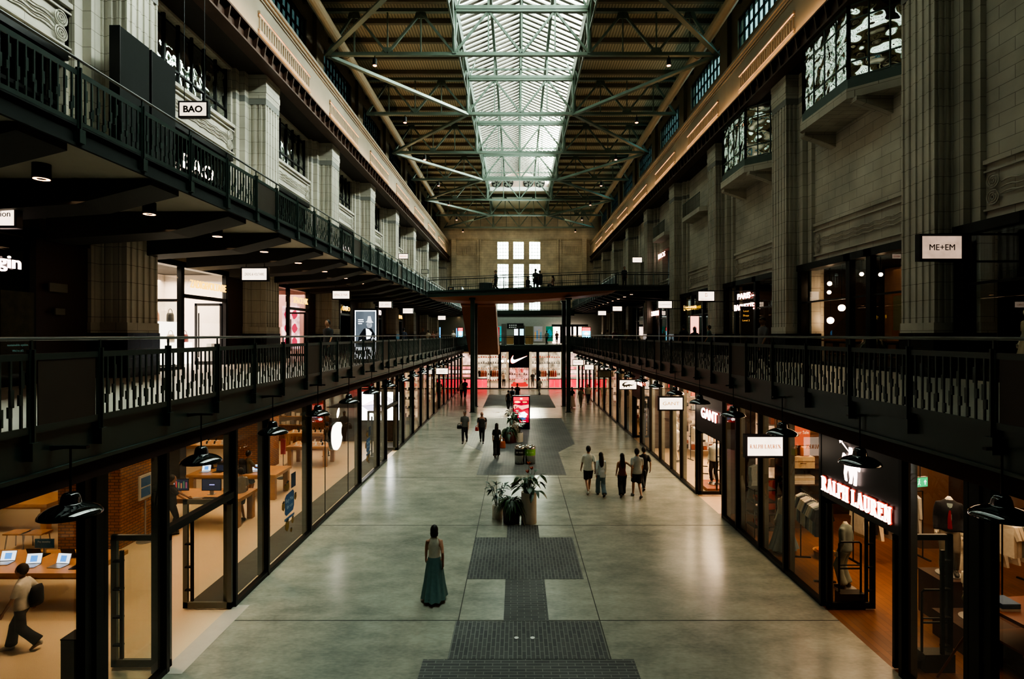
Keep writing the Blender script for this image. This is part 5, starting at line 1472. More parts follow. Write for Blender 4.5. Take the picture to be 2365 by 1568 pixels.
croc = [(-.34, -.06), (-.26, -.03), (-.20, .0), (-.10, .07), (.04, .15), (.22, .17), (.24, .20), (.06, .19), (-.12, .12), (-.06, .05), (.06, .03), (.20, -.01), (.33, -.01), (.36, .03), (.34, .02), (.22, .02), (.34, -.05), (.22, -.06), (.10, -.05), (.16, -.11), (.10, -.12), (.02, -.07), (-.08, -.09), (-.10, -.15), (-.17, -.15), (-.14, -.09), (-.22, -.10), (-.24, -.16), (-.30, -.15), (-.26, -.10)]
croc = [(-.33, -.02), (-.30, .06), (-.20, .13), (-.02, .17), (-.06, .13), (-.17, .08), (-.22, .02), (-.17, -.02), (-.05, .0), (.06, .03), (.16, .0), (.26, .0), (.36, .04), (.30, -.02), (.20, -.03), (.33, -.06), (.20, -.07), (.08, -.06), (.10, -.11), (.16, -.13), (.06, -.13), (.03, -.08), (-.06, -.10), (-.05, -.15), (-.12, -.15), (-.12, -.10), (-.18, -.12), (-.20, -.16), (-.26, -.16), (-.23, -.10), (-.30, -.08)]
flat([(x * 1.0, y * .95) for x, y in croc], 'cam', (0, -.062, 0), .008).build('crocodile', mat('crocodile_green', (.07, .06, .03), .5), t)
blade('blank unlit grey sign before the right shopfront', 1396, 863.5, 38.8, .86, .42, None, hang=4.3, face=mat('grey_sign_face', (.20, .19, .14), .5))
blade('white lit sign with pale green script, fourth before the right shopfront', 1360.5, 848, 47.3, .74, .38, 'Mulberry', mat('sign_pale_letters', (.45, .5, .35), .5), .14, hang=4.3, fit=.5)
blade('white lit sign with slanted script, last before the right shopfront', 1335, 837, 55.8, 1.0, .5, 'Ray-Ban', oface, .24, hang=4.3, fit=.8)

# ------------------------------------------------------------------ right ground shops
neon_w = emit('neon_white', (1, .74, .66), 4.5); neon_red = emit('neon_red_halo', (1, .08, .04), .9)

def serif_word(word, cap, fit, face, c, m, parent, depth=.03, name='lettering', grow=0.0):
    """roman capitals drawn with thick and thin strokes and slab serifs"""
    G = {}
    def S(x0, y0, x1, y1, w): return ('s', x0, y0, x1, y1, w)
    def bowl(x, y0, y1, r): return [S(x, y1 - .04, x + .22, y1 - .04, .08), S(x, y0 + .04, x + .22, y0 + .04, .08)] + [S(x + .20 + r * math.sin(a), (y0 + y1) / 2 + ((y1 - y0) / 2 - .06) * math.cos(a), x + .20 + r * math.sin(b), (y0 + y1) / 2 + ((y1 - y0) / 2 - .06) * math.cos(b), .13) for a, b in [(PI * i / 6, PI * (i + 1) / 6) for i in range(6)]]
    sf = lambda x, y, h=.15: S(x - h, y, x + h, y, .075)
    st = lambda x, w=.2: [S(x, 0, x, 1, w), sf(x, .037, w * .5 + .09), sf(x, .963, w * .5 + .09)]
    G['P'] = (st(.17) + bowl(.2, .45, 1, .24), .70); G['R'] = (st(.17) + bowl(.2, .48, 1, .22) + [S(.36, .5, .70, .03, .18), sf(.72, .037, .12)], .86)
    G['A'] = ([S(.14, 0, .43, 1, .08), S(.42, 1, .76, 0, .21), S(.22, .33, .64, .33, .07), sf(.14, .037, .14), sf(.76, .037, .18)], .95)
    G['L'] = (st(.17) + [S(.17, .037, .66, .037, .08), S(.64, 0, .64, .27, .07)], .70); G['H'] = (st(.17) + st(.69) + [S(.2, .52, .66, .52, .08)], .88)
    G['E'] = (st(.17) + [S(.17, .037, .64, .037, .08), S(.17, .963, .62, .963, .08), S(.2, .52, .48, .52, .08), S(.62, 0, .62, .25, .07), S(.60, .76, .60, 1, .07), S(.48, .40, .48, .64, .06)], .72)
    G['U'] = ([S(.17, .3, .17, 1, .2), sf(.17, .963, .19), S(.68, .3, .68, 1, .08), sf(.68, .963, .13)] + [S(.425 - .255 * math.cos(a), .30 - .25 * math.sin(a), .425 - .255 * math.cos(b), .30 - .25 * math.sin(b), .14) for a, b in [(PI * i / 7, PI * (i + 1) / 7) for i in range(7)]], .86)
    G['N'] = ([S(.14, 0, .14, 1, .08), S(.12, 1, .70, 0, .21), S(.70, 0, .70, 1, .08), sf(.14, .037, .14), sf(.70, .963, .14), sf(.08, .963, .10)], .88)
    vs = []; fs = []; x = 0
    for ch in word:
        if ch == ' ': x += .45; continue
        gl, w_ = G[ch]
        for k_, (_, x0, y0, x1, y1, w) in enumerate(gl):
            dx, dy = x1 - x0, y1 - y0; L = math.hypot(dx, dy); dx, dy = dx / L, dy / L; e_ = grow; hw = w / 2 + grow
            x0 -= dx * e_; y0 -= dy * e_; x1 += dx * e_; y1 += dy * e_
            q = [(x + x0 - dy * hw, y0 + dx * hw), (x + x0 + dy * hw, y0 - dx * hw), (x + x1 + dy * hw, y1 - dx * hw), (x + x1 - dy * hw, y1 + dx * hw)]
            n = len(vs); dz = depth / 2 + .0004 * (k_ % 9)
            vs += [(u, v, dz) for u, v in q] + [(u, v, -depth / 2) for u, v in q]
            fs += [tuple(n + i for i in (0, 1, 2, 3)), tuple(n + i for i in (7, 6, 5, 4))] + [(n + i, n + (i + 1) % 4, n + (i + 1) % 4 + 4, n + i + 4) for i in range(4)]
        x += w_ + .10
    x -= .10; s = fit / x
    vs = [((u - x / 2) * s, (v - .5) * cap, w) for u, v, w in vs]
    return MB().add(place2d(vs, face, c), fs).build(name, m, parent)
def wall_letters(label, txt, size, face, c, fit, m=neon_w, halo=neon_red, **kw):
    t = thing('lit_lettering', label, 'sign', c, 0)
    lettering(txt, size, face, (0, 0, 0), m, t, depth=.03, fit=fit, **kw)
    if halo:
        n_ = Vector(FACE[face][2]) * -.025
        lettering(txt, size, face, n_, halo, t, name='halo', depth=.02, fit=fit * 1.01, bold=.006)
    return t
serif_word('RALPH LAUREN', .095, .76, 'cam', (0, -.062, 0), oface, RLB, .006)
t = thing('lit_lettering', 'glowing white capitals under a horse emblem on the near right black fascia', 'sign', (XR - .08, 11.02, 2.76), 0)
serif_word('RALPH LAUREN', .30, 2.25, 'right', (0, 0, 0), neon_w, t); serif_word('RALPH LAUREN', .30, 2.25, 'right', (.025, 0, 0), neon_red, t, .01, 'halo', .045)
t = thing('emblem_sign', 'glowing white polo rider emblem on the near right black fascia', 'sign', (XR - .07, 11.1, 3.40), 0)
horse = [(-.26, -.26), (-.22, -.42), (-.16, -.44), (-.19, -.28), (-.14, -.12), (-.06, -.18), (-.02, -.34), (-.06, -.46), (.02, -.46), (.06, -.22), (.10, -.14), (.14, -.30), (.12, -.46), (.20, -.46), (.22, -.20), (.22, -.04), (.32, -.10), (.34, -.02), (.24, .08), (.08, .10), (.08, .26), (.02, .40), (-.06, .40), (-.06, .26), (-.10, .12), (-.18, .16), (-.30, .22), (-.34, .10), (-.24, .06), (-.24, -.10)]
flat([(x * .85, y * .84) for x, y in horse], 'right', (0, 0, 0), .03).build('rider', neon_w, t)
MB().add(place2d([(-.02, .22, .015), (.02, .22, .015), (-.26, .40, .015), (-.30, .38, .015)], 'right', (0, 0, 0)), [(0, 1, 2, 3)]).build('mallet', neon_w, t)
MB().add(place2d([(-.36, .36, .015), (-.20, .45, .015), (-.22, .50, .015), (-.38, .41, .015)], 'right', (0, 0, 0)), [(0, 1, 2, 3)]).build('mallet_head', neon_w, t)
wall_letters('glowing white short name on the brown fascia, second right shop', 'GANT', .50, 'right', (XR - .08, 19.3, 3.2), 1.6, bold=.006)
wall_letters('small glowing lettering on a brown fascia, third right shop', 'LARNE de', .34, 'right', (XR - .08, 30.6, 3.35), 1.9)
for y, h_ in ((12.3, .1), ): pass
def garment(mb, kind, sc=1.0):
    """flat-ish hanging garment, hung from z=0 downward, facing y"""
    o = {'shirt': [(-.04, -.02), (-.20, -.09), (-.29, -.34), (-.23, -.38), (-.19, -.24), (-.20, -.74), (.20, -.74), (.19, -.24), (.23, -.38), (.29, -.34), (.20, -.09), (.04, -.02)],
         'dress': [(-.04, -.02), (-.18, -.08), (-.20, -.3), (-.16, -.5), (-.30, -1.15), (.30, -1.15), (.16, -.5), (.20, -.3), (.18, -.08), (.04, -.02)],
         'coat': [(-.05, -.02), (-.22, -.09), (-.28, -.62), (-.22, -.62), (-.24, -1.0), (.24, -1.0), (.22, -.62), (.28, -.62), (.22, -.09), (.05, -.02)],
         'trousers': [(-.14, -.04), (-.17, -.95), (-.02, -.95), (.0, -.3), (.02, -.95), (.17, -.95), (.14, -.04)]}[kind]
    n = len(o); vs = []
    for th, k_ in ((-.05, .94), (0, 1), (.05, .94)):
        vs += [(x * k_ * sc, th * (1 + .5 * math.sin(x * 30)), z * sc) for x, z in o]
    fs = [tuple(range(n)), tuple(reversed(range(2 * n, 3 * n)))]
    for a in (0, n):
        for i in range(n): fs.append((a + i, a + (i + 1) % n, a + n + (i + 1) % n, a + n + i))
    mb.add(vs, fs)
GAR = {}
def hang(kind, c, loc, rz, label, group):
    key = (kind, c)
    t = thing('hanging_garment', label, 'garment', loc, rz, group)
    if key not in GAR:
        mb = MB(); garment(mb, kind); GAR[key] = mb.mesh('cloth', col(c))
        if 'hook' not in GAR:
            mb = MB(); mb.limb([(0, 0, -.03), (0, 0, .02), (.02, 0, .05), (-.01, 0, .06)], [.006] * 4, 5); GAR['hook'] = mb.mesh('hook', black_frame)
    link('cloth', GAR[key], t); link('hook', GAR['hook'], t)
WORDS = {(.62, .58, .50): 'white', (.45, .45, .42): 'grey', (.20, .24, .25): 'blue grey', (.03, .035, .05): 'navy', (.45, .30, .18): 'tan', (.30, .05, .04): 'red', (.55, .40, .30): 'cream pink', (.08, .12, .08): 'green', (.015, .015, .015): 'black', (.55, .48, .36): 'cream'}
def rail(label, x, y, z, L, rz, cols, kind, where, step=.11):
    t = thing('clothes_rail', label, 'clothes rail', (x, y, 0), rz, None)
    MB().tube((-L / 2, 0, z + .05), (L / 2, 0, z + .05), .014).build('bar', black_frame, t)
    for s in (-1, 1): MB().tube((s * L / 2, 0, 0), (s * L / 2, 0, z + .05), .016).box(s * L / 2 - .03, s * L / 2 + .03, -.25, .25, 0, .03).build('upright', black_frame, t)
    n = int(L / step) - 1; R = Matrix.Rotation(rz, 3, 'Z')
    for i in range(n):
        c = cols[(i * 7 + i // 3) % len(cols)]; p = R @ Vector((-L / 2 + step * (i + 1), 0, 0))
        hang(kind if isinstance(kind, str) else kind[i % len(kind)], c, (x + p.x, y + p.y, z), rz + PI / 2 + rnd.uniform(-.12, .12), f'{WORDS[c]} garment hanging on the rail {where}', 'garments on the rail ' + where)
Wc, Gc, Bc, Nc, Tc, Rc, Pc, Gn, Kc, Cc = list(WORDS)
rail('black clothes rail along the near right shop glass', 7.55, 14.2, 1.80, 1.5, PI / 2 - .12, [Nc, Bc, Wc, Cc, Wc, Bc], 'shirt', 'by the near right glass')
rail('black clothes rail at the back of the near right shop', 9.9, 14.8, 1.75, 2.0, .1, [Wc, Gc, Cc, Gc, Kc], ('coat', 'dress'), 'at the back of the near right shop', .16)
rail('second back clothes rail of the near right shop', 11.6, 13.2, 1.75, 1.7, .3, [Gc, Cc, Wc], ('dress', 'coat'), 'deep in the near right shop', .18)
rail('clothes rail beside the exit sign in the near right shop', 10.9, 12.0, 2.0, 1.0, .2, [Wc, Gc, Bc, Wc], 'shirt', 'below the exit sign')
rail('clothes rail behind the mannequin of the second right shop', 8.9, 23.2, 1.5, 1.6, .3, [Pc, Wc, Tc, Cc, Pc], 'shirt', 'behind the shirt mannequin')
rail('clothes rail high behind the second right shopfront', 8.2, 24.6, 2.2, 1.4, PI / 2 - .3, [Wc, Cc, Wc, Gc], 'shirt', 'high in the second right shop')
rail('clothes rail near the blue dress of the second right shop', 9.3, 19.2, 1.9, 1.5, .2, [Wc, Bc, Cc], 'shirt', 'near the blue dress')
for k, (y, where) in enumerate(((26.8, 'in the third right shop'), (33.5, 'in the fourth right shop'), (36.2, 'in the fourth right shop, further back'), (41.5, 'in the fifth right shop'), (44.5, 'in the fifth right shop, further back'))):
    rail('clothes rail ' + where, 9.2, y, 1.6, 1.8, .2, [Wc, Pc, Kc, Tc, Gc], 'shirt', where, .15)
MW = (.62, .57, .48)
def mannequin(label, x, y, z, rz, **k):
    k.setdefault('hair', None); k.setdefault('skin', MW); k.setdefault('pose', 'stand'); k.setdefault('vox', .024)
    t, J, s = figure(label, (x, y, z), rz, name='mannequin', cat='mannequin', **k)
    MB().lathe([(0, 0), (.24, 0), (.24, .018), (0, .024)], n=20).build('base', silver, t).location = (0, 0, -.024)
    return t
def plinth(label, x, y, w_, d_, h_, m):
    t = thing('display_plinth', label, 'plinth', (x, y, 0), 0); MB().box(-w_ / 2, w_ / 2, -d_ / 2, d_ / 2, 0, h_ - .03).build('body', m, t); MB().box(-w_ / 2 - .01, w_ / 2 + .01, -d_ / 2 - .01, d_ / 2 + .01, h_ - .03, h_).build('top', m, t)
redwood = mat('red_brown_plinth', (.22, .06, .03), .5)
plinth('tall dark plinth under the suited mannequin', 9.15, 11.75, .8, .7, .92, brown_panel)
t = mannequin('headless mannequin in a navy blazer with a burgundy tie and grey trousers', 9.15, 11.75, .95, 2.6, h=1.85, top=(.012, .013, .02), sleeve='long', bottom=(.16, .13, .10), head=False)
MB().limb([(0, .13, 1.36), (.01, .145, 1.2), (.0, .14, .98), (0, .13, .95)], [(.02, .01), (.03, .01), (.042, .01), (.02, .01)], 8).build('tie', col((.22, .012, .02)), t)
MB().limb([(0, .10, 1.50), (0, .125, 1.32), (0, .128, 1.05)], [(.05, .02), (.045, .012), (.02, .01)], 8).build('shirt_front', col((.25, .33, .36)), t)
plinth('low brown bench platform under the seated mannequin', 8.85, 10.7, 1.0, .9, .5, brown_panel)
mannequin('seated mannequin in white top and olive shorts on the bench', 8.85, 10.75, .52, 2.4, h=1.5, top=(.6, .57, .5), bottom=(.12, .11, .06), legs='shorts', pose='sit')
mannequin('mannequin in a pale blue-grey coat with sandals at the shop door', 7.75, 13.1, .03, .6, h=1.78, top=(.20, .24, .23), sleeve='long', bottom=(.22, .25, .22), legs='wide', head=False)
mannequin('mannequin in cream skirt and heels with a black handbag', 10.1, 12.7, .03, 2.2, h=1.7, top=(.52, .47, .38), bottom=(.52, .48, .40), legs='skirt', head=False, female=True, pose='walk')
bag('handbag', 'black leather handbag hanging beside the cream skirt mannequin', (9.7, 12.45, .62), .3, .14, .24, col((.02, .02, .02), .3), .4)
mannequin('headless mannequin in a striped top and blue skirt behind the front glass', 7.35, 15.3, .03, 2.0, h=1.75, top=(.30, .27, .22), sleeve='none', bottom=(.10, .14, .15), legs='skirt', head=False, female=True)
mannequin('mannequin in a white shirt and black trousers on the red step, second shop', 7.75, 21.8, .16, 2.4, h=1.78, top=(.55, .55, .5), sleeve='long', bottom=(.02, .02, .02), head=False)
plinth('low red-brown step under the white shirt mannequin', 7.85, 21.8, 1.2, 1.3, .13, redwood)
plinth('tall red plinth under the white statue mannequin', 7.55, 30.2, .55, .55, .95, redwood)
mannequin('white mannequin in shorts on a tall red plinth', 7.55, 30.2, .98, 2.4, h=1.72, top=(.6, .55, .5), bottom=(.55, .5, .45), legs='shorts')
mannequin('white mannequin in black shorts and white top near the third right shop door', 7.5, 26.2, .03, 2.2, h=1.76, top=(.6, .57, .52), bottom=(.55, .5, .44), legs='shorts')
mannequin('slender cream mannequin far down the right shopfront', 7.6, 33.6, .03, 2.2, h=1.78, top=(.5, .42, .28), bottom=(.45, .38, .26))
mannequin('pale mannequin with dark shorts, second right shop window', 8.2, 28.6, .03, 2.2, h=1.75, top=(.6, .56, .5), bottom=(.03, .03, .03), legs='shorts')
# blue dress, shelf, red board
hang('dress', Bc, (7.3, 17.05, 2.02), .3, 'blue-grey dress hanging alone behind the second right post', None)
t = thing('display_shelf', 'black metal stepped shelf with folded reds behind the second right post', 'shelf', (7.3, 16.6, 0), .1)
for i in range(4):
    MB().box(-.35, .35, -.25, .25, .3 + .36 * i, .33 + .36 * i).build('shelf', black_frame, t)
for sx in (-1, 1):
    for sy in (-1, 1): MB().box(sx * .34 - .01, sx * .34 + .01, sy * .24 - .01, sy * .24 + .01, 0, 1.45).build('upright', black_frame, t)
for i, c in enumerate((Rc, Kc, Rc)):
    tag(MB().box(7.12, 7.45, 16.45, 16.75, .33 + .36 * i, .45 + .36 * i).build('folded_clothes', col(c)), f'folded {"red" if c == Rc else "black"} clothes on the {["lowest", "middle", "upper"][i]} black shelf', 'clothes')
t = thing('sale_board', 'red board standing beside the blue dress', 'board', (7.78, 17.1, 0), .3); MB().box(-.2, .2, -.01, .01, .6, 1.5).build('panel', mat('dull_red_board', (.30, .03, .03), .5), t); MB().tube((0, 0, 0), (0, 0, .6), .015).lathe([(0, 0), (.18, 0), (.18, .015), (0, .02)], n=16).build('stand', black_frame, t)
# wall unit with suitcase, bags and towels beside the black fascia
t = thing('display_cabinet', 'dark open wall unit with bags behind the near right glass', 'cabinet', (8.9, 16.9, 0), 0)
for z in (1.05, 1.5, 2.0, 2.95): MB().box(-.9, .8, -.25, .3, z - .04, z).build('shelf', brown_panel, t)
MB().box(-.9, .8, .3, .34, 0, 3.6).build('back_panel', MATS['brown_brick_dim'], t)
t = thing('suitcase', 'cream suitcase with brown clasps on the wall unit', 'suitcase', (8.55, 16.75, 2.0), 0)
MB().box(-.35, .35, -.17, .17, 0, .34).build('case', mat('cream_leather', (.42, .32, .2), .5), t); MB().box(-.36, .36, -.175, .175, .20, .215).build('seam', mat('brown_leather', (.12, .05, .02), .5), t); MB().limb([(-.08, -.18, .15), (-.06, -.22, .17), (.06, -.22, .17), (.08, -.18, .15)], [.012] * 4, 6).build('handle', MATS['brown_leather'], t)
bag('handbag', 'tan round handbag on top of the cream suitcase', (8.68, 16.75, 2.34), .32, .16, .30, mat('tan_leather', (.34, .12, .05), .5))
bag('handbag', 'dark brown handbag on the cream suitcase', (8.32, 16.75, 2.34), .28, .16, .32, mat('dark_brown_leather', (.07, .03, .018), .5))
for i in range(4):
    tag(MB().box(8.1 + .02 * (i % 2), 8.95, 16.68, 16.98, 1.5 + .06 * i, 1.555 + .06 * i).build('folded_towel', col(Wc if i != 2 else Cc)), f'folded white cloth in the pile under the suitcase, {["lowest", "second from below", "third from below", "topmost"][i]}', 'cloth', 'folded cloths under the suitcase')
t = thing('sale_poster', 'red and orange sale poster behind the near right glass', 'poster', (8.3, 16.3, 2.75), 0)
for s_ in (-.3, .25): MB().tube((s_, 0, .86), (s_, 0, 1.45), .006, n=6).build('hanger', black_frame, t)
MB().box(-.38, .3, -.01, .01, 0, .75).build('sheet', emit('poster_orange', (.75, .14, .06), 1.0), t); MB().box(-.38, .3, -.012, .012, .75, .86).build('strip', emit('poster_magenta', (.75, .03, .12), 1.0), t)
lettering('Summer Sale', .13, 'cam', (-.04, -.015, .38), mat('poster_print', (.8, .6, .5), .5), t, depth=.004, fit=.6)
# woven basket, sandals shelf, security gates, rug, easel, tables
t = thing('basket', 'round woven basket with orange cloth on the shop floor', 'basket', (8.25, 14.9, 0), 0)
MB().lathe([(0, 0), (.22, 0), (.27, .18), (.28, .2), (.25, .18), (.2, .05)], n=20).build('weave', mat('wicker', (.30, .15, .06), .8, var=.4, scale=40), t); MB().ball((0, 0, .2), .2, .2, .1).build('cloth', col((.50, .16, .06)), t)
for i, (x, y) in enumerate(((7.35, 12.25), (7.5, 9.95))):
    t = thing('security_gate', 'slim black security gate inside the ' + ('far' if i == 0 else 'near') + ' leaf of the near right door', 'security gate', (x, y, 0), 0, 'security gates')
    mb = MB(); mb.limb([(-.24, 0, .3), (-.24, 0, 1.38), (-.20, 0, 1.42), (.20, 0, 1.42), (.24, 0, 1.38), (.24, 0, .3)], [.022] * 6, 8); mb.build('hoop', black_frame, t)
    MB().box(-.24, .24, -.014, .014, .82, .85).box(-.24, .24, -.014, .014, .90, .92).build('cross_bars', black_frame, t); MB().box(-.27, .27, -.12, .12, 0, .32).build('foot', black_panel, t)
rugm = mat('dark_patterned_rug', (.07, .03, .02), .95, var=.8, scale=9)
tag(MB().box(8.9, 11.2, 9.6, 12.0, .001, .014).build('rug', rugm), 'dark patterned rug on the boards of the near right shop', 'rug')
t = thing('chalkboard_sign', 'dark chalkboard in a brown frame leaning inside the near right glass', 'board', (7.72, 9.45, 0), .95)
M = Matrix.Rotation(.12, 4, 'X')
MB().box(-.3, .3, -.015, .015, .12, .98).xf(M).build('board', mat('chalkboard', (.012, .014, .013), .6), t)
MB().box(-.34, -.3, -.02, .02, .05, 1.02).box(.3, .34, -.02, .02, .05, 1.02).box(-.34, .34, -.02, .02, .98, 1.02).box(-.34, .34, -.02, .02, .08, .12).xf(M).build('frame', redwood, t)
MB().bar((0, .02, .95), (0, .45, .0), .03).build('strut', redwood, t)
t = thing('display_table', 'long dark wooden table with folded clothes at the right photo edge', 'table', (9.2, 9.3, 0), .12)
MB().box(-.6, .9, -1.2, 1.1, 1.02, 1.08).build('table_top', mat('dark_red_wood', (.12, .04, .02), .4), t); MB().box(-.5, .8, -1.1, 1.0, .5, .54).build('shelf', MATS['dark_red_wood'], t)
for sx, sy in ((-.55, -1.1), (.8, -1.1), (-.55, 1.0), (.8, 1.0)): MB().box(sx, sx + .08, sy, sy + .08, 0, 1.02).build('leg', MATS['dark_red_wood'], t)
for i in range(4):
    tag(MB().box(8.72, 9.05, 9.0, 9.35, 1.08 + .045 * i, 1.12 + .045 * i).build('folded_clothes', col((.10, .13, .05) if i < 3 else (.12, .15, .06))), f'folded olive green clothes on the right edge table, {["lowest", "second from below", "third from below", "topmost"][i]}', 'clothes', 'olive pile')
t = thing('cap', 'bright green cap on the olive pile of the right edge table', 'cap', (8.88, 9.18, 1.26), 0); MB().ball((0, 0, 0), .11, .11, .12).build('crown', col((.02, .28, .07)), t); MB().limb([(0, -.08, .01), (0, -.19, .0)], [(.08, .01), (.06, .006)], 8).build('peak', col((.02, .28, .07)), t)
for i in range(3):
    tag(MB().box(9.3, 9.65, 8.7, 9.05, 1.08 + .045 * i, 1.12 + .045 * i).build('folded_clothes', col(Wc if i != 1 else Kc)), f'folded white and black clothes beside the green cap, {["lowest", "middle", "topmost"][i]}', 'clothes', 'white pile')
    tag(MB().box(8.62, 8.95, 9.85, 10.2, 1.08 + .045 * i, 1.12 + .045 * i).build('folded_clothes', col((.05, .09, .16) if i else Wc)), f'folded blue clothes behind the green cap, {["lowest", "middle", "topmost"][i]}', 'clothes', 'blue pile')
t = thing('lattice_screen', 'woven golden lattice screen with trailing leaves at the right photo edge', 'screen', (10.6, 11.1, 0), .5)
mb = MB()
for i in range(-14, 15):
    a = i * .11
    p0_, p1_ = (a - .75, .9), (a + .75, 2.4)
    def clip(p, q):
        (x0_, z0_), (x1_, z1_) = p, q
        lo_, hi_ = -.8, .8
        if max(x0_, x1_) < lo_ or min(x0_, x1_) > hi_: return None
        f_ = lambda x: z0_ + (z1_ - z0_) * (x - x0_) / (x1_ - x0_)
        xa, xb = max(lo_, min(x0_, x1_)), min(hi_, max(x0_, x1_))
        return (xa, f_(xa)), (xb, f_(xb))
    for pq, yy in (((p0_, p1_), .0), (((a + .75, .9), (a - .75, 2.4)), .012)):
        c_ = clip(*pq)
        if c_: mb.bar((c_[0][0], yy, c_[0][1]), (c_[1][0], yy, c_[1][1]), .022, .012)
mb.build('lattice', mat('gold_lattice', (.45, .26, .08), .5), t)
MB().box(-.84, -.8, -.02, .03, 0, 2.45).box(.8, .84, -.02, .03, 0, 2.45).box(-.84, .84, -.02, .03, 2.4, 2.45).box(-.84, .84, -.02, .03, .85, .9).build('frame', redwood, t)
mb = MB(); rr_ = random.Random(4)
for i in range(90): leaf(mb, (rr_.uniform(-.5, .6), -.06, rr_.uniform(1.6, 2.3)), (rr_.uniform(-1, 1), -.6, rr_.uniform(-.6, .6)), .14, .035, .4)
mb.build('foliage', leafm, t)
t = thing('exit_sign', 'green lit running man exit sign hanging in the near right shop', 'exit sign', (atd(2125, 0, 11).x, 11.0, 2.98), .25)
MB().box(-.16, .16, -.03, .03, 0, .2).build('box', mat('exit_casing', (.1, .1, .1), .5), t); MB().box(-.15, .15, -.034, -.03, .01, .19).build('face', emit('exit_green', (.03, .45, .16), 1.6), t); MB().tube((0, 0, .2), (0, 0, 1.2), .008, n=6).build('hanger', black_frame, t)
MB().prism([(.05, .10), (.085, .15), (.12, .10), (.095, .10), (.095, .05), (.075, .05), (.075, .10)], -.037, -.034, 'y').build('arrow', emit('exit_white', (.8, 1, .85), 2), t)
mb = MB(); mb.bar((-.10, -.036, .05), (-.07, -.036, .1), .016, .003); mb.bar((-.04, -.036, .045), (-.07, -.036, .1), .016, .003); mb.bar((-.07, -.036, .1), (-.065, -.036, .135), .022, .003); mb.bar((-.10, -.036, .12), (-.035, -.036, .11), .012, .003); mb.ball((-.06, -.036, .155), .015, .003, .015); mb.build('running_man', MATS['exit_white'], t)
for i, (x, y) in enumerate(((8.3, 9.5), (8.3, 11.5), (8.3, 13.5), (10.2, 10.5), (10.2, 13.0))):
    t = thing('track_light', 'pale track spotlight on the near right shop ceiling, ' + ['front row nearest', 'front row middle', 'front row far', 'back row near', 'back row far'][i], 'spotlight', (x, y, 3.55), 0, 'track spotlights')
    MB().tube((0, 0, .1), (0, 0, .65), .012).build('stem', silver, t); MB().limb([(-.08, 0, .12), (.10, 0, -.03)], [.05, .055], 10).build('head', silver, t)
spot('right_shop_spot', (8.2, 11.2, 4.0), 90, (1, .7, .42), 1.1, .7, (0, -.25, 0)); spot('right_shop_spot', (8.0, 14.3, 4.0), 140, (1, .72, .45), 1.3, .7)
spot('right_shop_spot', (9.6, 12.9, 4.0), 90, (1, .7, .45), 1.2, .7); spot('right_shop_spot', (8.7, 16.2, 4.0), 180, (1, .66, .40), 1.3, .7)
# lit shelving in the mid and far right shops
lit_shelf = emit('lit_shelf', (1, .56, .32), 1.25, .8, 2)
def lit_unit(label, x, y, w_, h_, z0=.3, m=lit_shelf, rz=0, n=5):
    t = thing('lit_shelving', label, 'shelving', (x, y, 0), rz)
    MB().box(-w_ / 2, w_ / 2, 0, .05, z0, h_).build('back_panel', m, t)
    for i in range(n + 1): z = z0 + (h_ - z0) * i / n; MB().box(-w_ / 2, w_ / 2, -.3, 0, z, z + .03).build('shelf', black_frame if i % 2 else silver, t)
    for i in range(n):
        mb = MB(); z = z0 + (h_ - z0) * i / n + .03
        for q in range(int(w_ / .3)):
            x_ = -w_ / 2 + .08 + .3 * q; mb.box(x_, x_ + .16, -.22, -.06, z, z + rnd.uniform(.1, .26))
        o_ = mb.build('stock', mat('shelf_stock_%d' % (i % 4), ((.35, .10, .07), (.08, .06, .05), (.45, .36, .28), (.14, .16, .17))[i % 4], .6), t); o_['kind'] = 'stuff'
for i, (x, y, w_, h_) in enumerate(((8.6, 18.45, 1.3, 3.7), (9.3, 27.5, 1.6, 3.6), (9.0, 29.2, 1.8, 3.6), (9.0, 37.8, 2.0, 3.6), (9.0, 46.6, 2.0, 3.6), (8.8, 55.5, 2.0, 3.6))):
    lit_unit('lit shelving across the right shops, ' + ORD[i], x, y, w_, h_)
for i, (x, y, w_, h_) in enumerate(((-8.0, 38.4, 2.2, 3.4), (-8.0, 46.9, 2.2, 3.6), (-8.0, 54, 2.2, 3.6))):
    lit_unit('lit shelving across the far left shops, ' + ORD[i], x, y, w_, h_, m=emit('lit_shelf_left', (1, .66, .38), 1.0, .85, 1.6))
# ------------------------------------------------------------------ end shop
ey = Y1
ec = [-6.2, -4.6, -3.05, -1.95, -.92, 1.28, 2.25, 3.45, 4.9, 6.7]
for a, b in zip(ec, ec[1:]):
    w_ = sroot('window_%d' % wn); wn += 1
    MB().box(a - .04, a + .04, ey, ey + .12, 0, 4.3).build('mullion', black_frame, w_)
    MB().box(a, b, ey, ey + .1, 0, .1).build('sill', black_frame, w_)
    if a != -.92: MB().quad((a, ey + .06, .1), (b, ey + .06, .1), (b, ey + .06, 4.2), (a, ey + .06, 4.2)).build('pane', pane, w_)
struct('lintel_end', MB().box(-6.2, 6.7, ey - .05, ey + .3, 4.1, 4.36), brown_panel)
for x in (-1.95, 2.25): struct('pillar_shop_end', MB().box(x - .16, x + .16, ey - .1, ey + .1, 0, 4.3), MATS['black_steel_post'])
struct('fascia_end', MB().box(-.92, 1.28, ey - .12, ey + .12, 2.35, 4.12), black_panel)
sw = [(1, .52), (.4, .25), (-.1, .02), (-.45, -.15), (-.65, -.22), (-.82, -.22), (-.95, -.12), (-.98, .05), (-.92, .22), (-.80, .42), (-.66, .58), (-.72, .42), (-.74, .27), (-.68, .16), (-.56, .11), (-.38, .13), (0, .23), (.5, .38)]
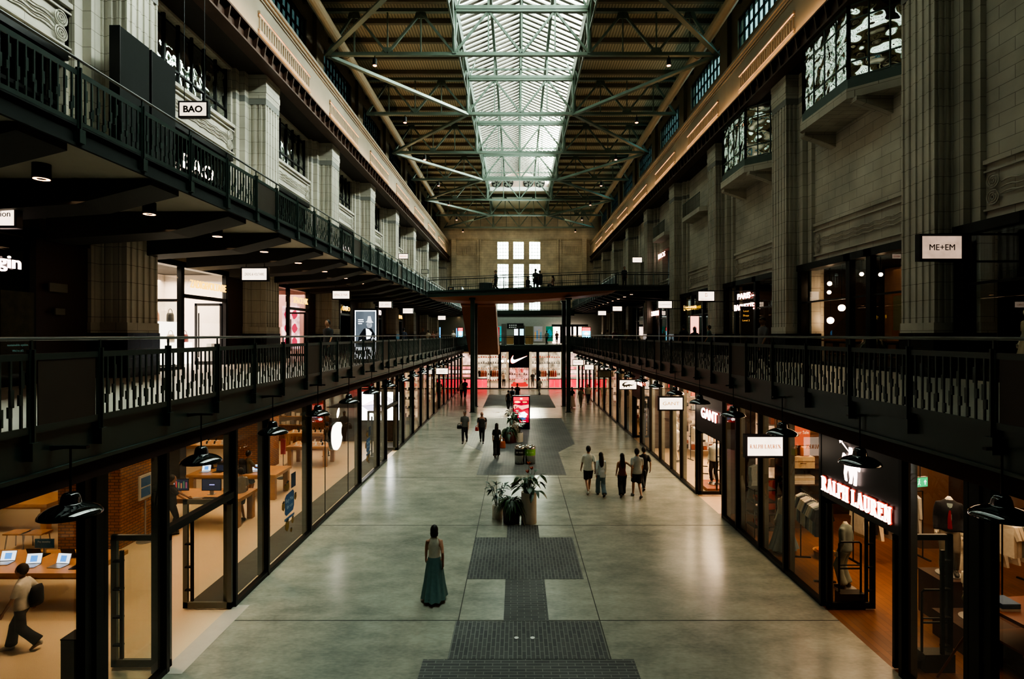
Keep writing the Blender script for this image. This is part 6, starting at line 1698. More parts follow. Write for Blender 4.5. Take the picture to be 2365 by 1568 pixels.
t = thing('emblem_sign', 'glowing white curved tick emblem on the black panel of the end shop', 'sign', (.17, ey - .16, 3.26), 0)
flat([(x * .93, y * 1.08 - .16) for x, y in sw], 'cam', (0, 0, 0), .03).build('tick', emit('tick_light', (1, .82, .75), 6), t)
flat([(x * .97 - .0, y * 1.2 - .175) for x, y in sw], 'cam', (0, .025, 0), .01).build('halo', emit('tick_halo', (1, .08, .04), 1.6), t)
red_l = emit('red_display_light', (1, .012, .05), 2.6, .3, 1.6); red_w = emit('pink_display_light', (1, .22, .22), 2.6, .6, 2.2)
for i, (x0, x1) in enumerate(((-6.15, -3.4), (3.55, 6.65))):
    t = thing('display_wall', 'glowing red low display wall at the ' + ('left' if i == 0 else 'right') + ' of the end shop', 'display', ((x0 + x1) / 2, ey + .9, 0), 0)
    h_ = (x1 - x0) / 2
    mb = MB()
    n_ = 5
    for q in range(n_):
        a = -h_ + 2 * h_ * q / n_; mb.box(a + .02, a + 2 * h_ / n_ - .02, 0, .12, .08, .98)
    mb.build('light_panel', red_l, t)
    MB().box(-h_, h_, 0, .3, .98, 1.06).build('shelf', black_frame, t)
    x2 = -h_ if i == 0 else h_ - 1.6
    for q, (za, zb, m) in enumerate(((1.25, 1.5, red_w), (1.62, 2.0, emit('pink_white_light', (1, .5, .45), 4, .6, 4)), (2.12, 2.42, red_w), (2.6, 3.9, emit('poster_glow', (1, .60, .48), 2.4, .8, 1.5)))):
        MB().box(x2, x2 + 1.6, .05, .12, za, zb).build('light_panel', m, t)
    for q in range(4): MB().box(x2, x2 + 1.6, -.05, .3, 1.18 + .44 * q, 1.22 + .44 * q).build('shelf', black_frame, t)
for i, (x, lb) in enumerate(((-4.0, 'left of the red display'), (-2.6, 'left of the black panel'), (2.9, 'right of the black panel'), (4.1, 'beside the right red display'))):
    rail('clothes rail in the end shop ' + lb, x, ey + 2.6, 1.9, 1.1, .0 if i % 2 else .5, [Kc, Wc, Tc, Kc, Rc], 'shirt', 'in the end shop ' + lb, .12)
lit_unit('bright white shelving at the back left of the end shop', -3.2, 70, 3.6, 3.8, .2, emit('end_shelf_white', (1, .74, .52), 1.5, .8, 1.2))
lit_unit('bright white shelving at the back right of the end shop', 3.6, 70, 3.6, 3.8, .2, MATS['end_shelf_white'])
lit_unit('pink and white shelving behind the central table of the end shop', .2, 71, 2.6, 3.6, .2, emit('end_shelf_pink', (1, .45, .36), 1.6, .7, 2))
t = thing('display_table', 'round red and white display table in the end shop entrance', 'table', (.25, 65, 0), 0)
MB().lathe([(0, .0), (1.0, 0), (1.0, .22), (.8, .22), (.8, .42), (0, .42)], n=28).build('stepped_base', emit('red_table_glow', (.9, .06, .05), .9), t); MB().lathe([(.5, .42), (.5, .85), (0, .85)], n=28).build('drum', emit('pink_table_glow', (1, .30, .24), 1.2), t)
mannequin('red lit mannequin on the round table of the end shop, left', -.05, 65, .88, PI, h=1.5, top=(.6, .25, .25), bottom=(.5, .3, .3), legs='shorts', skin=(.7, .4, .36))
mannequin('red lit mannequin on the round table of the end shop, right', .55, 65, .88, PI, h=1.4, top=(.5, .10, .12), bottom=(.6, .5, .45), legs='shorts', skin=(.7, .4, .36))
mannequin('mannequin in white top and black trousers inside the end shop', -1.55, 63.5, .03, PI, h=1.75, top=(.6, .5, .4), bottom=(.02, .02, .02))
mannequin('mannequin in dark sportswear inside the end shop, right of its doorway', 1.75, 63.5, .03, PI, h=1.75, top=(.03, .03, .03), bottom=(.1, .1, .1))
for i, x in enumerate((-1.7, -1.0)):
    t = thing('globe_lamp', 'round white globe lamp high in the end shop, ' + ('left' if i == 0 else 'right'), 'lamp', (x, 63, 3.0), 0, 'globe lamps'); MB().ball((0, 0, 0), .15).build('globe', emit('globe_light', (1, .8, .6), 14), t, True); MB().tube((0, 0, .14), (0, 0, 1.2), .01).build('cord', black_frame, t)
spot('end_shop_spot', (.2, 63.5, 4.0), 500, (1, .45, .35), 1.4, .6); 
# ------------------------------------------------------------------ end gallery fittings
struct('wall_end_mid', MB().box(-12, 12.5, 80.5, 80.8, MID, 9.0), mat('grey_green_hoarding', (.20, .22, .19), .7))
struct('ceiling_end_mid', MB().box(UEL, UER, 76, 80.5, 8.6, 8.75), dark_soffit)
def board(nm, label, x, y, z, w_, h_, m, cat, **k):
    t = thing(nm, label, cat, (x, y, z), 0)
    MB().box(-w_ / 2, w_ / 2, -.06, .06, 0, h_).build('panel', m, t); MB().box(-w_ / 2 - .03, w_ / 2 + .03, -.05, .08, -.0, .08).build('foot', black_frame, t); return t
def pxw(px, d): return (px - VX) / F * d
board('information_totem', 'tall grey information totem on the end gallery', pxw(1164, 66), 66, MID, .60, 2.5, mat('grey_totem', (.12, .13, .12), .5), 'sign')
board('information_totem', 'dark information totem on the end gallery beside the wood counters', pxw(1202, 66), 66, MID, 1.0, 2.3, mat('dark_grey_totem', (.06, .065, .06), .5), 'sign')
for i, (px, c) in enumerate(((1192, (.9, .95, 1)), (1205, (.35, .85, 1)))):
    t = board('screen', ['white lit screen on the end gallery', 'cyan lit screen on the end gallery'][i], pxw(px, 65.8), 65.8, MID, .52, 1.95, black_frame, 'screen')
    MB().box(-.23, .23, -.075, -.06, 1.15, 1.9).build('display', emit('end_screen_%d' % i, c, 2.5), t)
for i, (px, w_, lb) in enumerate(((1178, .9, 'left'), (1222, 1.0, 'right'))):
    t = thing('counter', f'pale wooden counter on the end gallery, {lb}', 'counter', (pxw(px, 72), 72, MID), 0, 'wooden counters'); MB().box(-w_ / 2, w_ / 2, -.3, .3, 0, .95).build('body', mat('pale_ply', (.42, .25, .10), .5), t); MB().box(-w_ / 2 - .05, w_ / 2 + .05, -.35, .35, .95, 1.0).build('worktop', oak, t)
for i, (px, w_, c, lb) in enumerate(((1155, .6, (.02, .30, .32), 'teal and red banner'), (1222, 1.1, (.06, .06, .03), 'dark olive poster'), (1243, 1.2, (.22, .22, .22), 'poster of grey towers'), (1269, 1.0, (.02, .16, .10), 'green poster'))):
    t = board('poster', lb + ' on the end gallery wall', pxw(px, 78), 78, MID + .3, w_, 2.1, mat('poster_%d' % i, c, .5, em=c, es=.6), 'poster')
    if i == 0: MB().box(-.28, -.08, -.075, -.06, .4, 2.0).build('stripe', emit('poster_red', (.5, .03, .03), .8), t)
    if i == 2:
        for q in range(4): MB().box(-.5 + .26 * q, -.32 + .26 * q, -.075, -.06, .3, 1.3 + .2 * (q % 3)).build('tower', emit('poster_tower_%d' % q, ((.5, .3, .1), (.1, .25, .4), (.4, .3, .2), (.1, .3, .35))[q], .7), t)
    if i == 3: MB().prism(blob(0, 1.1, .35, .6, 12), -.075, -.06, 'y').build('picture', emit('poster_teal', (.03, .35, .4), .7), t)
t = thing('departure_board', 'dark board with small lit tiles on the end gallery wall', 'board', (pxw(1190, 80.44), 80.44, 7.2), 0); MB().box(-1.2, 1.2, -.05, .05, -.3, .45).build('panel', black_frame, t)
for q in range(8): MB().box(-.9 + .3 * (q % 4), -.7 + .3 * (q % 4), -.06, -.05, -.2 + .3 * (q // 4), -.05 + .3 * (q // 4)).build('tile', emit('board_tile', (.5, .6, .5), .5), t)
t = thing('lit_shopfront', 'bright pinkish shop opening at the right of the end gallery', 'shopfront', (pxw(1316, 79.5), 79.5, MID), 0)
MB().box(-2.4, 2.5, 0, .1, 1.1, 2.35).build('window_light', emit('bright_shop', (1, .72, .58), 7, .5, 1.5), t); MB().box(-2.5, -1.4, -.1, 0, 0, 2.2).build('door_light', MATS['bright_shop'], t)
for x in (-1.4, .2, .9): MB().box(x, x + .3, -.2, -.1, 0, 2.4).build('post', black_frame, t)
MB().box(-2.6, 2.6, -.15, .1, 2.4, 2.7).build('fascia', black_panel, t)
cy = emit('ad_cyan', (.12, .75, 1), 3.5); rd = emit('ad_red', (1, .04, .05), 3.5)
for i, (px, d, w_, lb) in enumerate(((1063.5, 66, .55, 'small cyan and red advertising screen at the far left gallery'), (1354, 62, .92, 'cyan and red advertising screen at the far right gallery'))):
    t = thing('advertising_screen', lb, 'advertising screen', (pxw(px, d), d, MID), 0)
    MB().box(-w_ / 2 - .05, w_ / 2 + .05, -.06, .06, 0, 2.1).build('casing', black_frame, t); MB().box(-w_ / 2, w_ / 2, -.07, -.06, .45, 1.65).build('picture', cy, t); MB().box(-w_ / 2, w_ / 2, -.07, -.06, 1.65, 2.03).build('header', rd, t)
    MB().prism(blob(0, 1.3, w_ * .3, .22, 12), -.075, -.07, 'y').build('picture', emit('ad_white', (1, .9, .85), 4), t)
for i, (px, d) in enumerate(((1054.5, 67), (1016, 58))):
    tag(MB().box(pxw(px, d) - .06, pxw(px, d) + .06, d, d + .1, MID, MID + 2.0).build('blue_strip_light', emit('blue_edge', (.10, .40, .8), 1.5)), 'thin blue lit edge of a screen on the far left gallery, ' + ('farther' if i == 0 else 'nearer'), 'screen')
# mid gallery advertising screen with monochrome rider
bw = emit('grey_photo', (.11, .13, .15), 1.6, .5, 1.3); b1 = emit('white_photo', (.9, .95, 1), 3.2); b2 = emit('mid_photo', (.35, .38, .42), 1.6, .5, 6); b3 = emit('black_photo', (.012, .014, .018), 1)
totem('tall advertising screen with a monochrome seated figure on the left middle gallery', pxw(845.5, 24), 24, MID, 1.06, 2.35, b1, [
    ('picture', R4(.04, .96, .24, .98), bw), ('figure', blob(.68, .70, .13, .07, 14, .08), b2), ('hat', [(.50, .76), (.58, .78), (.62, .88), (.74, .88), (.80, .78), (.88, .75), (.7, .74)], emit('pale_hat', (.6, .62, .65), 1.8)),
    ('figure', [(.12, .30), (.20, .48), (.42, .62), (.60, .64), (.80, .62), (.95, .50), (.95, .28), (.5, .26)], b3), ('shirt', [(.52, .63), (.66, .61), (.80, .54), (.72, .42), (.55, .40)], b1), ('glove', blob(.34, .36, .12, .035, 12, .2), emit('glove_photo', (.5, .52, .55), 2)), ('glove', blob(.86, .40, .08, .05, 12, .2), MATS['glove_photo']),
    ('caption', R4(.16, .40, .80, .815), b1), ('caption', R4(.16, .42, .76, .775), b1), ('caption', R4(.16, .34, .72, .735), b1), ('picture', R4(.04, .46, .10, .18), b3), ('picture', R4(.54, .70, .10, .20), b3), ('mark', R4(.78, .96, .19, .24), emit('orange_mark', (1, .35, .05), 3))], .18)
# dark totem signs
for lb, x, d, z, h_, w_ in (('dark brown wayfinding totem with gold text before the right middle shops', 10.75, 26.0, MID, 2.55, .56), ('brown wayfinding totem with gold text on the far upper left gallery', pxw(1042, 67), 67, UPL, 2.5, .8)):
    t = board('wayfinding_totem', lb, x, d, z, w_, h_, mat('totem_brown', (.035, .022, .014), .4), 'sign')
    gm = emit('gold_text', (1, .50, .12), .8)
    for q, s_ in enumerate(('Level', 'Shops', 'Level 2')): lettering(s_, .12, 'cam', (-.05, -.065, h_ - .22 - .22 * q), gm, t, depth=.004)
t = thing('round_planter', 'broad dark round planter on the footbridge', 'planter', (pxw(1122, 44.9), 44.9, bz(pxw(1122, 44.9))), 0)
MB().lathe([(0, 0), (.52, 0), (.56, .78), (.54, .8), (.50, .8), (.48, .7), (0, .7)], n=28).build('tub', mat('dark_green_tub', (.03, .04, .036), .4), t)

# ------------------------------------------------------------------ middle gallery shops, left
XS = -11.95
def shop_left(k, splits, door_ix, dark_ix, top=8.42):
    a = COLY[k] + PW + .1 if k >= 0 else 8.6
    b = COLY[k + 1] - .15
    ys = [a] + splits + [b]
    global wn
    for i, (p, q) in enumerate(zip(ys, ys[1:])):
        w_ = sroot('window_%d' % wn); wn += 1
        MB().box(XS - .1, XS + .06, p - .09, p + .09, MID, top).build('mullion', black_frame, w_)
        MB().box(XS - .1, XS + .06, p, q, top - .02, top + .18).build('head', black_frame, w_)
        if i in dark_ix: MB().box(XS - .06, XS, p, q, MID, top).build('panel', brown_panel, w_)
        else:
            if i == door_ix: MB().box(XS - .08, XS + .06, p, q, 7.32, 7.46).build('transom', black_frame, w_)
            else: MB().box(XS - .08, XS + .06, p, q, MID, MID + .12).build('sill', black_frame, w_)
            zb = 7.46 if i == door_ix else MID + .12
            MB().quad((XS, p, zb), (XS, q, zb), (XS, q, top), (XS, p, top)).build('pane', pane, w_)
    return a, b
shop_left(-1, [10.4, 12.6, 13.6], 1, (3,))
shop_left(0, [19.7, 22.7], 1, (2,)); shop_left(1, [28.9, 31.6], 1, (2,)); shop_left(2, [37.2, 39.5], 1, (2,)); shop_left(3, [46, 48.5], 1, (2,)); shop_left(4, [55, 57], 1, (2,)); shop_left(5, [63, 65], 1, (2,))
struct('wall_white_shop', MB().box(-15.6, -15.4, 17.0, 24.6, MID, 8.6), warm_white)
struct('wall_white_shop_end', MB().box(-15.6, XS - .4, 24.2, 24.3, MID, 8.6), warm_white)
struct('wall_pink_shop', MB().box(-15.6, -15.4, 25.9, 33.2, MID, 8.6), mat('pinkish_shop_wall', (.75, .55, .5), .6))
struct('wall_pink_shop_end', MB().box(-15.6, XS - .4, 32.6, 32.7, MID, 8.6), MATS['pinkish_shop_wall'])
def door_leaf(x, y, z, w_, h_, nm=None):
    global dn
    d = sroot('door_%d' % dn, (x, y, z)); dn += 1
    MB().box(-w_, 0, -.03, .03, h_ - .1, h_).box(-w_, -w_ + .08, -.03, .03, 0, h_).box(-.08, 0, -.03, .03, 0, h_).box(-w_, 0, -.03, .03, 0, .14).build('door_frame', black_frame, d)
    MB().quad((-w_ + .08, 0, .14), (-.08, 0, .14), (-.08, 0, h_ - .1), (-w_ + .08, 0, h_ - .1)).build('pane', pane, d)
    MB().box(-w_ + .18, -w_ + .22, -.1, -.06, .3, h_ - .4).build('handle', black_frame, d)
door_leaf(XS - .1, 22.6, MID, 1.1, 2.5); door_leaf(XS - .1, 19.8, MID, 1.1, 2.5); door_leaf(XS - .1, 31.5, MID, 1.0, 2.5)
yel = emit('yellow_neon', (1, .55, .06), 2.6)
wall_letters('yellow neon capitals over the bright bag shop doorway', 'ZADIG&VOLTAIRE', .40, 'left', (XS + .10, 21.3, 7.86), 2.45, yel, None, bold=.004)
wall_letters('yellow neon capitals over the pink cosmetics doorway', 'SPACE NK', .46, 'left', (XS + .10, 30.35, 7.86), 2.0, yel, None, bold=.004)
wall_letters('small yellow lit lettering over the third left shop', 'LABO', .4, 'left', (XS + .10, 38.4, 7.8), 1.6, yel, None)
wall_letters('small pink lit lettering over the fourth left shop', 'OTTO', .6, 'left', (XS + .10, 47.2, 7.9), 2.0, neon_w, None)
wall_letters('small yellow lit lettering over the fifth left shop', 'RAPHA', .5, 'left', (XS + .10, 56.0, 7.8), 2.0, yel, None)
wall_letters('white lit letters ending in n at the left photo edge', 'Origin', .42, 'left', (XS + .10, 12.55, 7.66), 1.35, neon_w, None, bold=.006)
wall_letters('mirrored sign reflection built as glowing letters behind the upper left balustrade', 'BAO', .75, 'left', (WL + .2, 21.0, 12.3), 2.0, emit('reflected_letters', (1, .80, .62), 7), None)  # sign reflection put in as emissive lettering
wall_letters('small pinkish lit letters behind the far upper left balustrade', 'BAB', .7, 'left', (WL + .2, 39.0, 12.0), 2.0, neon_w, None)
# bags and shelf unit in the white shop
t = thing('display_shelf', 'glowing white stepped shelf of handbags in the bag shop', 'shelf', (-14.2, 21.5, MID), 0)
MB().box(-.5, .3, -3.8, 2.2, 0, .9).build('plinth', emit('white_shelf_glow', (1, .84, .74), 4), t); MB().box(-.5, -.1, -3.8, 2.2, .9, 1.75).build('upper_step', MATS['white_shelf_glow'], t)
for i in range(6):
    bag('handbag', ['dark handbag', 'brown handbag', 'black handbag', 'grey handbag', 'tan handbag', 'black leather handbag'][i] + ' on the upper white shelf, ' + ORD[i].replace('from the camera', 'along'), (-14.5, 18.4 + .95 * i, MID + 1.75), .42, .2, .38, mat('bag_leather_%d' % i, ((.10, .05, .04), (.30, .14, .07), (.02, .02, .02), (.2, .18, .17), (.35, .16, .09), (.015, .015, .015))[i], .45), PI / 2)
    bag('handbag', ['slouchy grey handbag', 'dark woven handbag', 'brown boxy handbag', 'black shoulder handbag', 'cream handbag', 'dark red handbag'][i] + ' on the lower white shelf, ' + ORD[i].replace('from the camera', 'along'), (-14.08, 18.7 + .95 * i, MID + .9), .45, .2, .34, mat('bag_hide_%d' % i, ((.22, .18, .16), (.06, .05, .05), (.25, .12, .07), (.02, .02, .02), (.5, .42, .34), (.14, .03, .03))[i], .5), PI / 2)
mannequin('mannequin in a black jacket at the near edge of the bag shop window', -12.9, 18.3, MID, -PI / 2, h=1.72, top=(.02, .02, .02), sleeve='long', bottom=(.03, .03, .03))
for i in range(3):
    tag(MB().box(-12.4 - .25 * i, -12.2 - .25 * i, 23.0, 24.0, MID, MID + .55 + .15 * i).build('display_cube', white_pot), 'pale display block inside the bag shop window, ' + ['front', 'middle', 'rear'][i], 'display block')
# cosmetics
for i in range(5):
    for j_ in range(7):
        tag(MB().box(-15.38, -15.2, 26.6 + .75 * j_, 27.1 + .75 * j_, MID + .5 + .55 * i, MID + .78 + .55 * i).build('cosmetics_box', mat('cosmetic_%d' % ((i + j_) % 4), ((.7, .15, .2), (.8, .7, .65), (.6, .3, .28), (.15, .08, .08))[(i + j_) % 4], .4)), 'cosmetics box on the pink shop shelves', 'box', 'boxes on the pink shop shelves')
for i in range(5): struct('trim_shelf', MB().box(-15.4, -15.05, 26.2, 32.4, MID + .46 + .55 * i, MID + .5 + .55 * i), emit('pink_shelf_light', (1, .55, .48), 2.4))
t = thing('poster', 'pink and white cosmetics poster on the end wall of the pink shop', 'poster', (-13.3, 32.55, MID), 0); MB().box(-.5, .5, -.02, .02, .4, 2.9).build('sheet', emit('cosmetic_poster', (1, .50, .50), 2.6, .6, 2.5), t)
for q in range(3):
    for s_ in (-1, 1): MB().prism(blob(s_ * .22, .8 + .8 * q, .16, .26, 12, .15, q), -.03, -.02, 'y').build('print', emit('poster_rose', (.6, .05, .10), 1.5), t)
# near left dim shop
t = thing('leafy_poster', 'dark leafy poster with pale text in the near left shop window', 'poster', (XS + .08, 13.15, MID), PI / 2)
MB().box(-.44, .44, -.02, .02, .3, 2.25).build('sheet', mat('leafy_print', (.05, .045, .015), .5, var=.95, scale=5), t)
pm = mat('leafy_poster_text', (.12, .22, .2), .5, em=(.12, .25, .22), es=.4)
for q, s_ in enumerate(('going naked is the #1', 'sustainable option.', "We're #2.")): lettering(s_, .075, 'cam', (0, -.024, 1.1 - .13 * q), pm, t, depth=.003)
t = thing('sign_reflection_plate', 'plate standing in for a sign reflected in the near left shop glass, upper', 'reflection', (XS + .1, 14.3, 7.2), PI / 2); MB().box(-.28, .28, -.02, .02, -.1, .12).build('plate', mat('reflected_sign_tone', (.16, .15, .11), .5), t)  # solid plates stand in for a sign reflected in the glass
t = thing('sign_reflection_plate', 'small plate standing in for a sign reflected in the near left shop glass, lower', 'reflection', (XS + .1, 14.35, 6.6), PI / 2); MB().box(-.15, .15, -.02, .02, -.08, .08).build('plate', MATS['reflected_sign_tone'], t)
# tall dark panels on the upper left gallery
for i, (a, b, h_) in enumerate(((15.05, 16.26, 14.4), (16.36, 17.5, 14.4))):
    t = thing('privacy_screen', 'tall dark green-black panel on the upper left gallery, ' + ('nearer' if i == 0 else 'farther'), 'panel', (-10.85, a, UPL), 0, 'tall dark panels')
    MB().box(-.20, .05, 0, b - a, 0, h_ - UPL).build('panel', mat('matte_green_black', (.003, .005, .004), .9), t); MB().box(-.22, .07, -.02, .0, 0, h_ - UPL).build('edge', black_frame, t)
# upper left shop fronts: dark glazing with mullions
for k, a, b in bays()[:9]:
    w_ = sroot('window_%d' % wn); wn += 1
    a2 = max(a, Y0) + .75; b2 = b - .75
    m = MB(); n_ = 6
    for i in range(n_ + 1): y = a2 + (b2 - a2) * i / n_; m.box(WL - .3, WL - .18, y - .04, y + .04, UPL, 13.55)
    m.box(WL - .3, WL - .18, a2, b2, 12.2, 12.3); m.box(WL - .3, WL + .1, a2, b2, 13.4, 13.6)
    m.build('mullions', black_frame, w_)
    MB().quad((WL - .24, a2, UPL), (WL - .24, b2, UPL), (WL - .24, b2, 13.5), (WL - .24, a2, 13.5)).build('pane', glass('dark_shop_glass', (.3, .34, .32), .04, .6) if 'dark_shop_glass' not in MATS else MATS['dark_shop_glass'], w_)
    w_ = sroot('window_%d' % wn); wn += 1
    m = MB(); n_ = 7
    for i in range(n_ + 1): y = a2 + (b2 - a2) * i / n_; m.box(WL - .28, WL - .16, y - .035, y + .035, 15, 17.4)
    for z in (15.0, 15.55, 17.1): m.box(WL - .28, WL - .16, a2, b2, z, z + .07)
    m.build('mullions', black_frame, w_)
    for i in range(n_):
        y0_ = a2 + (b2 - a2) * i / n_; y1_ = a2 + (b2 - a2) * (i + 1) / n_
        MB().quad((WL - .22, y0_, 15), (WL - .22, y1_, 15), (WL - .22, y1_, 17.4), (WL - .22, y0_, 17.4)).build('pane', wavy, w_)

# ------------------------------------------------------------------ right wall: oriels, balcony, shopfronts
oriel_paint = mat('teal_grey_window_paint', (.085, .12, .105), .45, .2)
def oriel(k, yc, label):
    t = thing('oriel_window', label, 'bay window', (0, yc, 0), 0, 'glazed bays on the right wall')
    xf_ = 11.5; hb = 1.5; ch = 1.3
    out = [(WR, -hb - ch), (xf_, -hb), (xf_, hb), (WR, hb + ch)]
    zb, zt = 14.55, 17.4
    MB().prism([(WR + .0, -hb - ch - .1), (xf_ - .12, -hb - .08), (xf_ - .12, hb + .08), (WR, hb + ch + .1)], 14.15, 14.5, 'z').build('base_slab', stone, t)
    MB().prism([(WR + .0, -hb - ch - .05), (xf_ - .05, -hb - .03), (xf_ - .05, hb + .03), (WR, hb + ch + .05)], 14.5, 14.85, 'z').build('apron', oriel_paint, t)
    MB().prism([(WR + .0, -hb - ch - .05), (xf_ - .05, -hb - .03), (xf_ - .05, hb + .03), (WR, hb + ch + .05)], zt, zt + .2, 'z').build('head', oriel_paint, t)
    for y in (-hb - .2, hb + .2):
        MB().prism([(xf_ + .05, 14.15), (WR, 14.15), (WR, 13.55), (WR - .5, 13.75), (xf_ + .05, 14.0)], y - .18, y + .18, 'y').build('corbel', stone, t)
    for (p, q) in zip(out, out[1:]):
        p = Vector((p[0], p[1], 0)); q = Vector((q[0], q[1], 0)); L = (q - p).length; n_ = 4 if L > 2.5 else 3
        m = MB()
        for i in range(n_ + 1):
            c = p.lerp(q, i / n_); w_ = .10 if i in (0, n_) else .045
            m.bar((c.x, c.y, 14.85), (c.x, c.y, zt), w_, w_)
        for z in (14.9, 15.45, 16.9):
            m.bar((p.x, p.y, z), (q.x, q.y, z), .04, .05)
        m.build('glazing_bars', oriel_paint, t)
        mb = MB()
        for i in range(n_):
            a = p.lerp(q, i / n_); b = p.lerp(q, (i + 1) / n_); mb.quad((a.x, a.y, 14.85), (b.x, b.y, 14.85), (b.x, b.y, zt), (a.x, a.y, zt))
        mb.build('pane', wavy, t)
oriel(0, 20.75, 'projecting glazed bay window high on the right wall, nearer')
oriel(1, 29.45, 'projecting glazed bay window high on the right wall, farther')
t = thing('balcony', 'small stone balcony with a steel rail high on the right wall', 'balcony', (0, 38.2, 0), 0)
MB().prism([(WR, -2.3), (11.9, -1.9), (11.9, 1.9), (WR, 2.3)], 14.1, 14.4, 'z').build('slab', stone, t)
m = MB()
for i in range(26): y = -1.85 + 3.7 * i / 25; m.box(11.94, 11.96, y - .012, y + .012, 14.4, 15.35)
m.box(11.93, 11.97, -1.88, 1.88, 15.32, 15.38)
m.build('railing', green_steel, t)
t = thing('balcony', 'second small balcony further along the right wall', 'balcony', (0, 46.9, 0), 0)
MB().prism([(WR, -2.3), (11.9, -1.9), (11.9, 1.9), (WR, 2.3)], 14.1, 14.4, 'z').build('slab', stone, t)
m = MB()
for i in range(26): y = -1.85 + 3.7 * i / 25; m.box(11.94, 11.96, y - .012, y + .012, 14.4, 15.35)
m.box(11.93, 11.97, -1.88, 1.88, 15.32, 15.38); m.build('railing', green_steel, t)
XQ = 12.35
def shop_right(k, splits, solid=(), top=8.9):
    global wn
    a = COLY[k] + PW + .25 if k >= 0 else 8.4
    b = COLY[k + 1] - .35
    ys = [a] + splits + [b]
    for i, (p, q) in enumerate(zip(ys, ys[1:])):
        w_ = sroot('window_%d' % wn); wn += 1
        wd = .12 if i else .2
        MB().box(XQ - .08, XQ + .14, p - wd, p + wd, MID, top).build('mullion', black_frame, w_)
        MB().box(XQ - .12, XQ + .5, p - .2, q + .2, top - .15, top + .12).build('head', black_frame, w_)
        if i == len(ys) - 2: MB().box(XQ - .08, XQ + .5, q - .14, q + .2, MID, top).build('jamb', black_frame, w_)
        MB().box(XQ - .05, XQ + .08, p, q, MID, MID + .14).box(XQ - .03, XQ + .05, p, q, 7.35, 7.42).build('rails', black_frame, w_)
        if i in solid: MB().box(XQ, XQ + .06, p, q, MID, top).build('panel', black_panel, w_)
        else: MB().quad((XQ + .03, p, MID), (XQ + .03, q, MID), (XQ + .03, q, top), (XQ + .03, p, top)).build('pane', pane, w_)
shop_right(-1, [11.5, 13.3]); shop_right(0, [19.4, 20.6]); shop_right(1, [28.7, 31.3]); shop_right(2, [36.8, 39.2]); shop_right(3, [45.5, 48]); shop_right(4, [54, 57])
for k in (0, 1, 2): struct('wall_right_mid_room', MB().box(16.2, 16.4, COLY[k] + 1.4, COLY[k + 1], MID, 8.9), mat('warm_room_wall', (.25, .15, .09), .6))
glob = emit('warm_globe', (1, .66, .42), 22)
for i, (px, py, d, r_) in enumerate(((1944, 711, 21.6, .13), (1916, 655, 23.2, .09), (1915, 675, 23.2, .08), (1918, 740, 23.4, .14))):
    p = atd(px, py, d); t = thing('globe_pendant', 'warm white globe lamp in the right middle shop, ' + ['largest, on a stem', 'topmost of three', 'second of three', 'lowest, by the rail'][i], 'lamp', (p.x, d, p.z), 0, 'globe lamps in the right middle shop')
    MB().ball((0, 0, 0), r_).build('globe', glob, t, True); MB().tube((0, 0, r_ * .9), (0, 0, 8.9 - p.z), .012, n=6).build('stem', black_frame, t)
for i, (px, py, d) in enumerate(((1990, 633, 20.5), (2006, 632, 20.3), (2034, 634, 20.0), (2011, 676, 20.3))):
    p = atd(px, py, d); t = thing('ceiling_spot', 'small warm spot in the right middle shop ceiling, ' + ['first', 'second', 'third', 'lower'][i], 'spotlight', (p.x, d, p.z), 0, 'spots in the right middle shop')
    MB().ball((0, 0, 0), .07 if i < 3 else .04).build('lamp', glob, t, True); MB().tube((0, 0, .06), (0, 0, 8.9 - p.z), .03, n=8).build('housing', black_frame, t)
t = thing('wall_cabinet', 'warm wooden glazed cabinet wall in the right middle shop', 'cabinet', (15.3, 20.2, MID), 0)
MB().box(.1, .3, -1.6, 2.6, .0, 3.0).build('carcass', mat('warm_cabinet_wood', (.22, .09, .04), .4), t)
for i in range(4): MB().box(.02, .1, -1.5 + 1.0 * i, -.6 + 1.0 * i, 1.4, 2.8).build('door', mat('cabinet_green_glass', (.10, .12, .07), .3), t)
t = thing('counter', 'brown counter with seats behind the right middle shop glass', 'counter', (13.4, 20.6, MID), 0)
MB().box(-.3, .4, -2.2, 3.0, 0, .95).build('body', brown_panel, t); MB().box(-.4, .5, -2.3, 3.1, .95, 1.02).build('worktop', MATS['warm_cabinet_wood'], t)
for i in range(5):
    y = 18.7 + .95 * i; t = thing('dining_chair', 'brown wooden chair at the window of the right middle shop, ' + ORD[i].replace('from the camera', 'along'), 'chair', (12.85, y, MID), 0, 'chairs at the window')
    MB().box(-.2, .2, -.2, .2, .43, .47).build('seat', MATS['warm_cabinet_wood'], t); MB().box(-.22, -.18, -.2, .2, .6, .88).build('backrest', MATS['warm_cabinet_wood'], t)
    for sx in (-1, 1):
        for sy in (-1, 1): MB().box(sx * .18 - .018, sx * .18 + .018, sy * .18 - .018, sy * .18 + .018, 0, .88 if sx < 0 else .43).build('leg', MATS['warm_cabinet_wood'], t)
plant('potted_palm', 'dark arching plant behind the right middle shop glass', (12.9, 20.05, MID + .0), .22, .9, black_panel, 'fern', 33)
wall_letters('two line white and red neon name on the right middle shop, upper line', 'PARIS -', .42, 'right', (XQ - .12, 29.75, 8.1), 2.1, neon_w, neon_red, bold=.01)
wall_letters('two line white and red neon name on the right middle shop, lower line', 'BAGUETTE', .46, 'right', (XQ - .12, 29.95, 7.5), 2.6, neon_w, neon_red, bold=.01)
wall_letters('yellow neon script over the third right middle shop', 'L+ccaroon', .55, 'right', (XQ - .12, 39.3, 7.95), 2.8, yel, None)
wall_letters('small pink white lettering over the fourth right middle shop', 'CLARENDON', .6, 'right', (XQ - .12, 49.3, 7.9), 2.6, neon_w, neon_red)
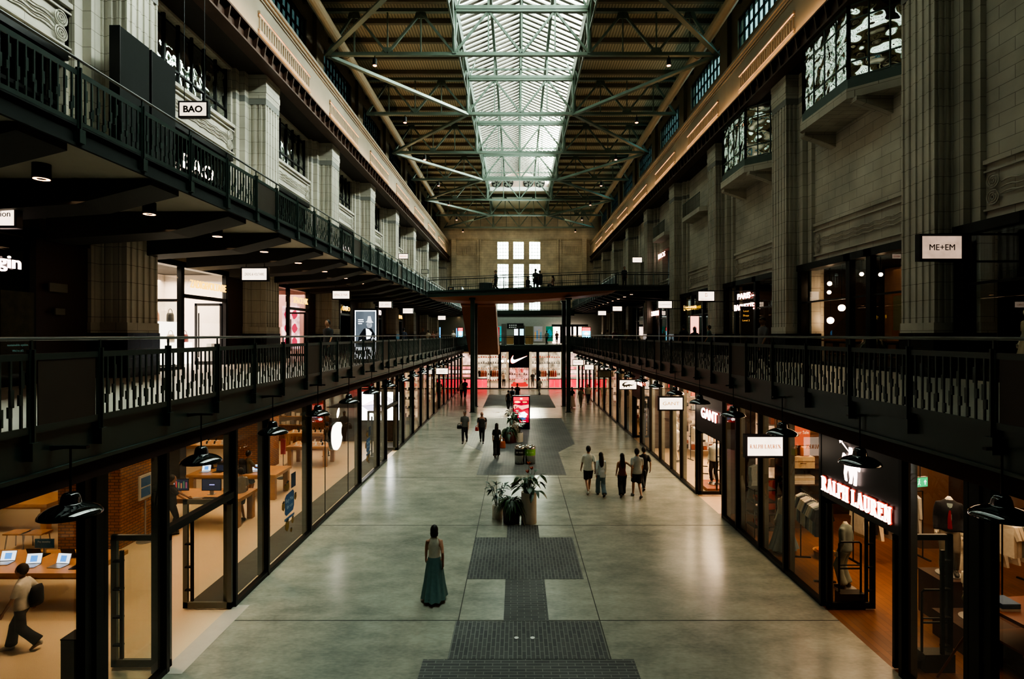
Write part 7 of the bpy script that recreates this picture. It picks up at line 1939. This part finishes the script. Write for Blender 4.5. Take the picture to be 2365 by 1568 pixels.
wall_letters('pink neon lettering on the upper right landing shop', 'BROS', .6, 'right', (WR - .1, 48.8, 13.0), 2.2, neon_w, neon_red)
for i, (px, py, d, w_, h_, c, s_, lb) in enumerate(((1723.5, 751, 28.2, .30, 1.15, (.75, .85, .95), 1.4, 'tall white menu screen in the right middle shop doorway'), (1604, 752, 36.5, .55, 1.25, (1, .42, .30), 2.0, 'pink lit screen with a head outline in the third right doorway'))):
    p = atd(px, py, d); t = thing('menu_screen', lb, 'screen', (p.x, d, p.z), 0)
    MB().box(-w_ / 2 - .03, w_ / 2 + .03, -.03, .05, -h_ / 2 - .03, h_ / 2 + .03).box(-.03, .03, 0, .05, MID - p.z, -h_ / 2).build('casing', black_frame, t); MB().box(-w_ / 2, w_ / 2, -.04, -.03, -h_ / 2, h_ / 2).build('display', emit('menu_%d' % i, c, s_), t)
    MB().prism(blob(0, -.15 * h_, w_ * .25, h_ * .12, 12, .2), -.046, -.04, 'y').build('picture', emit('menu_pic_%d' % i, (.7, .25, .2), .9), t)
mannequin('mannequin in a cream dress at the right photo edge on the middle gallery', 13.05, 14.15, MID + .15, -PI / 2 + PI, h=1.75, top=(.6, .5, .38), bottom=(.5, .42, .32), legs='skirt', female=True)
spot('mannequin_spot', (12.8, 14.0, 8.4), 60, (1, .7, .45), .9, .6)
for i, (x, y) in enumerate(((14.2, 12.4), (14.2, 11.0))):
    t = thing('ceiling_spot', 'small warm spot in the near right dark shop, ' + ('first' if i == 0 else 'second'), 'spotlight', (x, y, 8.75), 0); MB().lathe([(0, 0), (.08, 0), (.08, .1), (0, .1)], n=12).build('lamp', glob, t)
SKY_B, SKY_X, SUN_CORE, SUN_HALO, WALL_FILL, EXPO = 14.0, 2.2, 8000.0, 22.0, 24000.0, 0.1
# ------------------------------------------------------------------ camera
cam = bpy.data.cameras.new('camera'); co = bpy.data.objects.new('camera', cam); COL.objects.link(co)
cam.sensor_fit = 'HORIZONTAL'; cam.sensor_width = 36; cam.lens = 36 * F / 2365
co.location = (0, 0, H); co.rotation_euler = (PI / 2, 0, 0)
cam.shift_x = -(VX - 1182.5) / 2365; cam.shift_y = (VY - 784) / 2365
cam.clip_start = .1; cam.clip_end = 400
SC.camera = co

# ------------------------------------------------------------------ sky
w = bpy.data.worlds.new('sky'); SC.world = w; w.use_nodes = True
nt = w.node_tree; nt.nodes.clear()
out = nt.nodes.new('ShaderNodeOutputWorld'); bg = nt.nodes.new('ShaderNodeBackground')
tc = nt.nodes.new('ShaderNodeTexCoord')
sd = Vector((77, F, 440)).normalized()
dt = nt.nodes.new('ShaderNodeVectorMath'); dt.operation = 'DOT_PRODUCT'; dt.inputs[1].default_value = sd
nt.links.new(tc.outputs['Generated'], dt.inputs[0])
ang = mth(nt, 'ARCCOSINE', mth(nt, 'MINIMUM', dt.outputs['Value'], 1.0))
core = mth(nt, 'POWER', 2.718, mth(nt, 'MULTIPLY', mth(nt, 'POWER', mth(nt, 'DIVIDE', ang, .0195), 2.0), -1.0))
halo = mth(nt, 'POWER', 2.718, mth(nt, 'MULTIPLY', mth(nt, 'DIVIDE', ang, .06), -1.0))
sep = nt.nodes.new('ShaderNodeSeparateXYZ'); nt.links.new(tc.outputs['Generated'], sep.inputs[0])
base = mth(nt, 'MULTIPLY', mth(nt, 'MINIMUM', mth(nt, 'MAXIMUM', mth(nt, 'ADD', mth(nt, 'MULTIPLY', sep.outputs[0], SKY_X), .7), .18), 2.2), SKY_B)
dim = mth(nt, 'SUBTRACT', 1.0, mth(nt, 'MULTIPLY', mth(nt, 'MINIMUM', mth(nt, 'MAXIMUM', mth(nt, 'DIVIDE', mth(nt, 'SUBTRACT', sep.outputs[1], .80), .13), 0.0), 1.0), mth(nt, 'MULTIPLY', mth(nt, 'MINIMUM', mth(nt, 'MAXIMUM', mth(nt, 'DIVIDE', mth(nt, 'SUBTRACT', sep.outputs[2], .21), .06), 0.0), 1.0), .88)))
base = mth(nt, 'MULTIPLY', base, dim)
st = mth(nt, 'ADD', mth(nt, 'ADD', mth(nt, 'MULTIPLY', core, SUN_CORE), mth(nt, 'MULTIPLY', halo, SUN_HALO)), base)
mx = nt.nodes.new('ShaderNodeMix'); mx.data_type = 'RGBA'
mx.inputs[6].default_value = (.84, 1.0, .90, 1); mx.inputs[7].default_value = (1, .90, .68, 1)
nt.links.new(mth(nt, 'MINIMUM', mth(nt, 'MULTIPLY', halo, 1.6), 1.0), mx.inputs[0])
nt.links.new(mx.outputs[2], bg.inputs[0]); nt.links.new(st, bg.inputs[1]); nt.links.new(bg.outputs[0], out.inputs[0])

# ------------------------------------------------------------------ lamps
AMB = (1, .58, .30)
# parapet uplights
area('parapet_uplight_left', (-10.52, 52, 18.3), .08, 64, 330, AMB, (0, PI + .12, 0))
area('parapet_uplight_right', (11.27, 52, 18.3), .08, 64, 330, AMB, (0, PI - .12, 0))
# shop ceilings (facing down)
for i, (x, y, pw) in enumerate(((-8.2, 11.0, 330), (-11.5, 12.4, 260), (-8.0, 15.2, 330), (-10.4, 17.7, 260), (-8.0, 19.2, 330), (-10.4, 20.8, 240), (-7.8, 23.4, 340), (-14.5, 20, 260), (-14.5, 25.8, 340), (-9.6, 25.8, 340), (-8, 28.6, 300), (-12, 29, 340), (-15.5, 15.5, 260))):
    spot('left_shop_spot', (x, y, 4.15), pw * 1.25, (1, .68, .42), 2.2, .9, r=.25)
area('left_shop_ceiling_light', (-12.5, 18, 4.12), 9, 20, 120, (1, .66, .42))
area('left_far_shop_light', (-9.5, 47, 4.12), 4, 22, 150, (1, .72, .45))
area('right_shop_ceiling_light', (10.0, 13, 4.12), 5, 9, 480, (1, .64, .38))
area('right_mid_shop_light', (9.6, 23.5, 4.12), 5, 8, 1500, (1, .70, .46))
area('right_far_shop_light', (9.2, 44, 4.12), 4, 26, 560, (1, .68, .44))
area('end_shop_light', (.2, 66, 4.1), 16, 7, 900, (1, .62, .42))
area('left_mid_shop_light', (-14, 20.9, 8.35), 3, 6, 520, (1, .80, .66))
area('left_mid_shop_light_far', (-14, 29.6, 8.35), 3, 6, 260, (1, .62, .52))
area('right_mid_upper_shop_light', (15, 20.9, 8.8), 3, 6, 40, (1, .62, .36))
area('right_mid_upper_shop_light_far', (15, 29.6, 8.8), 3, 6, 60, (1, .66, .4))
area('end_wall_fill', (.3, 79, 22.5), 18, 2, 190, (1, .86, .62), (.75, 0, 0))  # unseen lamp added to brighten the end wall
area('end_gallery_light', (0, 78.5, 8.55), 14, 6, 300, (.85, .95, .85))
for k in range(3):
    area('left_gallery_light', (-8.5, 20 + 26 * k, 8.6), .4, 22, 60, (1, .66, .4))
# unseen area lamp added above the roof light to brighten the left-hand wall
area('left_wall_fill', (5.5, 40, 26.6), 3, 64, WALL_FILL, (.92, 1.0, .94), (0, .95, 0), 2.2)

SC.view_settings.view_transform = 'AgX'
SC.view_settings.look = 'AgX - High Contrast'
SC.view_settings.exposure = EXPO
SC.cycles.max_bounces = 6; SC.cycles.diffuse_bounces = 3; SC.cycles.glossy_bounces = 4; SC.cycles.transparent_max_bounces = 12
SC.cycles.sample_clamp_indirect = 6.0
SC.cycles.caustics_reflective = False; SC.cycles.caustics_refractive = False
SC.cycles.use_denoising = True
